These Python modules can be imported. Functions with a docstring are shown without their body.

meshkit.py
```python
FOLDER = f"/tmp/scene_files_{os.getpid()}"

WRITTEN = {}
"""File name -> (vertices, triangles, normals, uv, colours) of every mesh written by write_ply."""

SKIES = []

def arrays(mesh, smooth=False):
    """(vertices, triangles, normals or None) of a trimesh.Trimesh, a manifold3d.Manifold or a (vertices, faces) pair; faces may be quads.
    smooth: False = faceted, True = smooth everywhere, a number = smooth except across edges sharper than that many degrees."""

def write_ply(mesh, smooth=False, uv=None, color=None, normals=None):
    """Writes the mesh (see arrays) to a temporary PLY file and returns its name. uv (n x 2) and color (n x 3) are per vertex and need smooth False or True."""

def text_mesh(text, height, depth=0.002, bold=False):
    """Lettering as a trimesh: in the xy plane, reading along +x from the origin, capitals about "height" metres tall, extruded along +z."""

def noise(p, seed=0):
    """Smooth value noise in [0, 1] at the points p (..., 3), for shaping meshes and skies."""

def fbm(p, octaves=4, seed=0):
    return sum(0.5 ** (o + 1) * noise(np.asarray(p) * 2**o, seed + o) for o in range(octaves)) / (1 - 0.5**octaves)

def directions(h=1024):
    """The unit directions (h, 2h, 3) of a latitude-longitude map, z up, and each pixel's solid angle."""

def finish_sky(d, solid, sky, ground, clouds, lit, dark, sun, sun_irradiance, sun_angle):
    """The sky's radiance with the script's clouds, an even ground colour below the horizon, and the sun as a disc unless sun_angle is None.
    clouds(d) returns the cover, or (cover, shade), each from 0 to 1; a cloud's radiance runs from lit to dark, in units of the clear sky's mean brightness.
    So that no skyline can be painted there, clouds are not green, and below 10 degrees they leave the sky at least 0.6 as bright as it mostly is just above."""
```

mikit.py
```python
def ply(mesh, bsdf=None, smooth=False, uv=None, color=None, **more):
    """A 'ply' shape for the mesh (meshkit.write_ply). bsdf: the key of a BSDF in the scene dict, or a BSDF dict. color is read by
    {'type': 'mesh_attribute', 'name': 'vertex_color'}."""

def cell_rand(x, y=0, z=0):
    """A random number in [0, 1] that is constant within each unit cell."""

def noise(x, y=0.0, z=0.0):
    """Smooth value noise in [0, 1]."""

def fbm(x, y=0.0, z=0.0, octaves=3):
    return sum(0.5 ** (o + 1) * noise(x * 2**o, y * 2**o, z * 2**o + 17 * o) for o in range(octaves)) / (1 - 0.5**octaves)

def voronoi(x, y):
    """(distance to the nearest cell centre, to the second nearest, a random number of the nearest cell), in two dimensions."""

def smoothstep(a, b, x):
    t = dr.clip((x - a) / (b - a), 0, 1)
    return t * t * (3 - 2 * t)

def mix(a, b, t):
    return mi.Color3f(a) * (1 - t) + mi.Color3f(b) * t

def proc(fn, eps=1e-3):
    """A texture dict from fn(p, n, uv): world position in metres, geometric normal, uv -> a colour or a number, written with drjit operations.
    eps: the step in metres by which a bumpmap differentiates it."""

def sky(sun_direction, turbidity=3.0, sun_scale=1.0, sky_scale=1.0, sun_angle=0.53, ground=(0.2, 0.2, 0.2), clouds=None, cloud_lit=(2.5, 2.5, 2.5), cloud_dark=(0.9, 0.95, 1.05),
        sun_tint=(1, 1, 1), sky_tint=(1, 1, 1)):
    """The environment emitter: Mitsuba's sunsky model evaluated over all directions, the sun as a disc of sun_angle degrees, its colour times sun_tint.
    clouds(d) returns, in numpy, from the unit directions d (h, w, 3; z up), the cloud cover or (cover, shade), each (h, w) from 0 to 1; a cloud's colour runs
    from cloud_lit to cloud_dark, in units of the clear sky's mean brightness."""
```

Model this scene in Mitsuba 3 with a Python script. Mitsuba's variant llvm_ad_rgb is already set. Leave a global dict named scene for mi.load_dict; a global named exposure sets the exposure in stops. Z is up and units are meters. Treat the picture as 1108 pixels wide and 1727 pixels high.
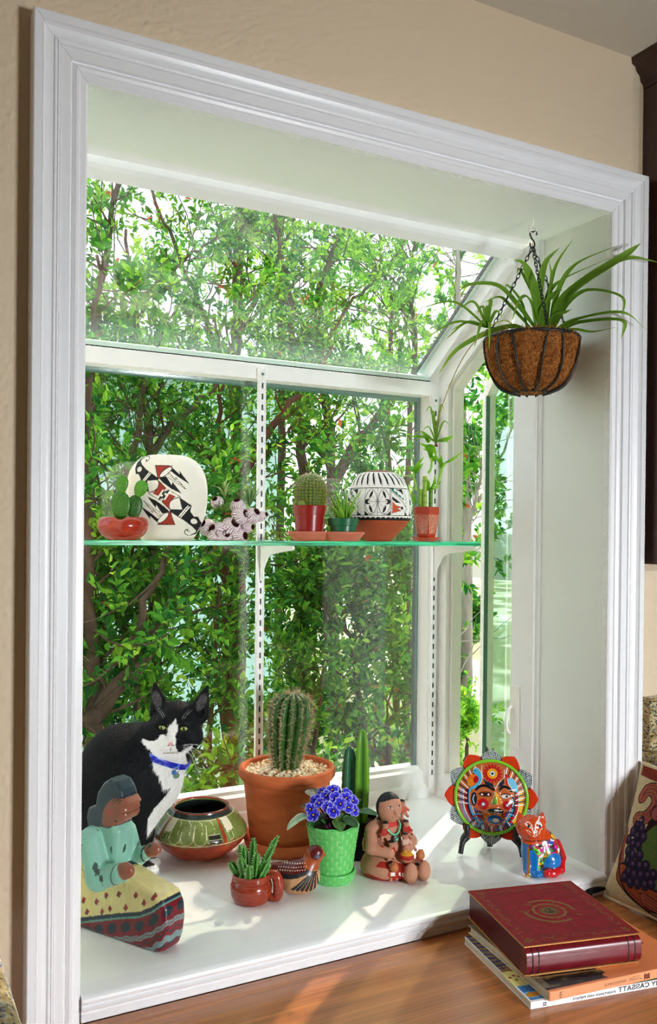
import math
import numpy as np
import trimesh
import shapely
import mitsuba as mi
import drjit as dr
import mikit
import meshkit
from shapely.geometry import Polygon, LineString, Point
from scipy.spatial.transform import Rotation

T = mi.ScalarTransform4f
scene, labels = {}, {}
W, H, D = 0.9374, 1.2, 0.533          # the window opening: width, height, depth of the bay

# ---------------------------------------------------------------- camera, sky, sun, lamp, exposure
EYE = np.array([-0.2512, -1.1763, 0.6156])
YAW, ROLL, PITCH = 0.4847, 0.0100, -0.0059
_f = np.array([math.sin(YAW) * math.cos(PITCH), math.cos(YAW) * math.cos(PITCH), math.sin(PITCH)])
_r = np.array([math.cos(YAW), -math.sin(YAW), 0.0])
_u = np.cross(_r, _f)
UP = -_r * math.sin(ROLL) + _u * math.cos(ROLL)
scene['camera'] = {
    'type': 'perspective', 'fov': 41.175, 'fov_axis': 'x', 'near_clip': 0.02, 'far_clip': 500.0,
    'principal_point_offset_x': 0.0, 'principal_point_offset_y': -0.02446,
    'to_world': T().look_at(origin=EYE.tolist(), target=(EYE + _f).tolist(), up=UP.tolist())}

SUN = (0.62, 0.50, 0.80)
def cloud_cover(d):
    n = meshkit.fbm(d * np.array([3.0, 3.0, 7.0]) + 5.0, 4, seed=3)
    return np.clip(0.72 + 0.9 * (n - 0.45), 0, 1), np.clip(1.4 * (0.5 - n), 0, 1)
scene['sky'] = mikit.sky(SUN, turbidity=4.0, sun_scale=0.40, sky_scale=1.65, sun_angle=0.53, ground=(0.30, 0.32, 0.26),
                         clouds=cloud_cover, cloud_lit=(2.1, 2.15, 2.2), cloud_dark=(1.25, 1.32, 1.4))
LAMP_POS, LAMP_R, LAMP_POWER = (1.0, -1.95, 0.50), 0.15, (1.98, 2.08, 2.13)
exposure = 2.6

# ---------------------------------------------------------------- helpers
def mat(name, color=(0.8, 0.8, 0.8), rough=0.5, spec=0.5, two=True, bump=None, bump_scale=1.0, **kw):
    if callable(color):
        bc = mikit.proc(color)
    elif color == 'vertex':
        bc = {'type': 'mesh_attribute', 'name': 'vertex_color'}
    else:
        bc = {'type': 'rgb', 'value': list(color)}
    b = {'type': 'principled', 'base_color': bc, 'roughness': mikit.proc(rough) if callable(rough) else rough, 'specular': spec, **kw}
    if bump is not None:
        b = {'type': 'bumpmap', 'arbitrary': mikit.proc(bump, eps=0.0006), 'scale': bump_scale, 'bsdf': b}
    scene[name] = {'type': 'twosided', 'bsdf': b} if two else b
    return name

def srgb(r, g, b):
    c = np.array([r, g, b]) / 255.0
    return tuple(float(x) for x in np.where(c <= 0.04045, c / 12.92, ((c + 0.055) / 1.055) ** 2.4))

def numbered(key):
    if key not in scene and key not in labels:
        return key
    i = 1
    while f'{key}_{i:03d}' in scene or f'{key}_{i:03d}' in labels:
        i += 1
    return f'{key}_{i:03d}'

def thing(name, label, cat, group=None):
    key = numbered(name)
    labels[key] = {'label': label, 'category': cat}
    if group:
        labels[key]['group'] = group
    return key

def add(parent, part, mesh, bsdf, smooth=False, label=None, kind=None, **kw):
    """One part of a thing (or a whole thing when part is None)."""
    key = parent if part is None else numbered(f'{parent}__{part}')
    if kw.get('color') is not None and bsdf not in ('leaf', 'fur'):
        kw['color'] = np.clip(kw['color'], 0, 1) ** 1.2      # deeper, more saturated paint and glaze
    scene[key] = mikit.ply(mesh, bsdf, smooth=smooth, **kw)
    if label or kind:
        labels.setdefault(key, {})
        if label:
            labels[key]['label'] = label
        if kind:
            labels[key]['kind'] = kind
    return key

def struct(name, mesh=None, bsdf=None, label=None, smooth=False, **kw):
    labels[name] = {'kind': 'structure'}
    if label:
        labels[name]['label'] = label
    if mesh is not None:
        scene[name] = mikit.ply(mesh, bsdf, smooth=smooth, **kw)
    return name

def box(x0, x1, y0, y1, z0, z1, bevel=0.0):
    if bevel <= 0:
        m = trimesh.creation.box(extents=(x1 - x0, y1 - y0, z1 - z0))
        m.apply_translation(((x0 + x1) / 2, (y0 + y1) / 2, (z0 + z1) / 2))
        return m
    b, p = bevel, []
    for x, sx in ((x0, 1), (x1, -1)):
        for y, sy in ((y0, 1), (y1, -1)):
            for z, sz in ((z0, 1), (z1, -1)):
                p += [(x + sx * b, y + sy * b, z), (x + sx * b, y, z + sz * b), (x, y + sy * b, z + sz * b)]
    return trimesh.convex.convex_hull(np.array(p))

def cat(*ms):
    ms = [m for m in ms if m is not None]
    return trimesh.util.concatenate([m if isinstance(m, trimesh.Trimesh) else trimesh.Trimesh(*m, process=False) for m in ms])

def extr(pts, a, b, axis, holes=None):
    """A polygon extruded from a to b along axis. axis x: pts are (y, z); y: (x, z); z: (x, y)."""
    m = trimesh.creation.extrude_polygon(Polygon(pts, holes or []), b - a, engine='earcut')
    v = m.vertices.copy()
    if axis == 'x':
        w = np.stack([v[:, 2] + a, v[:, 0], v[:, 1]], 1)
    elif axis == 'y':
        w = np.stack([v[:, 0], v[:, 2] + a, v[:, 1]], 1)
    else:
        w = np.stack([v[:, 0], v[:, 1], v[:, 2] + a], 1)
    m = trimesh.Trimesh(w, m.faces, process=False)
    if axis == 'y':
        m.invert()
    return m

def lathe(profile, n=64, uv=False):
    """Revolve (r, z) points about z. Open ends with r = 0 close themselves."""
    p = np.asarray(profile, float)
    k = n + 1 if uv else n
    a = np.arange(k) * 2 * np.pi / n
    v = np.stack([p[:, None, 0] * np.cos(a), p[:, None, 0] * np.sin(a), np.broadcast_to(p[:, None, 1], (len(p), k))], -1).reshape(-1, 3)
    i, j = np.meshgrid(np.arange(len(p) - 1), np.arange(n), indexing='ij')
    j2 = j + 1 if uv else (j + 1) % n
    f = np.stack([i * k + j, i * k + j2, (i + 1) * k + j2, (i + 1) * k + j], -1).reshape(-1, 4)
    return v, np.vstack([f[:, [0, 1, 2]], f[:, [0, 2, 3]]])

def smooth_line(pts, n):
    """Catmull-Rom through the points (any dimension), n samples."""
    p = np.asarray(pts, float)
    p = np.vstack([2 * p[0] - p[1], p, 2 * p[-1] - p[-2]])
    t = np.linspace(0, len(p) - 3 - 1e-9, n)
    i = t.astype(int)
    u = (t - i)[:, None]
    a, b, c, d = p[i], p[i + 1], p[i + 2], p[i + 3]
    return 0.5 * (2 * b + (c - a) * u + (2 * a - 5 * b + 4 * c - d) * u ** 2 + (3 * b - a - 3 * c + d) * u ** 3)

def frames(p):
    t = np.gradient(p, axis=0)
    t /= np.linalg.norm(t, axis=1, keepdims=True) + 1e-12
    ref = np.array([0, 0, 1.0]) if abs(t[0, 2]) < 0.9 else np.array([1.0, 0, 0])
    a = np.cross(t[0], ref)
    A = []
    for k in range(len(p)):
        a = a - t[k] * (a @ t[k])
        a /= np.linalg.norm(a) + 1e-12
        A.append(a)
    A = np.array(A)
    return t, A, np.cross(t, A)

def tube(pts, radii, sides=8, caps=True, closed=False):
    p = np.asarray(pts, float)
    r = np.broadcast_to(np.asarray(radii, float), (len(p),))
    t, a, b = frames(p)
    if closed:
        t, a, b = frames(np.vstack([p, p[:1]]))
        a, b = a[:-1], b[:-1]
    g = np.arange(sides) * 2 * np.pi / sides
    v = p[:, None] + r[:, None, None] * (np.cos(g)[None, :, None] * a[:, None] + np.sin(g)[None, :, None] * b[:, None])
    n = len(p)
    i, j = np.meshgrid(np.arange(n if closed else n - 1), np.arange(sides), indexing='ij')
    i2, j2 = (i + 1) % n, (j + 1) % sides
    q = np.stack([i * sides + j, i * sides + j2, i2 * sides + j2, i2 * sides + j], -1).reshape(-1, 4)
    v = v.reshape(-1, 3)
    f = np.vstack([q[:, [0, 1, 2]], q[:, [0, 2, 3]]])
    if caps and not closed:
        m = len(v)
        v = np.vstack([v, p[:1], p[-1:]])
        k = np.arange(sides)
        k2 = (k + 1) % sides
        f = np.vstack([f, np.stack([k2, k, np.full(sides, m)], 1), np.stack([(n - 1) * sides + k, (n - 1) * sides + k2, np.full(sides, m + 1)], 1)])
    return trimesh.Trimesh(v, f, process=False)

def move(m, t=(0, 0, 0), rot=None, s=1.0):
    """A copy of the mesh (trimesh or (v, f)) scaled, turned (xyz euler degrees) and moved."""
    v, f = (m.vertices, m.faces) if isinstance(m, trimesh.Trimesh) else m
    v = np.asarray(v, float) * s
    if rot is not None:
        v = Rotation.from_euler('xyz', rot, degrees=True).apply(v)
    return trimesh.Trimesh(v + np.asarray(t, float), f, process=False)

def grid_mesh(nu, nv):
    u, v = np.meshgrid(np.linspace(0, 1, nu), np.linspace(0, 1, nv), indexing='ij')
    i, j = np.meshgrid(np.arange(nu - 1), np.arange(nv - 1), indexing='ij')
    q = np.stack([i * nv + j, (i + 1) * nv + j, (i + 1) * nv + j + 1, i * nv + j + 1], -1).reshape(-1, 4)
    return u.ravel(), v.ravel(), np.vstack([q[:, [0, 1, 2]], q[:, [0, 2, 3]]])

# -- implicit modelling: signed distances, smooth union, surface nets
def sd_cap(p, a, b, ra, rb=None):
    a, b = np.asarray(a, float), np.asarray(b, float)
    rb = ra if rb is None else rb
    d = b - a
    h = np.clip(((p - a) @ d) / max(d @ d, 1e-12), 0, 1)
    return np.linalg.norm(p - a - h[..., None] * d, axis=-1) - (ra + (rb - ra) * h)

def sd_ell(p, c, r, rot=None):
    q = p - np.asarray(c, float)
    if rot is not None:
        q = Rotation.from_euler('xyz', rot, degrees=True).inv().apply(q.reshape(-1, 3)).reshape(p.shape)
    r = np.asarray(r, float)
    k0 = np.linalg.norm(q / r, axis=-1)
    k1 = np.linalg.norm(q / (r * r), axis=-1)
    return k0 * (k0 - 1) / np.maximum(k1, 1e-9)

def sd_box(p, c, h, r=0.0, rot=None):
    q = p - np.asarray(c, float)
    if rot is not None:
        q = Rotation.from_euler('xyz', rot, degrees=True).inv().apply(q.reshape(-1, 3)).reshape(p.shape)
    q = np.abs(q) - (np.asarray(h, float) - r)
    return np.linalg.norm(np.maximum(q, 0), axis=-1) + np.minimum(q.max(-1), 0) - r

def smin(a, b, k):
    h = np.clip(0.5 + 0.5 * (b - a) / k, 0, 1)
    return b + (a - b) * h - k * h * (1 - h)

def smax(a, b, k):
    return -smin(-a, -b, k)

def surface(fn, lo, hi, step):
    """Surface nets of fn < 0 over the box; a smooth closed trimesh."""
    lo, hi = np.asarray(lo, float), np.asarray(hi, float)
    n = np.ceil((hi - lo) / step).astype(int) + 1
    ax = [lo[k] + step * np.arange(n[k]) for k in range(3)]
    s = np.empty(tuple(n))
    for i0 in range(0, n[0], 24):
        g = np.stack(np.meshgrid(ax[0][i0:i0 + 24], ax[1], ax[2], indexing='ij'), -1)
        s[i0:i0 + 24] = fn(g)
    ins = s < 0
    c = [s[i:n[0] - 1 + i, j:n[1] - 1 + j, k:n[2] - 1 + k] for i in (0, 1) for j in (0, 1) for k in (0, 1)]
    cnt = sum((x < 0).astype(int) for x in c)
    act = (cnt > 0) & (cnt < 8)
    idx = np.full(act.shape, -1)
    idx[act] = np.arange(act.sum())
    base = np.argwhere(act).astype(float)
    acc, m = np.zeros_like(base), np.zeros(len(base))
    off = [(i, j, k) for i in (0, 1) for j in (0, 1) for k in (0, 1)]
    cv = [x[act] for x in c]
    for a in range(8):
        for b in range(a + 1, 8):
            dlt = np.array(off[b]) - np.array(off[a])
            if np.abs(dlt).sum() != 1:
                continue
            x = (cv[a] < 0) != (cv[b] < 0)
            t = np.where(x, cv[a] / np.where(cv[a] == cv[b], 1, cv[a] - cv[b]), 0)
            acc += x[:, None] * (np.array(off[a]) + t[:, None] * dlt)
            m += x
    v = lo + step * (base + acc / m[:, None])
    F = []
    for axis in range(3):
        a, b = [k for k in range(3) if k != axis]
        sl0 = [slice(1, -1)] * 3
        sl0[axis] = slice(0, n[axis] - 1)
        sl1 = list(sl0)
        sl1[axis] = slice(1, n[axis])
        p, q = ins[tuple(sl0)], ins[tuple(sl1)]
        for flip in (0, 1):
            e = np.argwhere((p & ~q) if flip == 0 else (~p & q))
            if not len(e):
                continue
            e = e + np.array([0 if k == axis else 1 for k in range(3)])
            da, db = np.eye(3, dtype=int)[a], np.eye(3, dtype=int)[b]
            g = lambda o: idx[tuple((e - o).T)]
            quad = np.stack([g(da + db), g(db), g(0 * da), g(da)], 1)
            if (axis == 1) != (flip == 1):
                quad = quad[:, ::-1]
            F.append(quad)
    F = np.vstack(F)
    return trimesh.Trimesh(v, np.vstack([F[:, [0, 1, 2]], F[:, [0, 2, 3]]]), process=False)

class Paint:
    """Flat designs painted on a surface: colours per vertex, laid out in the surface's own two coordinates (metres)."""
    def __init__(self, x, y, base):
        self.x, self.y = np.asarray(x, float), np.asarray(y, float)
        self.c = np.tile(np.asarray(base, float), (len(self.x), 1))
    def mask(self, m, col):
        self.c[m] = col
        return self
    def shape(self, g, col, where=None):
        if g.is_empty:
            return self
        shapely.prepare(g)
        m = shapely.contains_xy(g, self.x, self.y)
        if where is not None:
            m &= where
        self.c[m] = col
        return self
    def poly(self, pts, col, where=None):
        return self.shape(Polygon(pts).buffer(0), col, where)
    def line(self, pts, w, col, where=None):
        return self.shape(LineString(pts).buffer(w / 2), col, where)
    def disc(self, x, y, r, col, where=None):
        m = (self.x - x) ** 2 + (self.y - y) ** 2 < r * r
        if where is not None:
            m &= where
        self.c[m] = col
        return self

rng = np.random.default_rng(11)
noise, fbm, smoothstep, mix = mikit.noise, mikit.fbm, mikit.smoothstep, mikit.mix
# ---------------------------------------------------------------- materials of the setting
def orange_peel(p, n, uv):
    return fbm(p.x * 170, p.y * 170, p.z * 170, 2)
mat('wall_paint', srgb(222, 202, 174), 0.75, 0.25, bump=orange_peel, bump_scale=0.0016)
mat('ceiling_paint', srgb(205, 198, 184), 0.85, 0.2, bump=orange_peel, bump_scale=0.0022)
mat('white_trim', srgb(236, 236, 238), 0.33, 0.45)
mat('white_frame', srgb(238, 240, 238), 0.30, 0.5)
mat('white_liner', srgb(232, 238, 230), 0.36, 0.45)  # faint green tint stands in for light off the foliage
mat('white_sill', srgb(240, 242, 241), 0.10, 0.5, clearcoat=0.6, clearcoat_gloss=0.95)
mat('gasket_dark', (0.012, 0.02, 0.018), 0.5)
mat('spacer_teal', srgb(70, 116, 102), 0.25, 0.6)
mat('light_teal', srgb(196, 220, 208), 0.3, 0.5)
mat('crack_dark', (0.05, 0.04, 0.035), 0.9)
mat('latch_white', srgb(238, 236, 230), 0.25, 0.5)
scene['pane_glass'] = {'type': 'thindielectric', 'int_ior': 1.5}
scene['tinted_glass'] = {'type': 'thindielectric', 'int_ior': 1.5, 'specular_transmittance': {'type': 'rgb', 'value': [0.70, 0.86, 0.78]}}
scene['shelf_glass'] = {'type': 'thindielectric', 'int_ior': 1.35, 'specular_transmittance': {'type': 'rgb', 'value': [0.9, 0.98, 0.94]}}
def shelf_edge_col(p, n, uv):
    t = fbm(p.x * 18, p.z * 400, p.y * 10, 3)
    return mix((0.012, 0.26, 0.10), (0.09, 0.74, 0.36), smoothstep(0.35, 0.62, t))  # light carried through the glass is painted in as bright green
mat('shelf_edge', shelf_edge_col, 0.25, 0.25)

def wood_col(p, n, uv):
    s = p.y * 1.0 + 0.02 * fbm(p.x * 2.2, p.y * 7, 1.0, 3)
    ring = 0.5 + 0.5 * dr.sin(2 * dr.pi * (s * 26 + 2.2 * fbm(p.x * 1.3, p.y * 9, 0.0, 3)))
    fib = fbm(p.x * 9, p.y * 420, p.z * 60, 3)
    blotch = fbm(p.x * 5, p.y * 8, 3.0, 3)
    c = mix((0.30, 0.088, 0.024), (0.50, 0.190, 0.052), 0.30 + 0.30 * ring + 0.7 * (blotch - 0.5))
    return c * (0.66 + 0.62 * fib)
mat('cherry_desk', wood_col, 0.24, 0.5, clearcoat=0.4, clearcoat_gloss=0.85)
def dark_wood_col(p, n, uv):
    return mix((0.020, 0.006, 0.004), (0.055, 0.016, 0.008), fbm(p.x * 120, p.y * 120, p.z * 5, 3))
mat('dark_cherry', dark_wood_col, 0.3, 0.5)
def granite_col(p, n, uv):
    a = fbm(p.x * 90, p.y * 90, p.z * 90, 3)
    b = noise(p.x * 260, p.y * 260, p.z * 260)
    g = noise(p.x * 330 + 9, p.y * 330, p.z * 330)
    c = mix(srgb(150, 128, 84), srgb(188, 172, 130), smoothstep(0.35, 0.62, a))
    c = mix(c, srgb(92, 104, 98), smoothstep(0.62, 0.72, b))
    return mix(c, srgb(34, 32, 30), smoothstep(0.66, 0.74, g))
mat('granite', granite_col, 0.15, 0.5)
mat('floor_wood', srgb(120, 82, 52), 0.4)

# ---------------------------------------------------------------- the room
FLOOR, CEIL = -0.78, 1.497
bw = trimesh.creation.extrude_polygon(Polygon([(-2.5, FLOOR - 0.3), (2.6, FLOOR - 0.3), (2.6, CEIL + 0.3), (-2.5, CEIL + 0.3)],
     [[(-0.02, -0.04), (W + 0.02, -0.04), (W + 0.02, H + 0.02), (-0.02, H + 0.02)]]), 0.178, engine='earcut')
v = bw.vertices
bw = trimesh.Trimesh(np.stack([v[:, 0], v[:, 2], v[:, 1]], 1), bw.faces, process=False)
bw.invert()
struct('wall_back', bw, 'wall_paint', label='beige orange-peel textured wall around the window')
struct('ceiling', box(-2.5, 2.6, -4.2, 0.0, CEIL, CEIL + 0.1), 'ceiling_paint', label='stippled ceiling above the window wall')
struct('floor', box(-2.5, 2.6, -4.2, 0.0, FLOOR - 0.1, FLOOR), 'floor_wood')
struct('wall_left', box(-2.6, -2.5, -4.2, 0.0, FLOOR, CEIL), 'wall_paint')
struct('wall_right', box(2.6, 2.7, -4.2, 0.0, FLOOR, CEIL), 'wall_paint')
rw = box(-2.6, 2.7, -4.3, -4.2, FLOOR, CEIL)
struct('wall_rear', rw, 'wall_paint')

# casing: one moulded board per side, mitred; u from the inner edge, d towards the room
CASE = [(0, -0.004), (0, .009), (.0025, .0115), (.010, .0125), (.0115, .0150), (.0155, .0165), (.0195, .0150), (.0210, .0125), (.0225, .0125),
        (.0232, .0185), (.0360, .0190), (.0366, .0178), (.0375, .0215), (.0395, .0222), (.0408, .0205), (.0420, .0222), (.0440, .0222), (.0452, .0200),
        (.0468, .0196), (.0510, .0200), (.0560, .0225), (.0588, .0262), (.0594, .0250), (.0600, .0285), (.0700, .0290), (.0713, .0278), (.0713, 0)]
def casing(p0, p1, d0, d1):
    """p0, p1: inner corners (x, z); d0, d1: the direction in which the profile moves outwards at each end."""
    v = []
    for p, d in ((p0, d0), (p1, d1)):
        v.append([(p[0] + u * d[0], -t, p[1] + u * d[1]) for u, t in CASE])
    n = len(CASE)
    v = np.array(v).reshape(-1, 3)
    f = []
    for i in range(n):
        j = (i + 1) % n
        f += [[i, j, n + j], [i, n + j, n + i]]
    prof = Polygon(CASE)
    ev, ef = trimesh.creation.triangulate_polygon(prof, engine='earcut')
    f = np.array(f)
    f = np.vstack([f, ef[:, ::-1], ef + n]) if len(ev) == n else f
    m = trimesh.Trimesh(v, f, process=False)
    trimesh.repair.fix_normals(m)
    return m
g = 0.0004
struct('trim_1', casing((0, -0.5), (0, H), (-1, 0), (-1, 1)), 'white_trim', label='white moulded casing board left of the window', smooth=25)
struct('trim_2', casing((g, H), (W - g, H), (-1, 1), (1, 1)), 'white_trim', label='white moulded casing board above the window', smooth=25)
struct('trim_3', casing((W, H), (W, -0.034), (1, 1), (1, 0)), 'white_trim', label='white moulded casing board right of the window', smooth=25)
NOSE = [(.02, -.034), (-.014, -.034), (-.0145, -.0235), (-.012, -.0225), (-.0135, -.0205), (-.0175, -.0185), (-.0185, -.0155), (-.0165, -.0130),
        (-.0145, -.0118), (-.0168, -.0095), (-.0178, -.0060), (-.0165, -.0025), (-.0120, -.0003), (-.006, 0.0001), (.02, 0.0001)]
struct('trim_4', extr(NOSE, 0.001, W - 0.001, 'x'), 'white_trim', label='white moulded front edge of the window sill', smooth=25)

# ---------------------------------------------------------------- the garden window
win = 'window_1'
struct(win, label='white garden window bay with a sloped glass roof and glass sides')
add(win, 'sill', box(-0.018, W + 0.018, 0.019, D + 0.03, -0.034, 0.0), 'white_sill', label='glossy white sill board')
add(win, 'jamb', box(-0.019, 0.0, -0.008, 0.178, 0.0, H), 'white_liner')
add(win, 'jamb', box(W, W + 0.019, -0.008, 0.178, 0.0, H), 'white_liner')
add(win, 'soffit', box(-0.019, W + 0.019, -0.008, 0.178, H, H + 0.019), 'white_liner')
# head of the frame, a recessed strip then the bar above the sloped pane
add(win, 'head_strip', box(0, W, 0.178, 0.216, H + 0.004, H + 0.03), 'white_frame')
SL = (0.982 - 1.191) / (0.551 - 0.249)                       # the slope of the glass roof
add(win, 'head_bar', extr([(0.216, 1.192), (0.222, 1.186), (0.245, 1.1775), (0.264, 1.199), (0.264, 1.24), (0.216, 1.24)], 0, W, 'x'), 'white_frame')
def roof_z(y):
    return 1.191 + SL * (y - 0.249)
XL, XR = 0.036, W - 0.036
def slab(y0, y1, x0, x1, up0, up1):
    return extr([(y0, roof_z(y0) + up0), (y1, roof_z(y1) + up0), (y1, roof_z(y1) + up1), (y0, roof_z(y0) + up1)], x0, x1, 'x')
add(win, 'roof_pane', slab(0.255, 0.553, XL - 0.006, XR + 0.006, 0.004, 0.010), 'pane_glass', label='sloped clear glass pane')
for x0, x1 in ((0.0, XL), (XR, W)):
    add(win, 'roof_stile', slab(0.240, 0.560, x0, x1, -0.030, 0.016), 'white_frame')
for x0, x1 in ((XL, XL + 0.011), (XR - 0.011, XR)):
    add(win, 'roof_spacer', slab(0.252, 0.552, x0, x1, 0.0105, 0.018), 'light_teal', label='pale green glazing strip')
for x0, x1 in ((XL + 0.011, XL + 0.0145), (XR - 0.0145, XR - 0.011)):
    add(win, 'roof_gasket', slab(0.252, 0.552, x0, x1, 0.0108, 0.019), 'gasket_dark', label='dark glazing gasket')
add(win, 'transom', extr([(0.513, 0.934), (0.58, 0.934), (0.58, 0.966), (0.513, 0.966)], 0, W, 'x'), 'white_frame', label='white cross rail between front and roof glass')
add(win, 'transom_gasket', box(XL - 0.03, XR, 0.5135, 0.56, 0.966, 0.9685), 'gasket_dark', label='dark gasket line')
add(win, 'transom_lip', extr([(0.515, 0.9685), (0.57, 0.9685), (0.57, 0.972), (0.545, 0.983), (0.538, 0.984), (0.518, 0.978)], XL - 0.03, XR, 'x'), 'light_teal', label='pale green lip under the roof glass')
add(win, 'transom_screw', move(trimesh.creation.icosphere(2, 0.0026), (0.255, 0.523, 0.9815)), 'spacer_teal')
add(win, 'bottom_rail', extr([(0.513, 0), (0.58, 0), (0.58, 0.066), (0.545, 0.066), (0.541, 0.060), (0.524, 0.058), (0.522, 0.030), (0.513, 0.027)], 0, W, 'x'), 'white_frame')
for x0, x1 in ((0.0, XL), (XR, W)):
    add(win, 'front_stile', box(x0, x1, 0.513, 0.58, 0.0, 0.934), 'white_frame')
add(win, 'front_pane', box(XL - 0.004, XR + 0.004, 0.548, 0.554, 0.060, 0.934), 'pane_glass', label='large clear front glass pane')
for m in (box(XL, XL + 0.010, 0.5545, 0.562, 0.066, 0.934), box(XR - 0.009, XR, 0.5545, 0.562, 0.066, 0.934), box(XL + 0.010, XR - 0.009, 0.5545, 0.562, 0.924, 0.934)):
    add(win, 'spacer', m, 'spacer_teal', label='green edge strip of the double glazing')
for m in (box(XL + 0.010, XL + 0.0122, 0.5545, 0.563, 0.066, 0.924), box(XR - 0.0112, XR - 0.009, 0.5545, 0.563, 0.066, 0.924)):
    add(win, 'spacer_gasket', m, 'gasket_dark')
# the two glazed sides: pentagons under the roof slope
def side_frame(x0, x1, shrink=0.0):
    outer = [(0.178, 0.0), (0.513, 0.0), (0.513, roof_z(0.513) - 0.03), (0.240, roof_z(0.240) - 0.03), (0.240, 1.19), (0.178, 1.204)]
    s = shrink
    inner = [(0.252 - s, 0.070 - s), (0.467 + s, 0.070 - s), (0.467 + s, 0.947 + s), (0.252 - s, 1.0955 + s)]
    return extr(outer, x0, x1, 'x', [inner])
for side, x0, x1, xs in ((0, 0.0, 0.012, 0.030), (1, W - 0.012, W, W - 0.030)):
    add(win, 'side_frame', side_frame(x0, x1, 0.008), 'white_frame', label='white pentagonal frame of a glazed side')
    a, b = (x1, x1 + 0.024) if side == 0 else (x0 - 0.0, x0 + 0.0)
o = extr([(0.178, 0.0), (0.513, 0.0), (0.513, roof_z(0.513) - 0.03), (0.240, roof_z(0.240) - 0.03), (0.240, 1.19), (0.178, 1.204)], W, W + 0.026, 'x',
         [[(0.252, 0.070), (0.467, 0.070), (0.467, 0.947), (0.252, 1.0955)]])
add(win, 'side_stop', o, 'white_frame')
add(win, 'side_stop', move(o, (-W - 0.026, 0, 0)), 'white_frame')
# narrow vertical mouldings between jamb and side frame
for x0, x1 in ((-0.001, 0.006), (W - 0.006, W + 0.001)):
    for ya, yb in ((0.170, 0.186), (0.193, 0.1975)):
        add(win, 'side_bead', box(x0, x1, ya, yb, 0.0, 1.2, 0.0012), 'white_frame')
add(win, 'side_bead', box(W - 0.004, W, 0.2235, 0.226, 0.07, 1.0), 'white_frame')
add(win, 'side_pane', box(-0.020, -0.014, 0.250, 0.469, 0.066, 1.0), 'pane_glass', label='clear glass pane of the left side')
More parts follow.
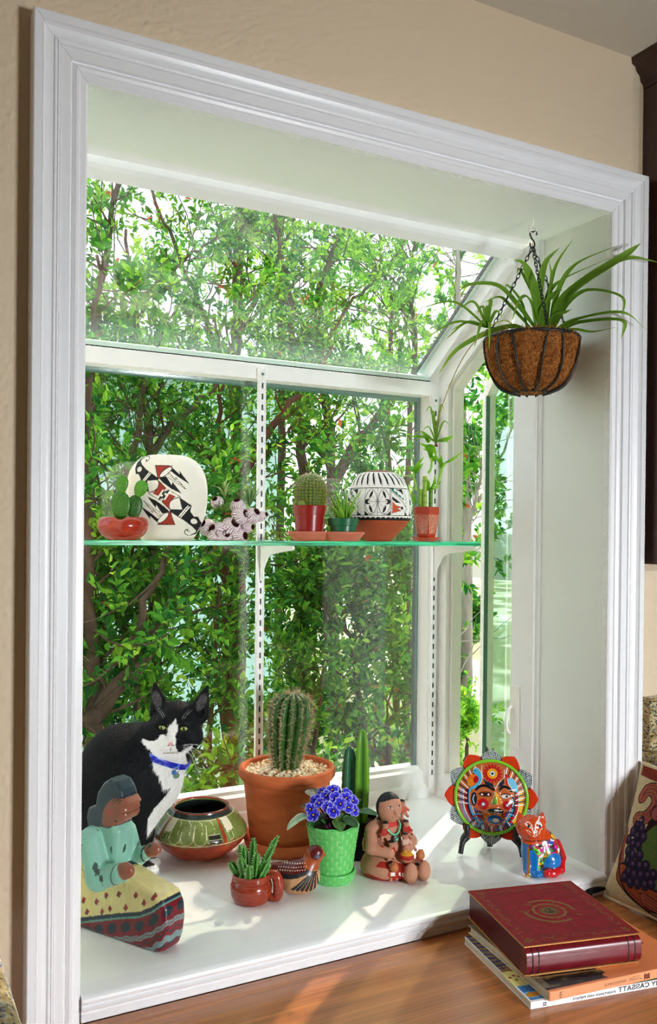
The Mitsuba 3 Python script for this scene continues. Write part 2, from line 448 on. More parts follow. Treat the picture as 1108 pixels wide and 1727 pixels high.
# the right side's sash stands open outwards, hinged beside the room
sash = thing('casement_sash', 'outward opened casement sash of the right window side, seen nearly edge-on', 'window sash')
PH = math.radians(17.0)
def sash_xf(m):
    v = m.vertices
    w = np.stack([W + 0.012 + v[:, 1] * math.sin(PH) + v[:, 0] * math.cos(PH), 0.256 + v[:, 1] * math.cos(PH) - v[:, 0] * math.sin(PH), v[:, 2]], 1)
    return trimesh.Trimesh(w, m.faces, process=False)
def sz(y):
    return 1.088 + SL * y
SO = [(0.0, 0.074), (0.212, 0.074), (0.212, sz(0.212)), (0.0, sz(0.0))]
SI = [(0.026, 0.100), (0.186, 0.100), (0.186, sz(0.186) - 0.03), (0.026, sz(0.026) - 0.03)]
add(sash, 'frame', sash_xf(extr(SO, 0.0, 0.022, 'x', [SI])), 'white_frame', label='white sash frame')
add(sash, 'pane', sash_xf(extr([(0.022, 0.096), (0.19, 0.096), (0.19, sz(0.19) - 0.026), (0.022, sz(0.022) - 0.026)], 0.008, 0.014, 'x')), 'tinted_glass', label='greenish glass pane')
edge = [sash_xf(extr([(0.2122, 0.078), (0.2165, 0.078), (0.2165, sz(0.2165) - 0.004), (0.2122, sz(0.2122) - 0.004)], 0.003, 0.010, 'x'))]
add(sash, 'weather_strip', edge[0], 'gasket_dark', label='dark weather strip')
add(sash, 'inner_strip', sash_xf(extr([(0.180, 0.104), (0.1855, 0.104), (0.1855, 0.93), (0.180, 0.93)], -0.002, 0.006, 'x')), 'spacer_teal')
# latch on the side stile
lx = W - 0.012
add(win, 'latch_plate', box(lx - 0.004, lx, 0.214, 0.243, 0.175, 0.305, 0.0015), 'latch_white', label='white latch plate')
lev = tube(smooth_line([(lx - 0.004, 0.233, 0.262), (lx - 0.012, 0.236, 0.255), (lx - 0.015, 0.238, 0.236), (lx - 0.013, 0.238, 0.214), (lx - 0.008, 0.236, 0.205)], 24), 0.0032, 10)
add(win, 'latch_lever', lev, 'latch_white', smooth=40, label='white latch lever')

# ---------------------------------------------------------------- shelf on standards and brackets
ZS = 0.597                                                   # top of the glass shelf
for x, z0, z1, note in ((0.4745, 0.028, 0.955, 'white slotted shelf standard in the middle of the front glass'),
                        (0.9110, 0.024, 0.934, 'white slotted shelf standard in the right corner of the bay')):
    st = thing('shelf_standard', note, 'shelf standard', 'slotted shelf standards')
    c = extr([(x - .0082, .5125), (x - .0082, .503), (x - .0052, .502), (x - .0052, .5035), (x + .0052, .5035), (x + .0052, .502), (x + .0082, .503), (x + .0082, .5125)], z0, z1, 'z')
    add(st, 'channel', c, 'white_frame')
    sl = []
    z = z0 + 0.03
    while z < z1 - 0.03:
        sl.append(box(x - .0016, x + .0016, .5026, .5037, z, z + 0.0115))  # dark boxes stand in for the shade inside the open slots
        z += 0.0225
    add(st, 'slot', cat(*sl), 'gasket_dark', kind='stuff')
    add(st, 'screw', move(trimesh.creation.icosphere(2, 0.003), (x, .5030, z1 - 0.012)), 'spacer_teal', smooth=True)
    br = thing('shelf_bracket', 'white shelf bracket under the glass shelf ' + ('at the middle standard' if x < 0.7 else 'at the right corner standard'), 'shelf bracket', None)
    poly = [(.503, ZS - .0095), (.346, ZS - .0095), (.3445, ZS - .014), (.349, ZS - .018), (.400, ZS - .0225), (.452, ZS - .029), (.470, ZS - .036), (.492, ZS - .062), (.5005, ZS - .085), (.5045, ZS - .082)]
    add(br, None, extr(poly, x - .0022, x + .0022, 'x'), 'white_frame')
sh = thing('glass_shelf', 'green-edged glass shelf across the window holding small pots', 'shelf')
add(sh, 'sheet', box(0.0285, 0.9235, 0.3475, 0.4985, ZS - 0.0085, ZS), 'shelf_glass', label='clear glass sheet')
for m in (box(0.028, 0.924, 0.3455, 0.3474, ZS - 0.0087, ZS + 0.0001, 0.0006), box(0.028, 0.924, 0.4986, 0.5005, ZS - 0.0087, ZS + 0.0001, 0.0006),
          box(0.0265, 0.0284, 0.3475, 0.4985, ZS - 0.0087, ZS + 0.0001, 0.0006), box(0.9236, 0.9255, 0.3475, 0.4985, ZS - 0.0087, ZS + 0.0001, 0.0006)):
    add(sh, 'edge', m, 'shelf_edge', label='green polished edge with light through the glass painted in')

# ---------------------------------------------------------------- desk, counters, wall cabinet
desk = thing('wooden_desk', 'polished reddish cherry wood desk top below the window', 'desk')
add(desk, None, box(-0.128, 1.048, -0.62, -0.0145, -0.066, -0.0345, 0.002), 'cherry_desk')
def counter(x0, x1, y0, y1, top, label, side):
    k = thing('granite_counter', label, 'counter')
    t, r = 0.040, 0.0195
    prof = [(y0 + r * (1 - math.cos(a)), top - t / 2 + t / 2 * math.sin(a)) for a in np.linspace(-math.pi / 2, math.pi / 2, 9)]
    p = [(x0 + r * (1 - math.cos(a)), top - t / 2 + t / 2 * math.sin(a)) for a in np.linspace(-math.pi / 2, math.pi / 2, 13)] if side < 0 else None
    if side < 0:                                             # the bullnose runs along the left end
        poly = p + [(x1, top), (x1, top - t)]
    else:
        p = [(x1 - r * (1 - math.cos(a)), top - t / 2 + t / 2 * math.sin(a)) for a in np.linspace(math.pi / 2, -math.pi / 2, 13)]
        poly = p + [(x0, top - t), (x0, top)]
    add(k, 'slab', extr(poly, y0, y1, 'y'), 'granite', smooth=30, label='granite slab with a rounded edge')
    return k
rc = counter(1.022, 2.4, -0.62, -0.001, 0.212, 'speckled granite counter at the right behind the pillow', -1)
add(rc, 'backsplash', box(1.036, 2.4, -0.022, -0.001, 0.2125, 0.312, 0.002), 'granite', label='granite backsplash strip')
add(rc, 'cabinet', box(1.050, 2.4, -0.585, -0.001, FLOOR + 0.001, 0.1715), 'dark_cherry', label='dark wood base cabinet')
lc = counter(-1.6, -0.130, -0.64, -0.001, 0.200, 'speckled blue-green granite counter at the left edge of the photo', 1)
add(lc, 'cabinet', box(-1.6, -0.160, -0.60, -0.001, FLOOR + 0.001, 0.1595), 'dark_cherry', label='dark wood base cabinet')
uc = thing('wall_cabinet', 'dark cherry wall cabinet with a crown moulding at the right edge of the photo', 'cabinet')
add(uc, 'body', box(1.0265, 2.2, -0.33, -0.001, 0.562, 1.445), 'dark_cherry')
for y0, y1, z0, z1 in ((-0.33, -0.27, 0.562, 1.445), (-0.065, -0.001, 0.562, 1.445), (-0.27, -0.065, 0.562, 0.625), (-0.27, -0.065, 1.385, 1.445)):
    add(uc, 'side_rail', box(1.0215, 1.0264, y0, y1, z0, z1, 0.0012), 'dark_cherry')
CR = [(1.03, 1.4455), (1.0215, 1.4455), (1.020, 1.452), (1.014, 1.457), (1.012, 1.466), (1.003, 1.474), (1.0, 1.482), (0.992, 1.485), (0.990, 1.4935), (1.03, 1.4935)]
add(uc, 'crown', extr(CR, -0.36, -0.001, 'y'), 'dark_cherry', label='dark crown moulding')
add(uc, 'crown', box(1.0302, 2.2, -0.36, -0.001, 1.4455, 1.4935), 'dark_cherry')

# ---------------------------------------------------------------- unseen lamp, out of view behind the camera, lighting the window wall and sill
lamp = thing('unseen_lamp', 'unseen lamp with seven small black heads, out of view behind the camera, lighting the window wall', 'lamp')
mat('lamp_black', (0.01, 0.01, 0.01), 0.6)
lp = np.array(LAMP_POS)
aim = np.array([0.45, 0.1, 0.20])
ld = (aim - lp) / np.linalg.norm(aim - lp)
ls = np.cross(ld, [0, 0, 1]); ls /= np.linalg.norm(ls)
lu = np.cross(ls, ld)
spots = [(0, 0)] + [(math.cos(a) * LAMP_R, math.sin(a) * LAMP_R) for a in np.arange(6) * math.pi / 3]
for i, (a, b) in enumerate(spots):
    o = lp + ls * a + lu * b
    scene[f'lamp_light_{i}'] = {'type': 'spot', 'to_world': T().look_at(origin=o.tolist(), target=(o + ld).tolist(), up=[0, 0, 1]), 'cutoff_angle': 60.0, 'beam_width': 12.0,
                                'intensity': {'type': 'rgb', 'value': [c / len(spots) for c in LAMP_POWER]}}
    add(lamp, 'head', tube([o - ld * 0.02, o - ld * 0.075], [0.035, 0.025], 20), 'lamp_black', smooth=30)
    if i:
        add(lamp, 'arm', tube([o - ld * 0.06, lp - ld * 0.06], 0.006, 8), 'lamp_black')
add(lamp, 'pole', tube([(lp[0], lp[1] - 0.07, FLOOR + 0.02), (lp[0], lp[1] - 0.07, lp[2])], 0.012, 12), 'lamp_black')
add(lamp, 'base', move(lathe([(0, 0), (0.2, 0), (0.2, 0.015), (0.03, 0.025), (0, 0.025)], 32), (lp[0], lp[1] - 0.07, FLOOR)), 'lamp_black')
# ---------------------------------------------------------------- outside: ground, neighbour's wall, trees
mat('bark', lambda p, n, uv: mix((0.045, 0.030, 0.022), (0.16, 0.115, 0.085), fbm(p.x * 40, p.y * 40, p.z * 12, 3)), 0.9, 0.2)
mat('bark_red', lambda p, n, uv: mix((0.07, 0.030, 0.018), (0.20, 0.10, 0.06), fbm(p.x * 40, p.y * 40, p.z * 12, 3)), 0.85, 0.2)
mat('bark_hazed', lambda p, n, uv: mix((0.20, 0.18, 0.15), (0.42, 0.38, 0.32), fbm(p.x * 20, p.y * 20, p.z * 6, 3)), 0.9, 0.2)  # distance haze painted in as paler bark
scene['leaf'] = {'type': 'principledthin', 'base_color': {'type': 'mesh_attribute', 'name': 'vertex_color'}, 'roughness': 0.38, 'spec_trans': 0.0, 'diff_trans': 1.1, 'eta': 1.45}
GZ = -1.55
mat('outside_ground', lambda p, n, uv: mix(srgb(150, 152, 118), srgb(226, 220, 196), smoothstep(0.42, 0.6, fbm(p.x * 0.7, p.y * 0.7, 2.0, 3))), 0.95, 0.1)
struct('ground', box(-14, 26, 0.9, 40, GZ - 0.2, GZ), 'outside_ground', label='pale sunny ground outside the window')
mat('house_stucco', srgb(186, 226, 220), 0.9, 0.2)
mat('house_trim', srgb(230, 240, 236), 0.7)
hs = thing('neighbor_house', 'pale aqua stucco house standing behind the shrubs', 'house')
add(hs, 'wall', box(-3.0, 3.15, 6.2, 9.5, GZ, 2.05), 'house_stucco')
add(hs, 'eave', box(-3.3, 3.35, 5.9, 9.8, 2.05, 2.17), 'house_trim', label='white eave board')

LEAF_V = np.array([(0, 0, 0), (.30, -.50, .12), (.68, -.42, .10), (1, 0, -.06), (.68, .42, .10), (.30, .50, .12), (.48, 0, -.03)])
LEAF_F = np.array([(0, 6, 1), (1, 6, 2), (2, 6, 3), (0, 5, 6), (5, 4, 6), (4, 3, 6)])
NEEDLE_V = np.array([(0, 0, 0), (.4, -.5, 0), (1, 0, 0), (.4, .5, 0)])
NEEDLE_F = np.array([(0, 1, 2), (0, 2, 3)])
def unit(v):
    return v / (np.linalg.norm(v, axis=-1, keepdims=True) + 1e-12)

def leaf_frames(d, rg):
    """Leaf axes from the directions d: x along the leaf, z roughly up with a random roll."""
    n = len(d)
    x = unit(d)
    up = np.tile([0, 0, 1.0], (n, 1)) + rg.normal(0, 0.55, (n, 3))
    y = unit(np.cross(up, x))
    return np.stack([x, y, np.cross(x, y)], -1)              # columns

def place_leaves(P, d, L, wid, col, rg, V=LEAF_V, F=LEAF_F):
    n = len(P)
    R = leaf_frames(d, rg)
    v = V[None] * np.stack([L, L * wid, L], -1)[:, None, :]
    v = np.einsum('nij,nkj->nki', R, v) + P[:, None]
    f = F[None] + (np.arange(n) * len(V))[:, None, None]
    c = np.repeat(col[:, None], len(V), 1)
    return v.reshape(-1, 3), f.reshape(-1, 3), c.reshape(-1, 3)

PALE, MID, DARK = np.array([0.44, 0.76, 0.08]), np.array([0.125, 0.41, 0.045]), np.array([0.026, 0.155, 0.035])
def leaf_colours(n, rg, tone):
    t = np.clip(rg.normal(tone, 0.28, n), 0, 1)[:, None]
    c = np.where(t < 0.5, DARK + (MID - DARK) * t * 2, MID + (PALE - MID) * (t * 2 - 1))
    red = rg.random(n) < 0.004
    c[red] = (0.55, 0.14, 0.05)
    return c * rg.uniform(0.8, 1.2, (n, 1))

def sees_window(P):
    """Rough size in the photograph of something at P: nearness to the camera, 0 outside the window's view."""
    d = P - EYE
    z = d @ _f
    x, y = d @ _r / z, d @ UP / z
    return np.where((z > 0) & (np.abs(x) < 0.36) & (np.abs(y) < 0.5), 1 / z, 0)

def tree(name, label, limbs, seed, n_twigs, size=0.050, wid=0.30, tone=0.5, bark='bark', spread=0.55, up=0.25, needles=False, cat_='shrub', per_twig=13, zmin=-9, zmax=9, singles=60, xcut=True):
    """limbs: lists of (x, y, z, radius). Twigs with leaves grow from side branches of the limbs."""
    rg = np.random.default_rng(seed)
    n_twigs, wid = int(n_twigs * 1.2), wid * 1.28
    k = thing(name, label, cat_)
    wood, anchors, weights = [], [], []
    for L in limbs:
        p = smooth_line(L, max(8, 4 * len(L)))
        p[1:, :3] += rg.normal(0, 0.008, (len(p) - 1, 3))
        add(k, 'limb' if len(anchors) else 'trunk', tube(p[:, :3], np.maximum(p[:, 3], 0.004), 8), bark, smooth=True)
        seg = np.linalg.norm(np.diff(p[:, :3], axis=0), axis=1).sum()
        nb = max(3, int(seg * 11))
        for t in rg.uniform(0.12, 1.0, nb):
            q = p[int(t * (len(p) - 1))]
            axis = unit(p[min(int(t * (len(p) - 1)) + 1, len(p) - 1), :3] - q[:3])
            d = unit(rg.normal(0, 1, 3) * [1, 0.8, 0.7] + 0.6 * axis + [0, 0, up])
            if xcut and q[0] + d[0] * spread > 0.70 * q[1] + 0.5:
                d[0] = -abs(d[0])
            ln = spread * rg.uniform(0.5, 1.2) * (0.6 + 0.6 * (1 - t))
            m = 7
            b = [q[:3]]
            for i in range(m):
                d = unit(d + rg.normal(0, 0.16, 3) + [0, 0, 0.06])
                b.append(b[-1] + d * ln / m)
            b = np.array(b)
            r0 = min(0.007, q[3] * 0.4)
            wood.append(tube(b, np.linspace(r0, 0.0014, len(b)), 5, caps=False))
            anchors.append(b)
            weights.append(ln)
    A = np.array(anchors)
    w = np.array(weights) / np.sum(weights)
    bi = rg.choice(len(A), n_twigs, p=w)
    bt = rg.uniform(0.25, 1.0, n_twigs) * (A.shape[1] - 1.001)
    i0 = bt.astype(int)
    fr = (bt - i0)[:, None]
    base = A[bi, i0] * (1 - fr) + A[bi, i0 + 1] * fr
    along = unit(A[bi, i0 + 1] - A[bi, i0])
    d = unit(rg.normal(0, 1, (n_twigs, 3)) + 0.8 * along + [0, 0, up])
    tl = rg.uniform(0.10, 0.24, n_twigs)
    bend = rg.normal(0, 0.25, (n_twigs, 3)) + [0, 0, 0.12]
    ok = (base[:, 2] > zmin) & (base[:, 2] < zmax) & (base[:, 0] + d[:, 0] * .2 < (0.70 * base[:, 1] + 0.50 if xcut else 99)) & (base[:, 1] > 0.80) & ((base + d * 0.24)[:, 1] > 0.76)
    base, d, tl, bend = base[ok], d[ok], tl[ok], bend[ok]
    n = len(base)
    s = np.linspace(0, 1, per_twig)[None, :, None]
    pts = base[:, None] + tl[:, None, None] * (s * d[:, None] + 0.35 * s * s * bend[:, None])
    tan = unit(d[:, None] + 0.7 * s * bend[:, None])
    # twigs: thin three-sided sticks
    a = unit(np.cross(d, [0.3, 0.2, 0.9]))
    b = np.cross(d, a)
    ring = [math.cos(g) * a + math.sin(g) * b for g in (0, 2.094, 4.189)]
    tv = np.stack([base + 0.0010 * q for q in ring] + [pts[:, per_twig // 2] + 0.0008 * q for q in ring] + [pts[:, -1]], 1)
    tf = []
    for i in range(3):
        j = (i + 1) % 3
        tf += [(i, j, 3 + j), (i, 3 + j, 3 + i), (3 + i, 3 + j, 6)]
    tf = (np.array(tf)[None] + (np.arange(n) * 7)[:, None, None]).reshape(-1, 3)
    wood.append(trimesh.Trimesh(tv.reshape(-1, 3), tf, process=False))
    add(k, 'twigs', cat(*wood), bark, smooth=True, kind='stuff')
    P = pts.reshape(-1, 3)
    tn = tan.reshape(-1, 3)
    m = len(P)
    side = unit(np.cross(tn, rg.normal(0, 1, (m, 3))))
    ld = unit(0.75 * tn + side * rg.uniform(0.5, 1.1, (m, 1)))
    tw = np.repeat(np.clip(rg.normal(tone, 0.17, n), 0, 1), per_twig)
    col = leaf_colours(m, rg, tw)
    L = size * rg.uniform(0.65, 1.2, m) * np.tile(1.0 - 0.25 * np.linspace(0, 1, per_twig), n)
    if needles:
        rep = 4
        P, tn, col = np.repeat(P, rep, 0), np.repeat(tn, rep, 0), np.repeat(col, rep, 0)
        ld = unit(tn + unit(np.cross(tn, rg.normal(0, 1, tn.shape))) * 0.9)
        L = np.repeat(L, rep)
        v, f, c = place_leaves(P, ld, L, np.full(len(P), 0.055), col, rg, NEEDLE_V, NEEDLE_F)
        add(k, 'needles', trimesh.Trimesh(v, f, process=False), 'leaf', color=c, kind='stuff')
        return k
    wd = rg.uniform(0.8, 1.2, m) * wid
    vis = sees_window(P)
    order = np.argsort(-vis)[:singles * 4] if singles else np.array([], int)
    one = rg.choice(order, min(singles, len(order)), replace=False) if len(order) else order
    rest = np.setdiff1d(np.arange(m), one)
    v, f, c = place_leaves(P[rest], ld[rest], L[rest], wd[rest], col[rest], rg)
    add(k, 'foliage', trimesh.Trimesh(v, f, process=False), 'leaf', color=c, kind='stuff')
    for i in one:                                            # the nearest leaves, each a part
        v, f, c = place_leaves(P[[i]], ld[[i]], L[[i]] * 1.1, wd[[i]], col[[i]], rg)
        add(k, 'leaf', trimesh.Trimesh(v, f, process=False), 'leaf', color=c)
    return k

def seen(px, py, y):
    """Where a line of sight of the photograph (its pixel) meets the vertical plane y: used to survey the trunks."""
    d = _f + _r * (px - 554) / 1474.85 - UP * (py - 905.75) / 1474.85
    t = (y - EYE[1]) / d[1]
    return EYE + t * d
# trunks and limbs as they stand outside, in metres: (x, y, z, radius)
tree('garden_tree', 'slender dark-trunked tree standing nearest the glass behind the cat', [
    [(.47, 1.9, GZ, .034), (.47, 1.9, -.44, .030), (.45, 1.9, -.02, .028), (.43, 1.9, .29, .026), (.42, 1.9, .60, .024), (.42, 1.92, 1.01, .018), (.45, 1.95, 1.30, .012), (.48, 1.98, 1.60, .006)],
    [(.29, 1.75, GZ, .036), (.29, 1.75, -.12, .034), (.40, 1.75, -.02, .033), (.51, 1.75, .10, .030), (.64, 1.85, .21, .026), (.77, 1.95, .34, .018), (.90, 2.0, .48, .014), (1.04, 2.05, .59, .009)],
    [(.52, 1.8, .09, .020), (.57, 1.8, .21, .016), (.59, 1.8, .32, .013), (.65, 1.8, .48, .010), (.72, 1.8, .65, .007)]], 21, 340, size=0.050, wid=0.36, tone=0.34, spread=0.50)
tree('garden_tree', 'tree with a fine needled crown behind the red cactus pot on the shelf', [
    [(.58, 2.3, GZ, .030), (.56, 2.3, -.2, .026), (.60, 2.3, .4, .022), (.66, 2.3, .8, .016), (.72, 2.3, 1.10, .010), (.80, 2.3, 1.35, .006)],
    [(.62, 2.3, .55, .014), (.56, 2.35, .80, .010), (.55, 2.4, 1.10, .007), (.60, 2.4, 1.35, .004)]], 22, 150, size=0.050, tone=0.16, spread=0.45, needles=True, cat_='tree', zmax=1.45)
tree('garden_tree', 'forked grey tree whose two limbs rise above the white painted pot', [
    [(.85, 2.5, GZ, .032), (.85, 2.5, -.68, .030), (.86, 2.5, -.17, .028), (.84, 2.5, .35, .026), (.82, 2.5, .70, .026), (.81, 2.5, .88, .024), (.80, 2.5, 1.11, .020), (.77, 2.5, 1.31, .016), (.74, 2.5, 1.61, .010), (.72, 2.55, 1.9, .006)],
    [(.81, 2.5, .91, .018), (.90, 2.5, 1.06, .016), (1.02, 2.5, 1.17, .014), (1.11, 2.5, 1.27, .012), (1.21, 2.5, 1.51, .008), (1.29, 2.5, 1.73, .005)]], 23, 230, size=0.048, wid=0.32, tone=0.5, spread=0.50, cat_='tree', zmin=-1.2)
tree('garden_tree', 'reddish trunked tree curving to the right behind the middle shelf standard', [
    [(1.23, 2.6, GZ, .040), (1.23, 2.6, -.82, .038), (1.23, 2.6, -.35, .036), (1.22, 2.6, .06, .034), (1.23, 2.6, .33, .032), (1.21, 2.6, .55, .030), (1.24, 2.6, .74, .026), (1.34, 2.6, .99, .022), (1.50, 2.6, 1.20, .016), (1.68, 2.6, 1.41, .010), (1.8, 2.6, 1.7, .006)],
    [(1.21, 2.6, .52, .022), (1.09, 2.6, .39, .020), (.98, 2.6, .28, .016), (.88, 2.55, .24, .010)],
    [(1.23, 2.6, .62, .018), (1.16, 2.6, .95, .014), (1.18, 2.6, 1.3, .009), (1.15, 2.6, 1.6, .005)]], 24, 340, size=0.046, wid=0.33, tone=0.34, bark='bark_red', spread=0.5, cat_='tree')
tree('garden_tree', 'thick dark trunked tree behind the barrel cactus', [
    [(1.79, 3.0, GZ, .058), (1.79, 3.0, -1.04, .055), (1.80, 3.0, -.50, .052), (1.79, 3.0, -.03, .050), (1.81, 3.0, .35, .046), (1.91, 3.0, .73, .040), (2.07, 3.0, 1.06, .030), (2.26, 3.0, 1.27, .020), (2.4, 3.0, 1.6, .010)],
    [(1.83, 3.0, .42, .035), (1.80, 3.0, .73, .030), (1.78, 3.0, 1.17, .026), (1.73, 3.0, 1.54, .020), (1.69, 3.0, 1.91, .013), (1.6, 3.0, 2.3, .007)]], 25, 400, size=0.046, wid=0.32, tone=0.36, spread=0.55, cat_='tree')
tree('garden_shrub', 'dense glossy green shrub filling the right half of the front glass', [
    [(1.86, 2.3, GZ, .022), (1.86, 2.3, -.77, .020), (1.91, 2.3, -.36, .018), (1.95, 2.3, -.09, .016), (1.92, 2.3, .19, .013), (1.88, 2.3, .44, .010), (1.89, 2.3, .67, .006)],
    [(1.70, 2.3, GZ, .020), (1.73, 2.3, -.61, .018), (1.76, 2.3, -.21, .016), (1.69, 2.3, .12, .012), (1.63, 2.3, .34, .008), (1.60, 2.3, .60, .005)],
    [(1.96, 2.2, GZ, .022), (1.96, 2.2, -.70, .020), (1.97, 2.2, -.21, .018), (1.95, 2.2, .20, .014), (1.91, 2.2, .61, .012), (1.85, 2.2, .88, .008), (1.78, 2.2, 1.09, .006)],
    [(1.45, 2.1, GZ, .018), (1.45, 2.1, -.6, .014), (1.42, 2.1, -.2, .010), (1.47, 2.1, .15, .007), (1.45, 2.1, .42, .005)]], 26, 780, size=0.050, wid=0.34, tone=0.33, spread=0.50)
tree('garden_shrub', 'low leafy shrub showing between the cat and the terracotta pot', [
    [(.75, 1.5, GZ, .014), (.78, 1.5, -.7, .012), (.80, 1.5, -.4, .009), (.84, 1.5, -.12, .006)],
    [(.95, 1.5, GZ, .014), (.98, 1.5, -.7, .012), (1.02, 1.5, -.45, .008), (1.06, 1.5, -.22, .005)]], 27, 80, size=0.055, wid=0.34, tone=0.45, spread=0.35, zmax=0.06)
tree('garden_shrub', 'shady shrub with dark leaves at the lower left behind the cat', [
    [(.60, 2.1, GZ, .016), (.62, 2.1, -.6, .014), (.66, 2.1, -.1, .011), (.62, 2.1, .30, .008), (.65, 2.1, .62, .005)],
    [(.95, 2.2, GZ, .016), (.97, 2.2, -.5, .014), (1.00, 2.2, .0, .010), (1.02, 2.2, .40, .006)],
    [(.35, 2.0, GZ, .016), (.38, 2.0, -.4, .012), (.42, 2.0, .2, .008), (.45, 2.0, .55, .005)],
    [(-.10, 2.2, GZ, .018), (-.10, 2.2, -.4, .015), (-.06, 2.2, .3, .012), (-.10, 2.2, .9, .008), (-.05, 2.2, 1.4, .005)],
    [(-.60, 2.4, GZ, .018), (-.58, 2.4, -.3, .015), (-.62, 2.4, .5, .011), (-.56, 2.4, 1.2, .006)]], 28, 760, size=0.048, wid=0.36, tone=0.46, spread=0.45)
tree('tall_tree', 'tall tree whose grey trunk crosses the sloped roof glass', [
    [(1.68, 3.6, GZ, .046), (1.68, 3.6, .60, .040), (1.66, 3.6, 1.09, .038), (1.64, 3.6, 1.57, .036), (1.65, 3.6, 1.91, .034), (1.65, 3.6, 2.33, .030), (1.67, 3.6, 2.68, .022), (1.7, 3.6, 3.3, .012)],
    [(1.62, 3.6, 1.5, .018), (1.40, 3.55, 1.9, .014), (1.20, 3.5, 2.25, .010), (1.05, 3.5, 2.6, .006)],
    [(1.65, 3.6, 1.8, .018), (1.88, 3.6, 2.2, .014), (2.05, 3.6, 2.6, .009), (2.1, 3.6, 3.0, .005)]], 31, 270, size=0.050, wid=0.34, tone=0.62, spread=0.75, cat_='tree', zmin=0.9)
tree('tall_tree', 'leaning tree with upright branches at the top middle of the roof glass', [
    [(2.30, 3.6, GZ, .036), (2.30, 3.6, .4, .032), (2.28, 3.6, .97, .030), (2.22, 3.6, 1.55, .026), (2.17, 3.6, 1.98, .022), (2.25, 3.6, 2.28, .018), (2.35, 3.6, 2.52, .012), (2.5, 3.6, 2.9, .006)],
    [(2.20, 3.6, 1.75, .014), (2.38, 3.6, 2.02, .011), (2.62, 3.6, 2.25, .008), (2.8, 3.6, 2.5, .005)]], 32, 230, size=0.050, wid=0.34, tone=0.68, spread=0.65, cat_='tree', zmin=0.9)
tree('tall_tree', 'thin straight tree near the top of the roof glass', [
    [(2.09, 3.95, GZ, .030), (2.09, 3.95, 1.0, .027), (2.09, 3.95, 1.89, .024), (2.08, 3.95, 2.34, .022), (2.09, 3.95, 2.75, .018), (2.1, 3.95, 3.3, .008)]], 33, 90, size=0.050, wid=0.34, tone=0.6, spread=0.6, cat_='tree', zmin=1.2)
tree('tall_tree', 'airy tree behind the hanging chains at the right of the roof glass', [
    [(3.43, 4.5, GZ, .026), (3.43, 4.5, 1.25, .022), (3.48, 4.5, 1.98, .018), (3.42, 4.5, 2.52, .015), (3.47, 4.5, 2.89, .011), (3.5, 4.5, 3.4, .010)],
    [(3.22, 4.5, GZ, .022), (3.24, 4.5, 1.78, .018), (3.26, 4.5, 2.32, .014), (3.15, 4.5, 2.75, .010), (3.1, 4.5, 3.2, .008)]], 34, 210, size=0.060, wid=0.34, tone=0.72, spread=0.7, cat_='tree', zmin=1.0)
tree('tall_tree', 'leafy tree at the upper left corner of the roof glass', [
    [(.70, 3.0, GZ, .034), (.68, 3.0, .4, .030), (.66, 3.0, 1.2, .024), (.72, 3.0, 1.8, .018), (.80, 3.0, 2.3, .010), (.85, 3.0, 2.7, .005)],
    [(.67, 3.0, 1.3, .016), (.90, 3.0, 1.7, .012), (1.12, 3.0, 1.95, .008), (1.3, 3.0, 2.1, .005)],
    [(.67, 3.0, 1.0, .018), (.30, 3.0, 1.4, .014), (-.10, 3.0, 1.8, .010), (-.5, 3.0, 2.2, .006)]], 35, 320, size=0.048, wid=0.34, tone=0.55, spread=0.6, cat_='tree', zmin=0.8)
tree('distant_tree', 'two-limbed tree with haze painted into its bark, seen through the right side glass', [
    [(5.87, 7.0, GZ, 0.075), (5.87, 7.0, -.76, 0.070), (5.85, 7.0, .61, 0.065), (5.81, 7.0, 1.43, 0.060), (5.76, 7.0, 2.11, 0.050), (5.72, 7.0, 2.92, 0.035), (5.69, 7.0, 3.72, 0.025), (5.7, 7.0, 4.6, 0.010)],
    [(5.85, 7.0, .75, 0.035), (6.08, 7.0, 1.10, 0.025), (6.38, 7.0, 1.60, 0.015), (6.6, 7.0, 2.1, 0.007)],
    [(4.99, 6.0, GZ, 0.030), (4.99, 6.0, .01, 0.025), (5.16, 6.0, .79, 0.020), (5.28, 6.0, 1.22, 0.015), (5.3, 6.0, 1.7, 0.006)]], 36, 260, size=0.11, wid=0.36, tone=0.5, bark='bark_hazed', spread=1.1, cat_='tree', zmin=-0.2, singles=0, xcut=False)
tree('distant_tree', 'pale distant tree at the far right of the roof glass', [
    [(7.13, 9, GZ, .08), (7.13, 9, 1.79, .05), (7.13, 9, 3.47, .045), (7.14, 9, 4.23, .035), (7.11, 9, 4.82, .02), (7.1, 9, 5.6, .01)]], 37, 160, size=0.12, wid=0.36, tone=0.8, spread=1.3, cat_='tree', zmin=2.3, singles=0, xcut=False)
tree('garden_bush', 'sunny yellow-green bush low in the right side glass', [
    [(4.3, 5.2, GZ, .02), (4.32, 5.2, -1.2, .015), (4.35, 5.2, -.9, .008)], [(4.6, 5.3, GZ, .02), (4.62, 5.3, -1.2, .015), (4.66, 5.3, -1.0, .008)],
    [(3.2, 4.6, GZ, .02), (3.2, 4.6, -1.1, .012), (3.2, 4.6, -.8, .006)]], 38, 150, size=0.07, wid=0.36, tone=0.85, spread=0.5, singles=0, xcut=False)
tree('garden_bush', 'dark rounded bush farther back in the right side glass', [
    [(5.3, 6.9, GZ, .03), (5.3, 6.9, -1.0, .02), (5.32, 6.9, -.5, .01)], [(5.8, 7.3, GZ, .03), (5.8, 7.3, -.9, .02), (5.8, 7.3, -.3, .01)], [(6.4, 7.7, GZ, .03), (6.4, 7.7, -.8, .02), (6.4, 7.7, -.2, .01)]], 39, 420, size=0.085, wid=0.4, tone=0.22, spread=0.6, singles=0, zmax=0.1, xcut=False)
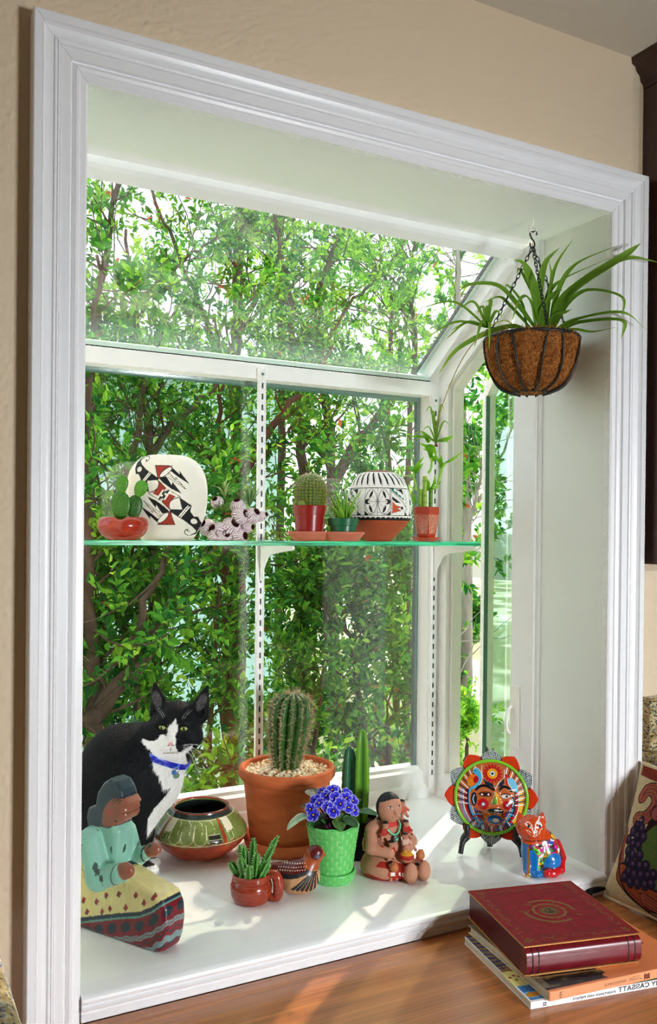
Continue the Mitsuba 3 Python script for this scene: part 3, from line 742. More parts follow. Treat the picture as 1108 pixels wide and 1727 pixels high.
# ---------------------------------------------------------------- materials of pots and plants
mat('terracotta', lambda p, n, uv: mix(srgb(178, 84, 44), srgb(206, 112, 64), fbm(p.x * 30, p.y * 30, p.z * 90, 3)), 0.72, 0.25)
mat('terracotta_pale', lambda p, n, uv: mix(srgb(186, 104, 82), srgb(206, 124, 98), fbm(p.x * 60, p.y * 60, p.z * 60, 2)), 0.8, 0.2)
mat('soil', lambda p, n, uv: mix((0.018, 0.011, 0.007), (0.07, 0.045, 0.03), noise(p.x * 500, p.y * 500, p.z * 500)), 0.95, 0.1)
mat('plain', 'vertex', 0.55, 0.3)
mat('matte_paint', 'vertex', 0.62, 0.3)
mat('glaze', 'vertex', 0.16, 0.5, clearcoat=0.5, clearcoat_gloss=0.9)
mat('semi_gloss', 'vertex', 0.30, 0.45)
mat('succulent', 'vertex', 0.42, 0.4)
mat('spine', 'vertex', 0.6, 0.3)
scene['blade'] = {'type': 'principledthin', 'base_color': {'type': 'mesh_attribute', 'name': 'vertex_color'}, 'roughness': 0.35, 'spec_trans': 0.0, 'diff_trans': 0.7, 'eta': 1.45}
mat('red_plastic', srgb(142, 30, 26), 0.28, 0.5)
mat('green_plastic', srgb(28, 96, 62), 0.28, 0.5)
mat('black_plastic', srgb(10, 13, 14), 0.6, 0.2)
G3 = lambda *c: np.array(srgb(*c))

def col(n, c, jitter=0.0, rg=rng):
    return np.clip(np.tile(np.asarray(c, float), (n, 1)) * (1 + rg.normal(0, jitter, (n, 1))), 0, 1)

def at(m, loc, rotz=0.0, tilt=None):
    return move(m, loc, (tilt[0] if tilt else 0, tilt[1] if tilt else 0, rotz))

def blade(pts, width, n=14, fold=0.25, c0=(0.2, 0.45, 0.06), c1=None, stripe=None, up=(0, 0, 1), prof=None):
    """A leaf along the points: three vertices across, creased at the midrib; returns (mesh, colours)."""
    p = smooth_line(pts, n)
    t = np.gradient(p, axis=0)
    t = unit(t)
    side = np.cross(t, np.asarray(up, float))
    bad = np.linalg.norm(side, axis=1) < 0.15
    side[bad] = np.cross(t[bad], [0.6, 0.8, 0.1])
    side = unit(side)
    nrm = np.cross(side, t)
    s = np.linspace(0, 1, n)
    w = width * (np.interp(s, *zip(*prof)) if prof else np.minimum(1, 0.55 + 2.2 * s) * np.clip((1 - s) * 2.2, 0.02, 1) ** 0.8)
    v = np.stack([p + side * w[:, None] / 2 + nrm * (fold * w / 2)[:, None], p, p - side * w[:, None] / 2 + nrm * (fold * w / 2)[:, None]], 1).reshape(-1, 3)
    f = []
    for i in range(n - 1):
        for j in range(2):
            a, b = 3 * i + j, 3 * i + j + 1
            f += [(a, b, b + 3), (a, b + 3, a + 3)]
    c0 = np.asarray(c0, float)
    c1 = c0 if c1 is None else np.asarray(c1, float)
    c = np.repeat(c0 + (c1 - c0) * s[:, None], 3, 0)
    if stripe is not None:
        c[1::3] = stripe
    return trimesh.Trimesh(v, f, process=False), c

def pot_thing(key, part, prof, loc, bsdf, n=72, color=None, label=None, rotz=0.0):
    v, f = lathe(prof, n)
    kw = {}
    if color is not None:
        kw['color'] = col(len(v), color)
    return add(key, part, at((v, f), loc, rotz), bsdf, smooth=True if color is not None else 35, label=label, **kw)

def spines_mesh(P, Nrm, count, length, rg, r=0.00035, spread=1.0, up=0.0):
    """Bundles of needle cones at the points P around the directions Nrm."""
    P, Nrm = np.repeat(P, count, 0), np.repeat(Nrm, count, 0)
    m = len(P)
    d = unit(Nrm + spread * rg.normal(0, 0.6, (m, 3)) + [0, 0, up])
    L = length * rg.uniform(0.5, 1.15, m)
    a = unit(np.cross(d, rg.normal(0, 1, (m, 3))))
    b = np.cross(d, a)
    v = np.stack([P + r * a, P + r * (-0.5 * a + 0.87 * b), P + r * (-0.5 * a - 0.87 * b), P + d * L[:, None]], 1).reshape(-1, 3)
    f = (np.array([(0, 1, 3), (1, 2, 3), (2, 0, 3)])[None] + (np.arange(m) * 4)[:, None, None]).reshape(-1, 3)
    return trimesh.Trimesh(v, f, process=False)

def ribbed(prof, ribs, depth, n_around=None, twist=0.0):
    """A ribbed column from (r, z); returns (vertices, faces, angle, ring index)."""
    p = np.asarray(prof, float)
    k = n_around or ribs * 10
    a = np.arange(k) * 2 * np.pi / k
    ph = a[None] * ribs + twist * np.arange(len(p))[:, None]
    rib = np.abs(np.cos(ph / 2)) ** 0.8
    r = p[:, :1] * (1 - depth * (1 - rib))
    v = np.stack([r * np.cos(a), r * np.sin(a), np.broadcast_to(p[:, 1:2], r.shape)], -1).reshape(-1, 3)
    i, j = np.meshgrid(np.arange(len(p) - 1), np.arange(k), indexing='ij')
    q = np.stack([i * k + j, i * k + (j + 1) % k, (i + 1) * k + (j + 1) % k, (i + 1) * k + j], -1).reshape(-1, 4)
    return v, np.vstack([q[:, [0, 1, 2]], q[:, [0, 2, 3]]]), rib.reshape(-1)

# ---------------------------------------------------------------- big terracotta pot with the barrel-shaped cactus
PC = np.array([0.478, 0.373, 0.0])
sa = thing('plant_saucer', 'large round terracotta saucer under the big cactus pot on the sill', 'saucer')
pot_thing(sa, None, [(0, 0), (.074, 0), (.079, .004), (.084, .018), (.0855, .024), (.083, .0255), (.080, .023), (.075, .009), (0, .007)], PC, 'terracotta')
cp = thing('cactus_pot', 'large terracotta pot with a spiny columnar cactus in cream gravel', 'potted cactus')
PB = PC + [0, 0, 0.0085]
pot_thing(cp, 'pot', [(0, 0), (.066, 0), (.070, .003), (.0765, .050), (.0785, .0655), (.0782, .0672), (.0788, .0690), (.0785, .0715), (.0793, .0735), (.079, .0760), (.0835, .112), (.085, .124), (.0905, .128), (.0945, .134), (.0955, .141),
                      (.0930, .148), (.0885, .1505), (.0845, .148), (.082, .138), (.0, .132)], PB, 'terracotta', label='terracotta flower pot with a rolled rim')
pg, pgc = [], []
sph = trimesh.creation.icosphere(1, 1.0)
sv, sf = np.array(sph.vertices), np.array(sph.faces)
NG = 900
rr = 0.0825 * np.sqrt(rng.uniform(0.0, 1.0, NG))
aa = rng.uniform(0, 2 * np.pi, NG)
ctr = np.stack([rr * np.cos(aa), rr * np.sin(aa), 0.1375 + 0.006 * np.clip(1 - rr / 0.08, 0, 1) + rng.uniform(-.0015, .0035, NG)], 1)
sc = rng.uniform(0.0019, 0.0042, (NG, 1)) * rng.uniform(0.7, 1.25, (NG, 3))
R_ = Rotation.random(NG, random_state=3).as_matrix()
gv = np.einsum('nij,nkj->nki', R_, sv[None] * sc[:, None] * (1 + rng.normal(0, .08, (NG, len(sv), 1)))) + ctr[:, None] + PB
gf = sf[None] + (np.arange(NG) * len(sv))[:, None, None]
gc = np.where(rng.random((NG, 1)) < 0.18, G3(224, 188, 136), G3(250, 238, 212)) * rng.uniform(0.82, 1.08, (NG, 1))
add(cp, 'gravel', trimesh.Trimesh(gv.reshape(-1, 3), gf.reshape(-1, 3), process=False), 'plain', color=np.clip(np.repeat(gc, len(sv), 0), 0, 1), kind='stuff', label='cream gravel')
z = np.linspace(0, 1, 44)
prof = np.stack([np.interp(z, [0, .05, .2, .45, .7, .85, .93, .98, 1.0], [.0235, .026, .031, .038, .0425, .0400, .0315, .016, 0.001]), z * 0.155], 1)
v, f, rib = ribbed(prof, 13, 0.26, 13 * 12)
lean = lambda q: q + np.stack([0.010 * (q[:, 2] / .15) ** 1.3, -0.004 * (q[:, 2] / .15), 0 * q[:, 2]], 1)
cb = PB + [-0.002, 0, 0.138]
vz = v[:, 2] / .155
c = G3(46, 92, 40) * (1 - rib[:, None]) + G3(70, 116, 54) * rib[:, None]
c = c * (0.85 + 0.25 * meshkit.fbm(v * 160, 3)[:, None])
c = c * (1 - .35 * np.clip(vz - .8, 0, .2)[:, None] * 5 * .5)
add(cp, 'stem', trimesh.Trimesh(lean(v) + cb, f, process=False), 'succulent', smooth=True, color=np.clip(c, 0, 1), label='ribbed green cactus stem')
A, N_ = [], []
for k in range(13):
    a = 2 * np.pi * k / 13
    for q in np.linspace(0.04, 0.985, 19):
        r = np.interp(q, z, prof[:, 0])
        A.append((r * math.cos(a), r * math.sin(a), q * .155))
        N_.append((math.cos(a), math.sin(a), 0.15 + 1.6 * max(0, q - .8) * 5 * .6))
A, N_ = np.array(A), unit(np.array(N_))
sp = spines_mesh(lean(A) + cb, N_, 10, 0.0155, rng, 0.00042, 1.25)
sc_ = np.repeat(np.where(rng.random((len(sp.vertices) // 4, 1)) < .5, G3(226, 206, 170), G3(170, 140, 120)), 4, 0)
add(cp, 'spines', sp, 'spine', color=sc_, kind='stuff', label='pale straw spines')

# ---------------------------------------------------------------- wide pottery bowl, green glaze over rust clay
BC = np.array([0.313, 0.408, 0.0])
bprof = smooth_line([(.0, .0), (.030, .0005), (.046, .002), (.064, .013), (.080, .027), (.0885, .041), (.0875, .052), (.080, .064), (.070, .0755), (.0605, .0835), (.0560, .088), (.0545, .0925), (.0515, .0935), (.0490, .090), (.0520, .078), (.066, .060), (.070, .040), (.05, .012), (0, .006)], 190)
v, f = lathe(bprof, 420)
ring = np.repeat(np.arange(len(bprof)), 420)
aw = np.arctan2(v[:, 1], v[:, 0])
outer = ring < np.argmax(bprof[:, 1])
zz = v[:, 2]
nz = meshkit.fbm(v * 90, 3)
rust = G3(158, 66, 36) * (0.75 + 0.5 * nz[:, None])
green = G3(126, 138, 80) * (0.65 + 0.7 * meshkit.noise(v * 700)[:, None]) * (0.8 + .4 * nz[:, None])
edge = np.clip((zz - 0.0385 + 0.016 * (nz - .5)) / 0.010, 0, 1)[:, None]
c = rust * (1 - edge) + green * edge
P = Paint(aw * 0.08, zz, (0, 0, 0))
P.c = c
dn = G3(52, 64, 62)
top = outer & (zz > 0.0835)
P.mask(top, dn)
cream = G3(214, 208, 176)
F0 = -2.05                                                    # the painted side faces the room
for k in range(5):                                            # incised scallops
    x0 = (F0 - 0.72 + k * 0.285) * 0.08
    arc = [(x0 + 0.0112 * math.cos(t), 0.058 + 0.0125 * math.sin(t)) for t in np.linspace(math.pi, 2 * math.pi, 18)]
    P.line([(x0 - .0112, .076)] + arc + [(x0 + .0112, .066)], 0.0009, cream, outer)
    P.line([(x0 - .002, .0805), (x0 + .0035, .078), (x0 + .0045, .070), (x0 + .003, .060)], 0.0008, cream, outer)
P.line([(-.30, .0440), (.30, .0440)], 0.0007, cream, outer)
P.line([(-.30, .0820), (.30, .0820)], 0.0008, cream, outer)
for dx in (0.62, -0.95, 2.2, 3.6):
    x0 = (F0 + dx) * 0.08
    P.poly([(x0, .083), (x0 + .006, .083), (x0 + .009, .044), (x0 + .002, .044)], G3(168, 78, 44), outer)
    P.poly([(x0 - .024, .062), (x0 - .004, .062), (x0 - .001, .046), (x0 - .022, .046)], G3(64, 62, 54), outer)
    for q in (.0615, .0570, .0530, .0465):
        P.line([(x0 - .024, q), (x0 - .002, q)], 0.0007, cream, outer)
    P.poly([(x0 + .010, .083), (x0 + .032, .083), (x0 + .030, .064), (x0 + .012, .062)], G3(222, 214, 190), outer)
    P.poly([(x0 + .013, .061), (x0 + .024, .062), (x0 + .023, .051), (x0 + .017, .047)], G3(118, 134, 70), outer)
    P.line([(x0 + .013, .061), (x0 + .024, .062), (x0 + .023, .051), (x0 + .017, .047), (x0 + .013, .061)], 0.0008, cream, outer)
P.mask(~outer & (zz < 0.088), G3(30, 40, 38))
P.mask((zz > 0.0905), G3(146, 66, 42))
P.mask(outer & (zz > .0925), dn)
bowl = thing('pottery_bowl', 'wide squat pottery bowl with green incised glaze over rust red clay behind the wooden doll', 'bowl')
add(bowl, None, at((v, f), BC), 'glaze', smooth=True, color=np.clip(P.c * 1.3, 0, 1))

# ---------------------------------------------------------------- small brown handled pot with spiky stems
HP = np.array([0.317, 0.166, 0.0])
hp = thing('handled_pot', 'small glossy brown clay pot with a loop handle and spiky green succulent stems', 'potted succulent')
mat('brown_glaze', lambda p, n, uv: mix(srgb(118, 38, 20), srgb(164, 62, 34), fbm(p.x * 90, p.y * 90, p.z * 260, 3)), 0.18, 0.5, clearcoat=0.5, clearcoat_gloss=0.9)
pp = [(0, 0), (.024, 0), (.028, .002), (.0335, .012), (.0352, .022), (.0345, .0285), (.0322, .0325), (.0328, .0345), (.0312, .0372), (.0318, .0392), (.0305, .0432), (.0312, .0468), (.0300, .0478), (.0285, .0462), (.028, .040), (0, .038)]
pot_thing(hp, 'pot', pp, HP, 'brown_glaze', label='brown glazed clay pot')
hd = np.array([0.80, -0.60, 0])
hs_ = smooth_line([HP + hd * .027 + [0, 0, .0420], HP + hd * .033 + [0, 0, .0475], HP + hd * .0425 + [0, 0, .0440], HP + hd * .0460 + [0, 0, .029], HP + hd * .0450 + [0, 0, .014], HP + hd * .0400 + [0, 0, .0085], HP + hd * .032 + [0, 0, .010]], 40)
add(hp, 'handle', tube(hs_, .0078 - 0.0012 * np.cos(np.linspace(0, 2 * np.pi, 40)), 14), 'brown_glaze', smooth=True, label='thick loop handle')
add(hp, 'soil', at(lathe([(0, .0012), (.0285, 0)], 32), HP + [0, 0, .0405]), 'soil')
stems = [(-.016, -.010, .042, -.35, -.15), (-.008, .004, .052, -.12, .0), (.000, -.012, .047, .05, -.25), (.004, .006, .062, .08, .1), (.012, -.004, .050, .75, -.10), (.016, .006, .058, .95, .15), (-.020, .004, .030, -.8, .1), (.006, -.018, .034, .55, -.6), (-.012, -.018, .030, -.2, -.5), (.000, .016, .046, -.3, .5)]
for sx, sy, ln, lx_, ly_ in stems:
    p = smooth_line([HP + [sx, sy, .040], HP + [sx + lx_ * ln * .35, sy + ly_ * ln * .35, .040 + ln * .55], HP + [sx + lx_ * ln * .7, sy + ly_ * ln * .6, .040 + ln]], 22)
    t, a, b = frames(p)
    s = np.linspace(0, 1, 22)
    r = 0.0062 * np.minimum(1, .7 + 2 * s) * np.clip((1.04 - s) * 4, 0.1, 1)
    g = np.arange(16) * 2 * np.pi / 16
    q = r[:, None] * (0.55 + 0.45 * np.abs(np.cos(2 * g)))[None]
    v = (p[:, None] + q[..., None] * (np.cos(g)[None, :, None] * a[:, None] + np.sin(g)[None, :, None] * b[:, None])).reshape(-1, 3)
    i, j = np.meshgrid(np.arange(21), np.arange(16), indexing='ij')
    qd = np.stack([i * 16 + j, i * 16 + (j + 1) % 16, (i + 1) * 16 + (j + 1) % 16, (i + 1) * 16 + j], -1).reshape(-1, 4)
    f = np.vstack([qd[:, [0, 1, 2]], qd[:, [0, 2, 3]]])
    cc = np.tile((G3(50, 104, 46) + (G3(112, 172, 86) - G3(50, 104, 46)) * (np.abs(np.cos(2 * g)) ** 2)[:, None]), (22, 1))
    st = add(hp, 'stem', trimesh.Trimesh(v, f, process=False), 'succulent', smooth=True, color=cc)
    th, tn = [], []
    for k in range(4):
        dk = math.cos(k * math.pi / 2) * a + math.sin(k * math.pi / 2) * b
        for w in range(2, 22, 2):
            th.append(p[w] + dk[w] * r[w]); tn.append(dk[w] + .4 * t[w])
    tm = spines_mesh(np.array(th), unit(np.array(tn)), 1, 0.0040, rng, 0.0009, 0.3)
    scene[st + '__teeth'] = mikit.ply(tm, 'succulent', color=col(len(tm.vertices), G3(150, 196, 116)))
    labels[st + '__teeth'] = {'kind': 'stuff'}

# ---------------------------------------------------------------- green basket-weave pot with African violet
VC = np.array([0.482, 0.188, 0.0])
def weave(prof, loc, cols, rows, amp, rotz=0.0):
    p = np.asarray(prof, float)
    k = cols * 10
    v, f = lathe(p, k)
    a = np.arctan2(v[:, 1], v[:, 0])
    r = np.hypot(v[:, 0], v[:, 1])
    zt = (v[:, 2] - p[:, 1].min()) / (p[:, 1].max() - p[:, 1].min()) * rows
    row = np.floor(zt)
    u = a / (2 * np.pi) * cols + 0.5 * (row % 2)
    fu, fz = u - np.floor(u), zt - row
    strand = np.sin(np.pi * fz) ** 0.6 * (0.55 + 0.45 * np.sin(np.pi * fu))
    stake = np.exp(-((fu - 0.02) / 0.06) ** 2) + np.exp(-((fu - 0.98) / 0.06) ** 2)
    dsp = amp * np.maximum(strand, 1.1 * stake)
    return v, f, a, r, dsp, stake
vsau = thing('plant_saucer', 'round green basketweave saucer under the violet pot', 'saucer')
mat('green_glaze', 'vertex', 0.22, 0.5, clearcoat=0.35, clearcoat_gloss=0.9)
sprof = smooth_line([(.0, .0), (.030, .0), (.0355, .001), (.0385, .009), (.0405, .0165), (.0400, .0185), (.0375, .0180), (.0350, .0075), (.02, .005), (0, .005)], 60)
v, f, a, r, dsp, stake = weave(sprof, VC, 16, 3, .0010)
side_ = (v[:, 2] > .002) & (v[:, 2] < .0165) & (r > .036)
v[:, :2] *= (1 + np.where(side_, dsp / np.maximum(r, .01), 0))[:, None]
c = G3(116, 206, 120) + (G3(176, 226, 150) - G3(116, 206, 120)) * np.where(side_, stake, 0)[:, None] * .8
add(vsau, None, at((v, f), VC), 'green_glaze', smooth=True, color=c)
vp = thing('violet_pot', 'bright green basketweave pot with a blue African violet', 'potted plant')
vprof = np.vstack([smooth_line([(0, .0), (.028, .0), (.0325, .002), (.0352, .020), (.0385, .045), (.0422, .070), (.0455, .0905), (.0462, .0935)], 100), smooth_line([(.0462, .0935), (.0448, .0950), (.0432, .0925), (.0410, .080), (0, .078)], 24)[1:]])
v, f, a, r, dsp, stake = weave(vprof, VC, 15, 10, .0017)
side_ = (v[:, 2] > .003) & (v[:, 2] < .0925) & (r > .0318)
v[:, :2] *= (1 + np.where(side_, dsp / np.maximum(r, .01), 0))[:, None]
v[:, 2] += np.where(v[:, 2] > .088, .0012 * np.sin(5 * a) + .0008 * np.sin(9 * a + 1), 0)
c = G3(112, 204, 116) + (G3(176, 226, 150) - G3(112, 204, 116)) * np.where(side_, stake, 0)[:, None] * .8
add(vp, 'pot', at((v, f), VC + [0, 0, .0062]), 'green_glaze', smooth=True, color=c, label='green glazed basketweave pot')
VB = VC + [0, 0, .0062]
add(vp, 'soil', at(lathe([(0, .003), (.0405, 0)], 40), VB + [0, 0, .0795]), 'soil')
right, toward = np.array([.885, -.466, 0]), np.array([-.466, -.885, 0])
def violet_leaf(tip, size, c_top, c_under, droop=.3, stemc=(60, 30, 40)):
    """An oval fleshy leaf blade with a stalk; tip: its centre relative to the pot's axis (right, toward the room, up)."""
    ctr_ = VB + right * tip[0] + toward * tip[1] + [0, 0, max(tip[2] + .008, .106)]
    root = VB + (right * tip[0] + toward * tip[1]) * .12 + [0, 0, .083]
    out = unit(right * tip[0] + toward * tip[1])
    nu, nv = 14, 11
    u, w, F = grid_mesh(nu, nv)
    s, q = u, (w - .5) * 2
    wid = np.sqrt(np.clip(1 - (2 * s - .95) ** 2, 0.0, 1)) * .46
    along = (s - .5) * size
    lat = q * wid * size
    zz = -droop * size * (s ** 2) + .10 * size * np.abs(q) ** 1.5 * (wid / .46) + .012 * size * np.sin(9 * q + 12 * s)
    sd = np.cross([0, 0, 1.0], out)
    V = ctr_ + along[:, None] * out + lat[:, None] * sd + zz[:, None] * np.array([0, 0, 1.0])
    cc = np.tile(G3(*c_top), (len(V), 1))
    cc[np.abs(q) < .10] *= 1.5
    cc[(np.abs(q) > .86) | (s > .93)] = G3(*c_under)
    lf = add(vp, 'leaf', trimesh.Trimesh(V, F, process=False), 'violet_leaf', smooth=True, color=np.clip(cc, 0, 1))
    base = ctr_ - out * size * .48
    st = tube(smooth_line([root, (root + base) / 2 + [0, 0, .004], base], 12), np.linspace(.0017, .0012, 12), 7)
    scene[lf + '__stalk'] = mikit.ply(st, 'plain', smooth=True, color=col(len(st.vertices), G3(*stemc)))
mat('violet_leaf', 'vertex', 0.5, 0.35, sheen=0.4)
GRN, PUR = (52, 86, 58), (98, 48, 78)
for tip, size, ct, cu, dr_ in [((-.062, .012, .093), .040, (150, 178, 150), (214, 226, 206), .55), ((-.030, .020, .104), .034, GRN, (120, 150, 110), .3), ((-.042, -.010, .112), .036, (66, 88, 62), (170, 120, 130), .1),
                               ((.062, .004, .106), .036, (70, 110, 76), (110, 140, 100), .15), ((.004, .020, .112), .030, (104, 126, 52), (132, 150, 70), .4), ((.030, .024, .088), .030, (66, 104, 62), (120, 150, 100), .35),
                               ((-.032, -.034, .122), .042, (48, 72, 50), (90, 110, 84), -.2), ((.034, -.022, .118), .036, (62, 96, 66), (120, 140, 110), .0), ((.010, .034, .086), .026, (88, 128, 66), (124, 156, 92), .5), ((.020, -.036, .108), .036, GRN, (90, 110, 84), .1),
                               ((-.006, -.044, .116), .036, GRN, (90, 110, 84), .1)]:
    violet_leaf(tip, size, ct, cu, dr_, PUR)
rgv = np.random.default_rng(5)
fl = [(-.040, .022, .128), (-.030, .010, .138), (-.024, .026, .140), (-.012, .016, .150), (-.010, .034, .136), (.000, .038, .130), (.004, .022, .148), (.012, .030, .140), (.022, .016, .146), (.026, .030, .134), (.034, .012, .140), (-.020, -.004, .150), (.004, -.002, .154), (.024, -.002, .150), (-.034, .030, .120), (.036, .026, .128), (-.002, .010, .158)]
for q in fl:
    ctr_ = VB + right * q[0] + toward * q[1] + [0, 0, q[2] - .004]
    nrm = unit(right * q[0] * 14 + toward * (q[1] * 8 + .55) + np.array([0, 0, .50]) + rgv.normal(0, .16, 3))
    ax = unit(np.cross(nrm, [0, 0, 1.0]))
    ay = np.cross(nrm, ax)
    fw = None
    R0 = .0115 * rgv.uniform(.85, 1.15)
    ph0 = rgv.uniform(0, 6.28)
    stalk = tube(smooth_line([VB + right * q[0] * .15 + [0, 0, .083], VB + right * q[0] * .5 + toward * q[1] * .5 + [0, 0, .083 + (q[2] - .083) * .6], ctr_ - nrm * .001], 10), .0010, 6)
    fw = add(vp, 'flower', cat(move(trimesh.creation.icosphere(1, .0015), ctr_ + nrm * .0018), stalk), 'plain', smooth=True,
             color=np.vstack([col(42, G3(236, 200, 60)), col(len(stalk.vertices), G3(84, 40, 66))]))
    for k in range(5):
        ang = ph0 + k * 2 * np.pi / 5
        u, w, F = grid_mesh(7, 7)
        s, t_ = u, (w - .5) * 2
        wd = .62 * np.sin(np.pi * np.clip(.10 + .80 * s, 0, 1)) ** .7
        rad, lat = s * R0, t_ * wd * R0 * .9
        rip = .10 * R0 * np.sin(5 * t_ + k) * s + .22 * R0 * s ** 2 * (rgv.random() - .2)
        d1 = math.cos(ang) * ax + math.sin(ang) * ay
        d2 = -math.sin(ang) * ax + math.cos(ang) * ay
        V = ctr_ + rad[:, None] * d1 + lat[:, None] * d2 + (rip + .0004 * k)[:, None] * nrm
        rim = np.clip(np.maximum(np.abs(t_), s) - .80, 0, .2) / .2
        cc = G3(66, 62, 226) * (1 - rim[:, None]) + G3(214, 210, 250) * rim[:, None]
        cc = np.where((s < .22)[:, None], G3(40, 26, 130), cc)
        scene[f'{fw}__petal' + ('' if k == 0 else f'_{k:03d}')] = mikit.ply(trimesh.Trimesh(V, F, process=False), 'petal', smooth=True, color=cc)
scene['petal'] = {'type': 'principledthin', 'base_color': {'type': 'mesh_attribute', 'name': 'vertex_color'}, 'roughness': 0.6, 'spec_trans': 0.0, 'diff_trans': 0.5, 'eta': 1.3}

# ---------------------------------------------------------------- tall candelabra cactus in a black pot
KC = np.array([0.577, 0.262, 0.0])
kp = thing('tall_cactus', 'tall green candelabra cactus in a black plastic pot behind the violet', 'potted cactus')
pot_thing(kp, 'pot', [(0, 0), (.026, 0), (.0275, .002), (.0335, .062), (.0355, .0625), (.036, .074), (.0345, .0745), (.033, .066), (0, .064)], KC, 'black_plastic', n=48, label='black plastic pot')
add(kp, 'soil', at(lathe([(0, .002), (.033, 0)], 32), KC + [0, 0, .0655]), 'soil')
def column(dx, dy, hgt, r, ribs, rot, c_hi, c_lo):
    zc = np.linspace(0, 1, 40)
    rr_ = r * np.interp(zc, [0, .1, .35, .6, .85, .95, .985, 1], [.72, .85, 1.0, .98, .80, .55, .3, .02])
    k = ribs * 14
    a = np.arange(k) * 2 * np.pi / k + rot
    rib = np.abs(np.cos(ribs * (a - rot) / 2)) ** 1.6
    q = rr_[:, None] * (0.50 + 0.50 * rib)[None] * (1 + .03 * np.sin(zc * 60)[:, None] * rib[None])
    v = np.stack([q * np.cos(a), q * np.sin(a), np.broadcast_to((zc * hgt)[:, None], q.shape)], -1).reshape(-1, 3)
    i, j = np.meshgrid(np.arange(39), np.arange(k), indexing='ij')
    qd = np.stack([i * k + j, i * k + (j + 1) % k, (i + 1) * k + (j + 1) % k, (i + 1) * k + j], -1).reshape(-1, 4)
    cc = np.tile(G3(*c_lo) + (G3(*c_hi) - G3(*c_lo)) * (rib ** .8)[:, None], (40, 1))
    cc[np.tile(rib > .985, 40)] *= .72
    V = v + KC + [0, 0, .0665] + right * dx + toward * dy
    st = add(kp, 'stem', trimesh.Trimesh(V, np.vstack([qd[:, [0, 1, 2]], qd[:, [0, 2, 3]]]), process=False), 'succulent', smooth=True, color=cc)
    th, tn = [], []
    for m in range(ribs):
        am = rot + 2 * np.pi * m / ribs
        for w in range(3, 39, 3):
            th.append((rr_[w] * math.cos(am), rr_[w] * math.sin(am), zc[w] * hgt)); tn.append((math.cos(am), math.sin(am), .2))
    tm = spines_mesh(np.array(th) + KC + [0, 0, .0665] + right * dx + toward * dy, np.array(tn), 2, .0026, rng, .0004, .6)
    scene[st + '__teeth'] = mikit.ply(tm, 'spine', color=col(len(tm.vertices), G3(150, 120, 84)))
    labels[st + '__teeth'] = {'kind': 'stuff'}
column(.006, .002, .176, .0172, 4, .25, (126, 178, 52), (66, 122, 36))
column(-.018, -.006, .140, .0165, 4, .55, (66, 128, 92), (34, 84, 60))
column(.004, -.020, .085, .0120, 4, .1, (96, 150, 70), (50, 100, 50))
def smoothstep_np(t):
    t = np.clip((t - .30) / .45, 0, 1)
    return .85 * t * t * (3 - 2 * t)
# ---------------------------------------------------------------- things on the glass shelf
def on_shelf(x, y):
    return np.array([x, y, ZS + 0.0002])
# round red pot with a prickly pear
RC = on_shelf(0.1555, 0.392)
rp = thing('round_pot', 'small round red clay pot with a prickly pear cactus on the glass shelf', 'potted cactus')
prof = smooth_line([(0, 0), (.020, 0), (.027, .0015), (.0385, .0105), (.0445, .0225), (.0440, .0325), (.0400, .0390), (.0350, .0415), (.0305, .0395), (.0285, .036), (0, .035)], 80)
v, f = lathe(prof, 90)
a = np.arctan2(v[:, 1], v[:, 0])
v[:, 2] -= np.where(v[:, 2] > .02, .0045 * np.exp(-((a + 1.95) / .25) ** 2) * (v[:, 2] - .02) / .02, 0)
nz = meshkit.fbm(v * 120, 3)
c = G3(150, 44, 26) + (G3(188, 74, 46) - G3(150, 44, 26)) * nz[:, None]
add(rp, 'pot', at((v, f), RC), 'glaze', smooth=True, color=c, label='glossy red clay pot with a pinched rim')
add(rp, 'soil', at(lathe([(0, .002), (.029, 0)], 32), RC + [0, 0, .0355]), 'soil')
def pad(ctr_, hgt, wid, turn, tilt_, colr):
    u, w, F = grid_mesh(26, 40)
    th, ph = u * np.pi, w * 2 * np.pi
    x = np.sin(th) * np.cos(ph) * wid / 2 * (1 + .16 * np.cos(th))
    y = np.sin(th) * np.sin(ph) * .0048
    z_ = np.cos(th) * hgt / 2
    V = np.stack([x, y, z_], 1)
    R = Rotation.from_euler('yz', [tilt_, turn], degrees=True)
    V = R.apply(V) + ctr_
    dots, dn = [], []
    for i in range(-4, 5):
        for j in range(-7, 8):
            px_, pz_ = (i + .5 * (j % 2)) * .0052, j * .0040
            q = (px_ / (wid / 2)) ** 2 + (pz_ / (hgt / 2)) ** 2
            if q < .86:
                dots.append((px_, -.0048 * math.sqrt(1 - q), pz_)); dn.append((0, -1, .2))
    cc = G3(*colr) * (0.88 + .24 * meshkit.noise(np.stack([x, y, z_], 1) * 500)[:, None])
    k = add(rp, 'pad', trimesh.Trimesh(V, F, process=False), 'succulent', smooth=True, color=np.clip(cc, 0, 1))
    if dots:
        m = spines_mesh(R.apply(np.array(dots)) + ctr_, R.apply(np.array(dn)), 3, .0022, rng, .00045, 1.0)
        scene[k + '__spines'] = mikit.ply(m, 'spine', color=col(len(m.vertices), G3(178, 206, 120)))
        labels[k + '__spines'] = {'kind': 'stuff'}
TURN = -28.0
rgt = np.array([.885, -.466, 0])
pad(RC + rgt * -.0045 + [0, 0, .0615], .052, .035, TURN, 0, (66, 124, 34))
pad(RC + rgt * .0190 + [.004, .009, .0590], .046, .027, TURN + 10, 6, (50, 104, 34))
pad(RC + rgt * -.0020 + [0, 0, .1010], .032, .022, TURN, 3, (84, 146, 40))
pad(RC + rgt * .0300 + [.003, .006, .0930], .032, .024, TURN - 5, 24, (92, 156, 44))

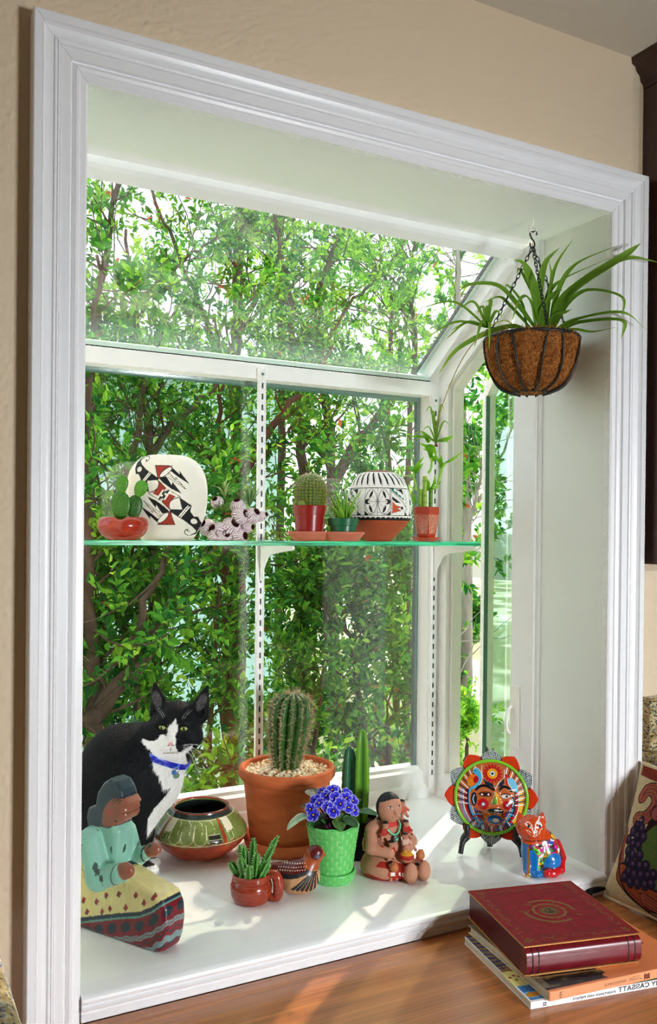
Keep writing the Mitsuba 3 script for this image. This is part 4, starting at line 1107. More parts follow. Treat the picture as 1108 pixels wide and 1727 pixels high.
# white pot with the painted bird design
WC = on_shelf(0.2550, 0.450)
zr = np.array([(0, 0), (.030, 0), (.048, .0008), (.0605, .020), (.0700, .040), (.0755, .065), (.0770, .085), (.0755, .108), (.0710, .127), (.0625, .1425), (.0520, .1525), (.0420, .1580), (.0340, .1605), (.0300, .1590), (.0330, .150), (.05, .12), (.05, .02), (0, .004)])
prof = np.vstack([smooth_line(zr[1:14], 300), zr[14:]])
v, f = lathe(prof, 620)
lat = v[:, 0]
P = Paint(lat, v[:, 2], G3(240, 236, 224))
front = (v[:, 1] < 0) & (np.repeat(np.arange(len(prof)), 620) < 300)
def dxy(cx, cy):
    return ((cx / 5.276 + 150 - 276.5) / 899.0, (914 - (750 + cy / 5.276)) / 899.0)
BK, RD, WH, GRY = G3(26, 30, 32), G3(170, 72, 56), G3(240, 236, 224), G3(70, 72, 70)
CX, CY = 706.0, 471.0
def both(kind, pts, colr, w=None):
    for m in (0, 1):
        q = [(2 * CX - x, 2 * CY - y) if m else (x, y) for x, y in pts]
        q = [dxy(*z_) for z_ in q]
        if kind == 'poly':
            P.poly(q, colr, front)
        else:
            P.line(q, w / 5.276 / 899, colr, front)
def ell(cx, cy, rx, ry, rot):
    t = np.linspace(0, 2 * np.pi, 40)
    x, y = rx * np.cos(t), ry * np.sin(t)
    r = math.radians(rot)
    return [(cx + a_ * math.cos(r) - b_ * math.sin(r), cy + a_ * math.sin(r) + b_ * math.cos(r)) for a_, b_ in zip(x, y)]
both('poly', [(496, 124), (455, 143), (430, 185), (424, 235), (438, 285), (470, 290), (494, 332), (500, 345), (520, 340), (655, 345), (658, 328), (600, 288), (540, 248), (490, 200), (468, 165), (480, 140)], BK)
both('poly', [(494, 330), (482, 384), (575, 452), (575, 348), (655, 345)], BK)
both('poly', ell(472, 245, 24, 24, 0), WH)
both('poly', [(556, 348), (655, 346), (664, 375), (655, 408), (628, 436), (578, 453)], WH)
both('line', [(655, 346), (664, 375), (655, 408), (628, 436), (578, 453)], BK, 7)
both('poly', [(568, 273), (590, 288), (512, 384), (490, 372)], WH)
both('line', [(579, 280), (501, 378)], BK, 5)
both('line', [(484, 140), (505, 124), (530, 122), (548, 135), (550, 155), (538, 172), (520, 172)], BK, 6)
both('line', [(515, 155), (530, 160), (526, 176)], BK, 6)
both('poly', [(620, 212), (765, 215), (664, 330), (652, 326)], RD)
both('line', [(620, 212), (765, 215)], BK, 6)
both('line', [(620, 212), (652, 326)], BK, 5)
both('poly', ell(716, 272, 66, 26, -43), BK)
both('poly', ell(716, 272, 60, 20, -43), WH)
both('poly', [(752, 215), (832, 290), (828, 256), (912, 370), (824, 314), (758, 262), (770, 240)], BK)
both('poly', [(660, 328), (722, 308), (772, 386), (777, 356), (852, 456), (772, 420), (700, 368)], BK)
for k in range(9):
    t = k / 8
    both('line', [(735 + 120 * t, 305 + 80 * t), (752 + 118 * t, 285 + 112 * t)], GRY, 4)
both('line', [(752, 282), (800, 345), (802, 316), (886, 418), (836, 384), (740, 320)], BK, 4)
both('poly', [(662, 350), (726, 415), (680, 490), (606, 458), (640, 430), (662, 395)], RD)
both('line', [(662, 350), (726, 415), (846, 486)], BK, 5)
both('poly', [(726, 413), (768, 440), (716, 518), (672, 490)], WH)
both('line', [(734, 424), (686, 498)], BK, 5)
both('poly', [(742, 424), (754, 432), (706, 508), (694, 500)], BK)
both('poly', ell(724, 466, 11, 11, 0), WH)
wp = thing('painted_jar', 'large white pottery jar painted with a black and red bird design on the glass shelf', 'pottery jar')
add(wp, None, at((v, f), WC, -27.8), 'matte_paint', smooth=True, color=P.c)

# barnacle cluster with two air plants
BNC = on_shelf(0.3745, 0.405)
bn = thing('barnacle_cluster', 'purple and white barnacle cluster with small air plants on the glass shelf', 'barnacle cluster')
def bpx(cx, cy, dy=0.0):                                      # from the survey crop to lateral/height metres
    return BNC + rgt * ((cx / 7.914 + 325 - 395) / 890.0) + np.array([.466, .885, 0]) * dy + [0, 0, (914.5 - (790 + cy / 7.914)) / 890.0]
shells = [((320, 465), (290, 410), 70, -.000), ((600, 520), (590, 415), 85, .006), ((640, 650), (745, 610), 95, -.004), ((800, 640), (885, 575), 90, .004), ((890, 660), (1010, 620), 55, .012),
          ((540, 790), (605, 735), 110, -.012), ((180, 800), (120, 745), 95, -.002), ((330, 860), (255, 815), 110, -.016), ((440, 930), (490, 880), 95, -.022), ((640, 930), (745, 915), 95, -.008), ((720, 800), (830, 800), 62, .004), ((330, 930), (385, 885), 80, -.024), ((520, 900), (560, 960), 90, .010), ((250, 900), (230, 960), 80, .012)]
for (b0, b1, rpx, dy) in shells:
    p0, p1 = bpx(*b0, dy), bpx(*b1, dy - .010)
    ax = unit(p1 - p0)
    r0 = 1.22 * rpx / 7.914 / 890
    L_ = max(np.linalg.norm(p1 - p0) + r0 * .55, r0 * 1.25)
    k = 60
    sgr = np.linspace(0, 1, 26)
    rr_ = r0 * np.interp(sgr, [0, .12, .4, .7, .92, 1.0], [.55, .88, 1.02, .85, .52, .44])
    t = unit(np.cross(ax, [.3, .2, .9]))
    b = np.cross(ax, t)
    g_ = np.arange(k) * 2 * np.pi / k
    lob = 1 + .07 * np.abs(np.sin(3 * g_ + 1)) + .02 * np.sin(24 * g_)
    base = p0 - ax * r0 * .75
    V = [base + ax * (s * L_) + q * lob[i] * (math.cos(g_[i]) * t + math.sin(g_[i]) * b) for s, q in zip(sgr, rr_) for i in range(k)]
    for s, q in ((.96, .36), (.80, .30), (.55, .02)):         # the hollow mouth
        V += [base + ax * (s * L_) + r0 * q * lob[i] * (math.cos(g_[i]) * t + math.sin(g_[i]) * b) for i in range(k)]
    V = np.array(V)
    V[:, 2] = np.maximum(V[:, 2], ZS + .0004)
    n_ = len(V) // k
    i, j = np.meshgrid(np.arange(n_ - 1), np.arange(k), indexing='ij')
    q = np.stack([i * k + j, i * k + (j + 1) % k, (i + 1) * k + (j + 1) % k, (i + 1) * k + j], -1).reshape(-1, 4)
    F = np.vstack([q[:, [0, 1, 2]], q[:, [0, 2, 3]]])
    gg = np.tile(g_, n_)
    st = np.clip(.5 + .6 * np.sin(gg * 21 + 3 * meshkit.noise(V * 200)) * meshkit.noise(V * 130 + 7), 0, 1)[:, None]
    st = smoothstep_np(st)
    c = G3(250, 246, 244) * (1 - st) + G3(150, 92, 124) * st
    ringi = np.repeat(np.arange(n_), k)
    c[ringi >= 26] = G3(72, 34, 28)
    c[ringi == 25] = G3(120, 78, 76)
    add(bn, 'shell', trimesh.Trimesh(V, F, process=False), 'matte_paint', smooth=True, color=np.clip(c, 0, 1))
def air_plant(root, nblades, ln, spread, c0, c1, seed, width=.0022):
    rg = np.random.default_rng(seed)
    ms, cs = [], []
    k = numbered(f'{bn}__air_plant')
    for i in range(nblades):
        d = unit(rg.normal(0, 1, 3) * [spread, spread, .35] + [0, 0, 1.0])
        L_ = ln * rg.uniform(.6, 1.1)
        m, c = blade([root, root + d * L_ * .5 + [0, 0, L_ * .12], root + d * L_ + [0, 0, -.12 * L_ * spread]], width, 8, .3, c0, c1)
        ms.append(m); cs.append(c)
    add(bn, 'air_plant', cat(*ms), 'blade', color=np.vstack(cs), kind='stuff', label='silvery green air plant')
air_plant(bpx(430, 400, 0), 26, .038, .9, G3(140, 170, 110), G3(206, 220, 160), 1, .0042)
air_plant(bpx(400, 600, -.016), 60, .026, 1.3, G3(96, 130, 70), G3(170, 190, 120), 2, .0026)
air_plant(bpx(770, 520, .0), 60, .050, .32, G3(110, 150, 100), G3(176, 200, 150), 3, .0024)

# red plastic pot with a furry ball cactus, on a saucer
def saucer(loc, r, label):
    k = thing('plant_saucer', label, 'saucer')
    pot_thing(k, None, [(0, 0), (r * .70, 0), (r * .74, .001), (r * .95, .0135), (r, .0140), (r * 1.005, .0180), (r * .985, .0190), (r * .93, .0170), (r * .72, .0045), (0, .004)], loc, 'terracotta_pale')
    return k
QC = on_shelf(0.5475, 0.425)
saucer(QC, .0440, 'small terracotta saucer under the red plastic pot on the shelf')
qp = thing('plastic_pot', 'red plastic nursery pot with a woolly ball cactus on the glass shelf', 'potted cactus')
QB = QC + [0, 0, .0046]
pot_thing(qp, 'pot', [(0, 0), (.0255, 0), (.0270, .0012), (.0310, .0480), (.0325, .0485), (.0345, .0655), (.0350, .0670), (.0338, .0675), (.0325, .064), (.030, .05), (0, .05)], QB, 'red_plastic', label='red plastic pot with a banded rim')
add(qp, 'soil', at(lathe([(0, .002), (.0318, 0)], 32), QB + [0, 0, .0615]), 'soil')
z = np.linspace(0, 1, 40)
pr = np.stack([np.interp(z, [0, .1, .3, .55, .75, .9, .97, 1], [.0255, .0285, .0310, .0315, .0285, .0205, .0115, .0005]), z * .070], 1)
k = 120
v, f = lathe(pr, k)
a = np.arctan2(v[:, 1], v[:, 0])
zi = np.repeat(np.arange(40), k)
bump_ = np.maximum(0, np.sin(13 * a + zi * .9) * np.sin(13 * a - zi * .9)) ** .7
v[:, :2] *= (1 + .07 * bump_)[:, None]
c = G3(70, 96, 26) + (G3(140, 160, 50) - G3(70, 96, 26)) * bump_[:, None]
CB = QB + [.002, 0, .0625]
add(qp, 'stem', at((v, f), CB), 'succulent', smooth=True, color=c)
nn = v.copy(); nn[:, 2] = (v[:, 2] - .030) * 1.2
sel = rng.choice(len(v), 1500, replace=False)
tm = spines_mesh(v[sel] + CB, unit(nn[sel] + 1e-6), 3, .0050, rng, .00022, .9, .25)
hcol = np.clip((tm.vertices[:, 2] - CB[2] - .035) / .035, 0, 1)[:, None]
add(qp, 'wool', tm, 'spine', color=G3(186, 170, 96) * (1 - hcol) + G3(238, 230, 200) * hcol, kind='stuff', label='fine pale wool and spines')
for dx, dy in ((-.026, .004), (-.022, -.012)):
    m = move(trimesh.creation.icosphere(2, .0085), QB + [dx, dy, .069])
    o = add(qp, 'offset', m, 'succulent', smooth=True, color=col(len(m.vertices), G3(120, 150, 50)))
    q = spines_mesh(m.vertices, unit(m.vertices - (QB + [dx, dy, .069])), 2, .004, rng, .0002, .9)
    scene[o + '__wool'] = mikit.ply(q, 'spine', color=col(len(q.vertices), G3(206, 200, 140)))
    labels[o + '__wool'] = {'kind': 'stuff'}

# green plastic pot with a small aloe, on a saucer
EC = on_shelf(0.6085, 0.3925)
saucer(EC, .0440, 'small terracotta saucer under the green plastic pot on the shelf')
ep = thing('plastic_pot', 'small green plastic pot with a pointed bright green succulent on the glass shelf', 'potted succulent')
EB = EC + [0, 0, .0046]
pot_thing(ep, 'pot', [(0, 0), (.0240, 0), (.0252, .0012), (.0275, .0260), (.0305, .0268), (.0322, .0395), (.0325, .0415), (.0312, .0420), (.030, .0385), (.027, .03), (0, .03)], EB, 'green_plastic', label='green plastic pot with a banded rim')
add(ep, 'soil', at(lathe([(0, .002), (.029, 0)], 32), EB + [0, 0, .0365]), 'soil')
rga = np.random.default_rng(17)
for (dx, ht, lean_, dp) in [(-.018, .062, -.030, .004), (-.012, .050, -.014, -.008), (-.008, .066, -.018, .004), (-.002, .040, .004, -.016), (.003, .064, .010, .006), (.010, .052, .016, -.006), (.016, .058, .030, .004), (.020, .066, .036, .010), (-.020, .034, -.028, -.010), (.018, .032, .024, -.014), (-.004, .028, -.006, -.022), (.008, .044, .004, -.012), (-.014, .030, -.020, -.016), (.000, .054, -.004, .014)]:
    p0 = EB + rgt * dx * .55 - np.array([.466, .885, 0]) * (-dp) * .6 + [0, 0, .0375]
    p1 = p0 + rgt * lean_ * .8 + np.array([.466, .885, 0]) * dp * .8 + [0, 0, ht]
    pts = smooth_line([p0, (p0 + p1) / 2 - rgt * lean_ * .16, p1], 12)
    s = np.linspace(0, 1, 12)
    t, a_, b_ = frames(pts)
    r = .0052 * np.clip((1.0 - s) * 1.25, .03, 1) ** .8
    g_ = np.arange(10) * 2 * np.pi / 10
    V = pts[:, None] + r[:, None, None] * (np.cos(g_)[None, :, None] * a_[:, None] + .5 * np.sin(g_)[None, :, None] * b_[:, None])
    i, j = np.meshgrid(np.arange(11), np.arange(10), indexing='ij')
    q = np.stack([i * 10 + j, i * 10 + (j + 1) % 10, (i + 1) * 10 + (j + 1) % 10, (i + 1) * 10 + j], -1).reshape(-1, 4)
    cc = np.repeat(G3(96, 150, 38) + (G3(150, 204, 66) - G3(96, 150, 38)) * s[:, None], 10, 0) * rga.uniform(.85, 1.1)
    lf = add(ep, 'leaf', trimesh.Trimesh(V.reshape(-1, 3), np.vstack([q[:, [0, 1, 2]], q[:, [0, 2, 3]]]), process=False), 'succulent', smooth=True, color=np.clip(cc, 0, 1))
    tt, tn = [], []
    for w in range(1, 11):
        for sg in (-1, 1):
            tt.append(pts[w] + sg * a_[w] * r[w]); tn.append(sg * a_[w] + .8 * t[w])
    tm = spines_mesh(np.array(tt), unit(np.array(tn)), 1, .0030, rga, .0006, .2)
    scene[lf + '__teeth'] = mikit.ply(tm, 'succulent', color=col(len(tm.vertices), G3(176, 220, 100)))
    labels[lf + '__teeth'] = {'kind': 'stuff'}

# ball shaped jar with the black and white band
LC = on_shelf(0.7115, 0.4245)
prof0 = smooth_line([(0, 0), (.0250, 0), (.0275, .001), (.0400, .0135), (.0550, .0290), (.0650, .0415), (.0690, .0520), (.0705, .0640), (.0712, .0760), (.0692, .0920), (.0642, .1070), (.0580, .1220), (.0525, .1315), (.0440, .1400), (.0340, .1455), (.0240, .1490), (.0190, .1490), (.022, .14), (.05, .1), (.05, .03), (0, .006)], 400)
NA = 1100
v, f = lathe(prof0, NA)
v = np.asarray(v)
ang = np.arctan2(v[:, 1], v[:, 0])
outer = np.repeat(np.arange(len(prof0)), NA) < np.argmax(prof0[:, 1]) + 4
zz = v[:, 2]
R0 = .069
P = Paint(ang * R0, zz, G3(238, 236, 230))
TC = G3(176, 92, 58)
P.mask(zz < .0435, TC)
P.mask(~outer, G3(90, 60, 44))
P.mask(outer & (zz > .1448), G3(150, 118, 100))
def ln(p, w, c_=BK):
    P.line(p, w, c_, outer)
ln([(-.3, .0452), (.3, .0452)], .0034)
per = 2 * np.pi * R0 / 40
for k in range(-20, 20):
    P.poly([(k * per + per * (.5 + .5 * math.cos(t)), .0466 + .0036 * math.sin(t)) for t in np.linspace(0, math.pi, 10)], BK, outer)
for q in (.0535, .1095, .1105):
    ln([(-.3, q), (.3, q)], .0009)
nf = 26
for k in range(nf):                                           # feathers
    x0 = -.2168 + k * 2 * np.pi * R0 / nf
    P.poly([(x0, .1430), (x0 + .0045, .1420), (x0 + .0105, .1290), (x0 + .0122, .1150), (x0 + .0082, .1185), (x0 + .0050, .1290)], BK, outer)
    ln([(x0 + .0056, .1425), (x0 + .0128, .1290), (x0 + .0128, .1148)], .0005)
    P.disc(x0 + .0108, .1172, .0008, WH, outer)
def panel(x0):
    w = .0268
    for m in range(2):                                        # two square panels with a petalled round each
        cx, cy = x0 + w * (m + .5), .0815
        ln([(x0 + w * m, .0535), (x0 + w * m, .1095)], .0007)
        t = np.linspace(0, 2 * np.pi, 40)
        ln([(cx + .0118 * math.cos(q), cy + .0250 * math.sin(q)) for q in t], .0007)
        ln([(cx + .0128 * math.cos(q), cy + .0265 * math.sin(q)) for q in t], .0005)
        ln([(x0 + w * m, .0535), (x0 + w * (m + 1) * 1.0, .0600)] if m == 0 else [(x0 + w * m, .0600), (x0 + w * 2, .0535)], .0006)
        P.poly([(x0 + w * m + .0004, .0540), (x0 + w * m + .0090, .0540), (x0 + w * m + .0004, .0625)] if m == 0 else [(x0 + w * 2 - .0004, .0540), (x0 + w * 2 - .0090, .0540), (x0 + w * 2 - .0004, .0625)], BK, outer)
        sx = 1 if m == 0 else -1
        for dx, dy, rot_ in ((-.0060, 0, 0), (.0000, .0150, 55), (.0000, -.0150, -55)):
            ex, ey = cx + sx * (dx - .0005), cy + dy
            r = math.radians(rot_) * sx
            pet = [(ex + (.0062 * math.cos(q)) * math.cos(r) * 1.0, ey + .0056 * math.sin(q) + .0062 * math.cos(q) * math.sin(r)) for q in t]
            P.poly(pet, BK, outer)
            P.poly([(p_[0] * .62 + (cx + sx * .003) * .38, p_[1] * .62 + cy * .38) for p_ in pet], WH, outer)
            ln([(ex, ey), (cx + sx * .0115, cy)], .0006)
    x1 = x0 + 2 * w
    ln([(x1, .0535), (x1, .1095)], .0009)
    ln([(x1 + .0020, .0535), (x1 + .0020, .1095)], .0006)
    W2 = .0450
    TE, OR = G3(52, 128, 116), G3(198, 98, 60)
    P.poly([(x1 + .003, .1090), (x1 + .010, .1090), (x1 + .010, .1040), (x1 + .018, .1020), (x1 + .018, .0970), (x1 + .026, .0950), (x1 + .026, .0900), (x1 + .0330, .0900), (x1 + .0330, .0850), (x1 + .020, .0930), (x1 + .004, .1050)], TE, outer)
    ln([(x1 + .003, .1035), (x1 + .020, .0905), (x1 + .040, .0700)], .0022)
    ln([(x1 + .003, .1035), (x1 + .020, .0905), (x1 + .040, .0700)], .0009, WH)
    P.poly([(x1 + .014, .1075), (x1 + .034, .1085), (x1 + .034, .0960), (x1 + .028, .1010), (x1 + .024, .1040)], BK, outer)
    P.poly([(x1 + .0035, .0830), (x1 + .0035, .0580), (x1 + .026, .0640), (x1 + .014, .0675), (x1 + .026, .0710), (x1 + .0120, .0745)], OR, outer)
    ln([(x1 + .0035, .0580), (x1 + .026, .0640), (x1 + .014, .0675), (x1 + .026, .0710)], .0005)
    P.poly([(x1 + .0035, .0930), (x1 + .024, .0790), (x1 + .012, .0800), (x1 + .0035, .0860)], BK, outer)
    P.poly([(x1 + .030, .0680), (x1 + .030, .0720), (x1 + .024, .0720), (x1 + .024, .0660), (x1 + .034, .0660)], BK, outer)
    P.poly([(x1 + .036, .0540), (x1 + .036, .0640), (x1 + .040, .0580), (x1 + .045, .0560), (x1 + .045, .0540)], BK, outer)
    ln([(x1 + W2 - .006, .0535), (x1 + W2 - .006, .1095)], .0008)
    for k_ in range(7):
        ln([(x1 + W2 - .0055, .056 + k_ * .0076), (x1 + W2 - .0005, .0600 + k_ * .0076)], .0007)
FA = math.atan2(-.885, -.466)                                 # the side that faces the camera
for k in range(-4, 5):
    panel(FA * R0 - .0325 + k * (2 * np.pi * R0 / 4))
jar = thing('painted_jar', 'ball-shaped jar with black and white geometric bands over a terracotta base on the shelf', 'pottery jar')
add(jar, None, at((v, f), LC), 'matte_paint', smooth=True, color=P.c)

# red faceted pot with lucky bamboo, on a faceted saucer
XC = on_shelf(0.8335, 0.424)
def faceted(prof, sides, loc, rotz, per=26):
    p = np.asarray(prof, float)
    k = sides * per
    a = np.arange(k) * 2 * np.pi / k
    w = 2 * np.pi / sides
    fac = math.cos(w / 2) / np.cos((a % w) - w / 2)
    v = np.stack([p[:, :1] * fac * np.cos(a), p[:, :1] * fac * np.sin(a), np.broadcast_to(p[:, 1:2], (len(p), k))], -1).reshape(-1, 3)
    i, j = np.meshgrid(np.arange(len(p) - 1), np.arange(k), indexing='ij')
    q = np.stack([i * k + j, i * k + (j + 1) % k, (i + 1) * k + (j + 1) % k, (i + 1) * k + j], -1).reshape(-1, 4)
    return v, np.vstack([q[:, [0, 1, 2]], q[:, [0, 2, 3]]]), np.tile(a, len(p))
xs = thing('plant_saucer', 'small faceted red saucer under the striped pot at the right end of the shelf', 'saucer')
v, f, a = faceted([(0, 0), (.0200, 0), (.0225, .001), (.0330, .0068), (.0335, .0082), (.0320, .0088), (.022, .0042), (0, .004)], 6, XC, 0)
mat('red_glaze', srgb(184, 62, 32), 0.2, 0.5, clearcoat=0.5)
add(xs, None, at((v, f), XC, 8), 'red_glaze')
xp = thing('striped_pot', 'red faceted pot with white scratched stripes holding lucky bamboo on the glass shelf', 'potted bamboo')
XB = XC + [0, 0, .0046]
zp = np.vstack([[(0, 0), (.0185, 0)], np.stack([np.interp(np.linspace(0, 1, 120), [0, .14, .45, .8, 1], [.0195, .0215, .0262, .0292, .0290]), np.linspace(.0008, .0700, 120)], 1), [(.0278, .0705), (.0262, .068), (0, .064)]])
v, f, a = faceted(zp, 6, XB, 0, 60)
P = Paint(a * .027, v[:, 2], G3(186, 62, 32))
for face in range(6):
    x0, x1 = face * np.pi / 3 * .027, (face + 1) * np.pi / 3 * .027
    xm = (x0 + x1) / 2
    for k in range(9):
        q = x0 + (x1 - x0) * (k + .5) / 9
        slant = (.0030 if q < xm else -.0030)
        P.line([(q - slant * .2, .0535), (q + slant * .3, .030), (q + slant, .0125)], .00075, G3(236, 214, 186))
    P.line([(x0, .0535), (x0, .0125)], .0012, G3(186, 62, 32))
add(xp, 'pot', at((v, f), XB, 8), 'glaze', color=P.c, label='red faceted pot with pale stripes')
add(xp, 'soil', at(lathe([(0, .001), (.0255, 0)], 24), XB + [0, 0, .0655]), 'soil')
YG, DG = G3(150, 190, 70), G3(70, 120, 40)
def bamboo(dx, dy, hgt, r, nodes, c_):
    p0 = XB + rgt * dx + np.array([.466, .885, 0]) * dy + [0, 0, .064]
    zz_ = np.linspace(0, 1, 40)
    rr_ = np.full(40, r)
    cc = np.tile(G3(*c_), (40, 1))
    for q in nodes:
        rr_ *= 1 + .16 * np.exp(-((zz_ - q) / .018) ** 2)
        cc = cc * (1 - .45 * np.exp(-((zz_ - q) / .014) ** 2))[:, None]
    v, f = lathe(np.vstack([np.stack([rr_, zz_ * hgt], 1), [(0, hgt)]]), 20)
    c = np.vstack([np.repeat(cc, 20, 0), np.tile(G3(200, 190, 120), (20, 1))])
    add(xp, 'cane', at((v, f), p0), 'succulent', smooth=True, color=c)
    return p0
bamboo(-.004, -.002, .074, .0048, (.22, .42, .86), (156, 186, 74))
bamboo(-.013, .002, .046, .0046, (.25, .75), (140, 182, 64))
bamboo(.010, .004, .050, .0044, (.30, .80), (104, 150, 50))
def xpt(cx, cy, dd=0.0):                                      # survey crop: lateral and height about the pot
    return XB + rgt * ((cx / 7.05 + 660 - 719.5) / 780.0) + np.array([.466, .885, 0]) * dd + [0, 0, (908 - (680 + cy / 7.05)) / 780.0 - .0046]
for pts, r in (([(292, 1000), (285, 920), (262, 830), (262, 770)], .0030), ([(435, 780), (470, 740), (480, 660), (470, 600)], .0028), ([(490, 965), (545, 950), (570, 860), (600, 740), (640, 660)], .0036)):
    p = smooth_line([xpt(*q) for q in pts], 20)
    m = tube(p, np.linspace(r, r * .75, 20), 10)
    add(xp, 'shoot', m, 'succulent', smooth=True, color=col(len(m.vertices), G3(150, 196, 66)))
for pts, w in (([(262, 775), (300, 700), (390, 585)], .0085), ([(262, 775), (220, 740), (150, 680)], .0040), ([(270, 800), (330, 720), (385, 660)], .0070), ([(475, 610), (440, 490), (330, 420)], .0110), ([(480, 640), (520, 600), (560, 640), (585, 720)], .0100),
               ([(480, 600), (440, 520), (370, 490)], .0070), ([(400, 480), (480, 480), (545, 590)], .0120), ([(440, 420), (400, 330), (350, 285)], .0095), ([(560, 390), (650, 380), (750, 325)], .0095), ([(600, 740), (590, 640), (600, 560)], .0075), ([(620, 700), (570, 640), (530, 610)], .0090),
               ([(640, 660), (740, 610), (846, 520)], .0055), ([(430, 1000), (440, 920), (430, 850)], .0080), ([(470, 990), (510, 900), (525, 790)], .0060), ([(300, 1150), (260, 1080), (238, 1010)], .0080), ([(545, 950), (580, 900), (600, 880)], .0030), ([(470, 360), (300, 345), (190, 352)], .0060)):
    m, c = blade([xpt(*pts[0]), xpt(pts[1][0], pts[1][1], -.004), xpt(*pts[2], .004)], w, 12, .3, G3(96, 156, 40) * rng.uniform(.8, 1.15), G3(150, 206, 72), up=(.466, .885, .3))
    add(xp, 'leaf', m, 'blade', color=np.clip(c, 0, 1), smooth=True)
# ---------------------------------------------------------------- the tuxedo cat, sitting behind the wooden doll
HC = np.array([0.250, 0.365, 0.258])
hx = unit(np.array([.880, -.470, -.045]))
hy = unit(np.array([-.470, -.880, 0.02]) - hx * (hx @ np.array([-.470, -.880, 0.02])))   # towards the viewer
hz = np.cross(hx, hy)
hz = hz if hz[2] > 0 else -hz
def head_local(p):
    d = p - HC
    return np.stack([d @ hx, d @ hy, d @ hz], -1)
def sd_head(q):
    d = sd_ell(q, (0, -.004, .004), (.0445, .042, .0405))
    for s in (-1, 1):
        d = smin(d, sd_ell(q, (s * .0265, .010, -.017), (.0245, .023, .0215)), .014)
        d = smin(d, sd_ell(q, (s * .0090, .0345, -.0290), (.0130, .0130, .0100)), .007)
        d = smin(d, sd_cap(q, (s * .0185, .029, .0125), (s * .0245, .026, .010), .0085), .008)      # brow
        e = q.copy()
        e[..., 1] = (e[..., 1] + .002) * 1.45
        dx = .006 * (s > 0)
        ear = sd_cap(e, (s * .0315 + dx, -.006, .026), (s * .0455 + dx, -.010, .0735), .0215, .0030)
        hol = sd_cap(e, (s * .0325 + dx, .016, .030), (s * .0445 + dx, .004, .0650), .0150, .0012)
        d = smin(d, smax(ear, -hol, .003), .008)
        d = smax(d, -sd_ell(q, (s * .0190, .0420, .0035), (.0085, .010, .0058), (0, 0, -s * 14)), .004)
    d = smin(d, sd_cap(q, (0, .029, .010), (0, .0425, -.0225), .0095, .0060), .010)
    d = smin(d, sd_ell(q, (0, .0300, -.0420), (.0125, .0120, .0085)), .007)
    d = smax(d, -sd_cap(q, (-.012, .0500, -.0395), (.012, .0500, -.0395), .0030), .003)
    return d
def sd_cat(p):
    d = sd_cap(p, (.242, .382, .222), (.170, .405, .190), .0440, .0740)
    d = smin(d, sd_ell(p, (.214, .386, .158), (.050, .052, .070), (0, 18, 0)), .03)
    d = smin(d, sd_cap(p, (.178, .402, .165), (.092, .420, .105), .0720, .0800), .04)
    d = smin(d, sd_ell(p, (.086, .420, .078), (.074, .072, .078)), .03)
    d = smin(d, sd_ell(p, (.100, .366, .055), (.056, .034, .052)), .02)
    d = smin(d, sd_cap(p, (.100, .350, .014), (.150, .338, .012), .0160, .0130), .012)
    for a, b, c in (((.196, .368, .135), (.184, .360, .070), (.178, .356, .014)), ((.204, .400, .130), (.194, .394, .070), (.192, .390, .014))):
        d = smin(d, sd_cap(p, a, b, .0310, .0210), .02)
        d = smin(d, sd_cap(p, b, c, .0210, .0150), .012)
        d = smin(d, sd_ell(p, (c[0] + .014, c[1] - .010, .0115), (.0215, .0145, .0115), (0, 0, -32)), .010)
    t = [(.040, .400, .022), (.030, .352, .017), (.060, .328, .014), (.105, .318, .012)]
    for i in range(3):
        d = smin(d, sd_cap(p, t[i], t[i + 1], .0150 - .0015 * i, .0135 - .0015 * i), .01)
    d = smin(d, sd_head(head_local(p)), .016)
    return smax(d, -(p[..., 2] - .0006), .002)
cat_mesh = surface(sd_cat, (-.01, .285, -.004), (.325, .510, .350), .0021)
V = np.asarray(cat_mesh.vertices)
NV = np.asarray(cat_mesh.vertex_normals)
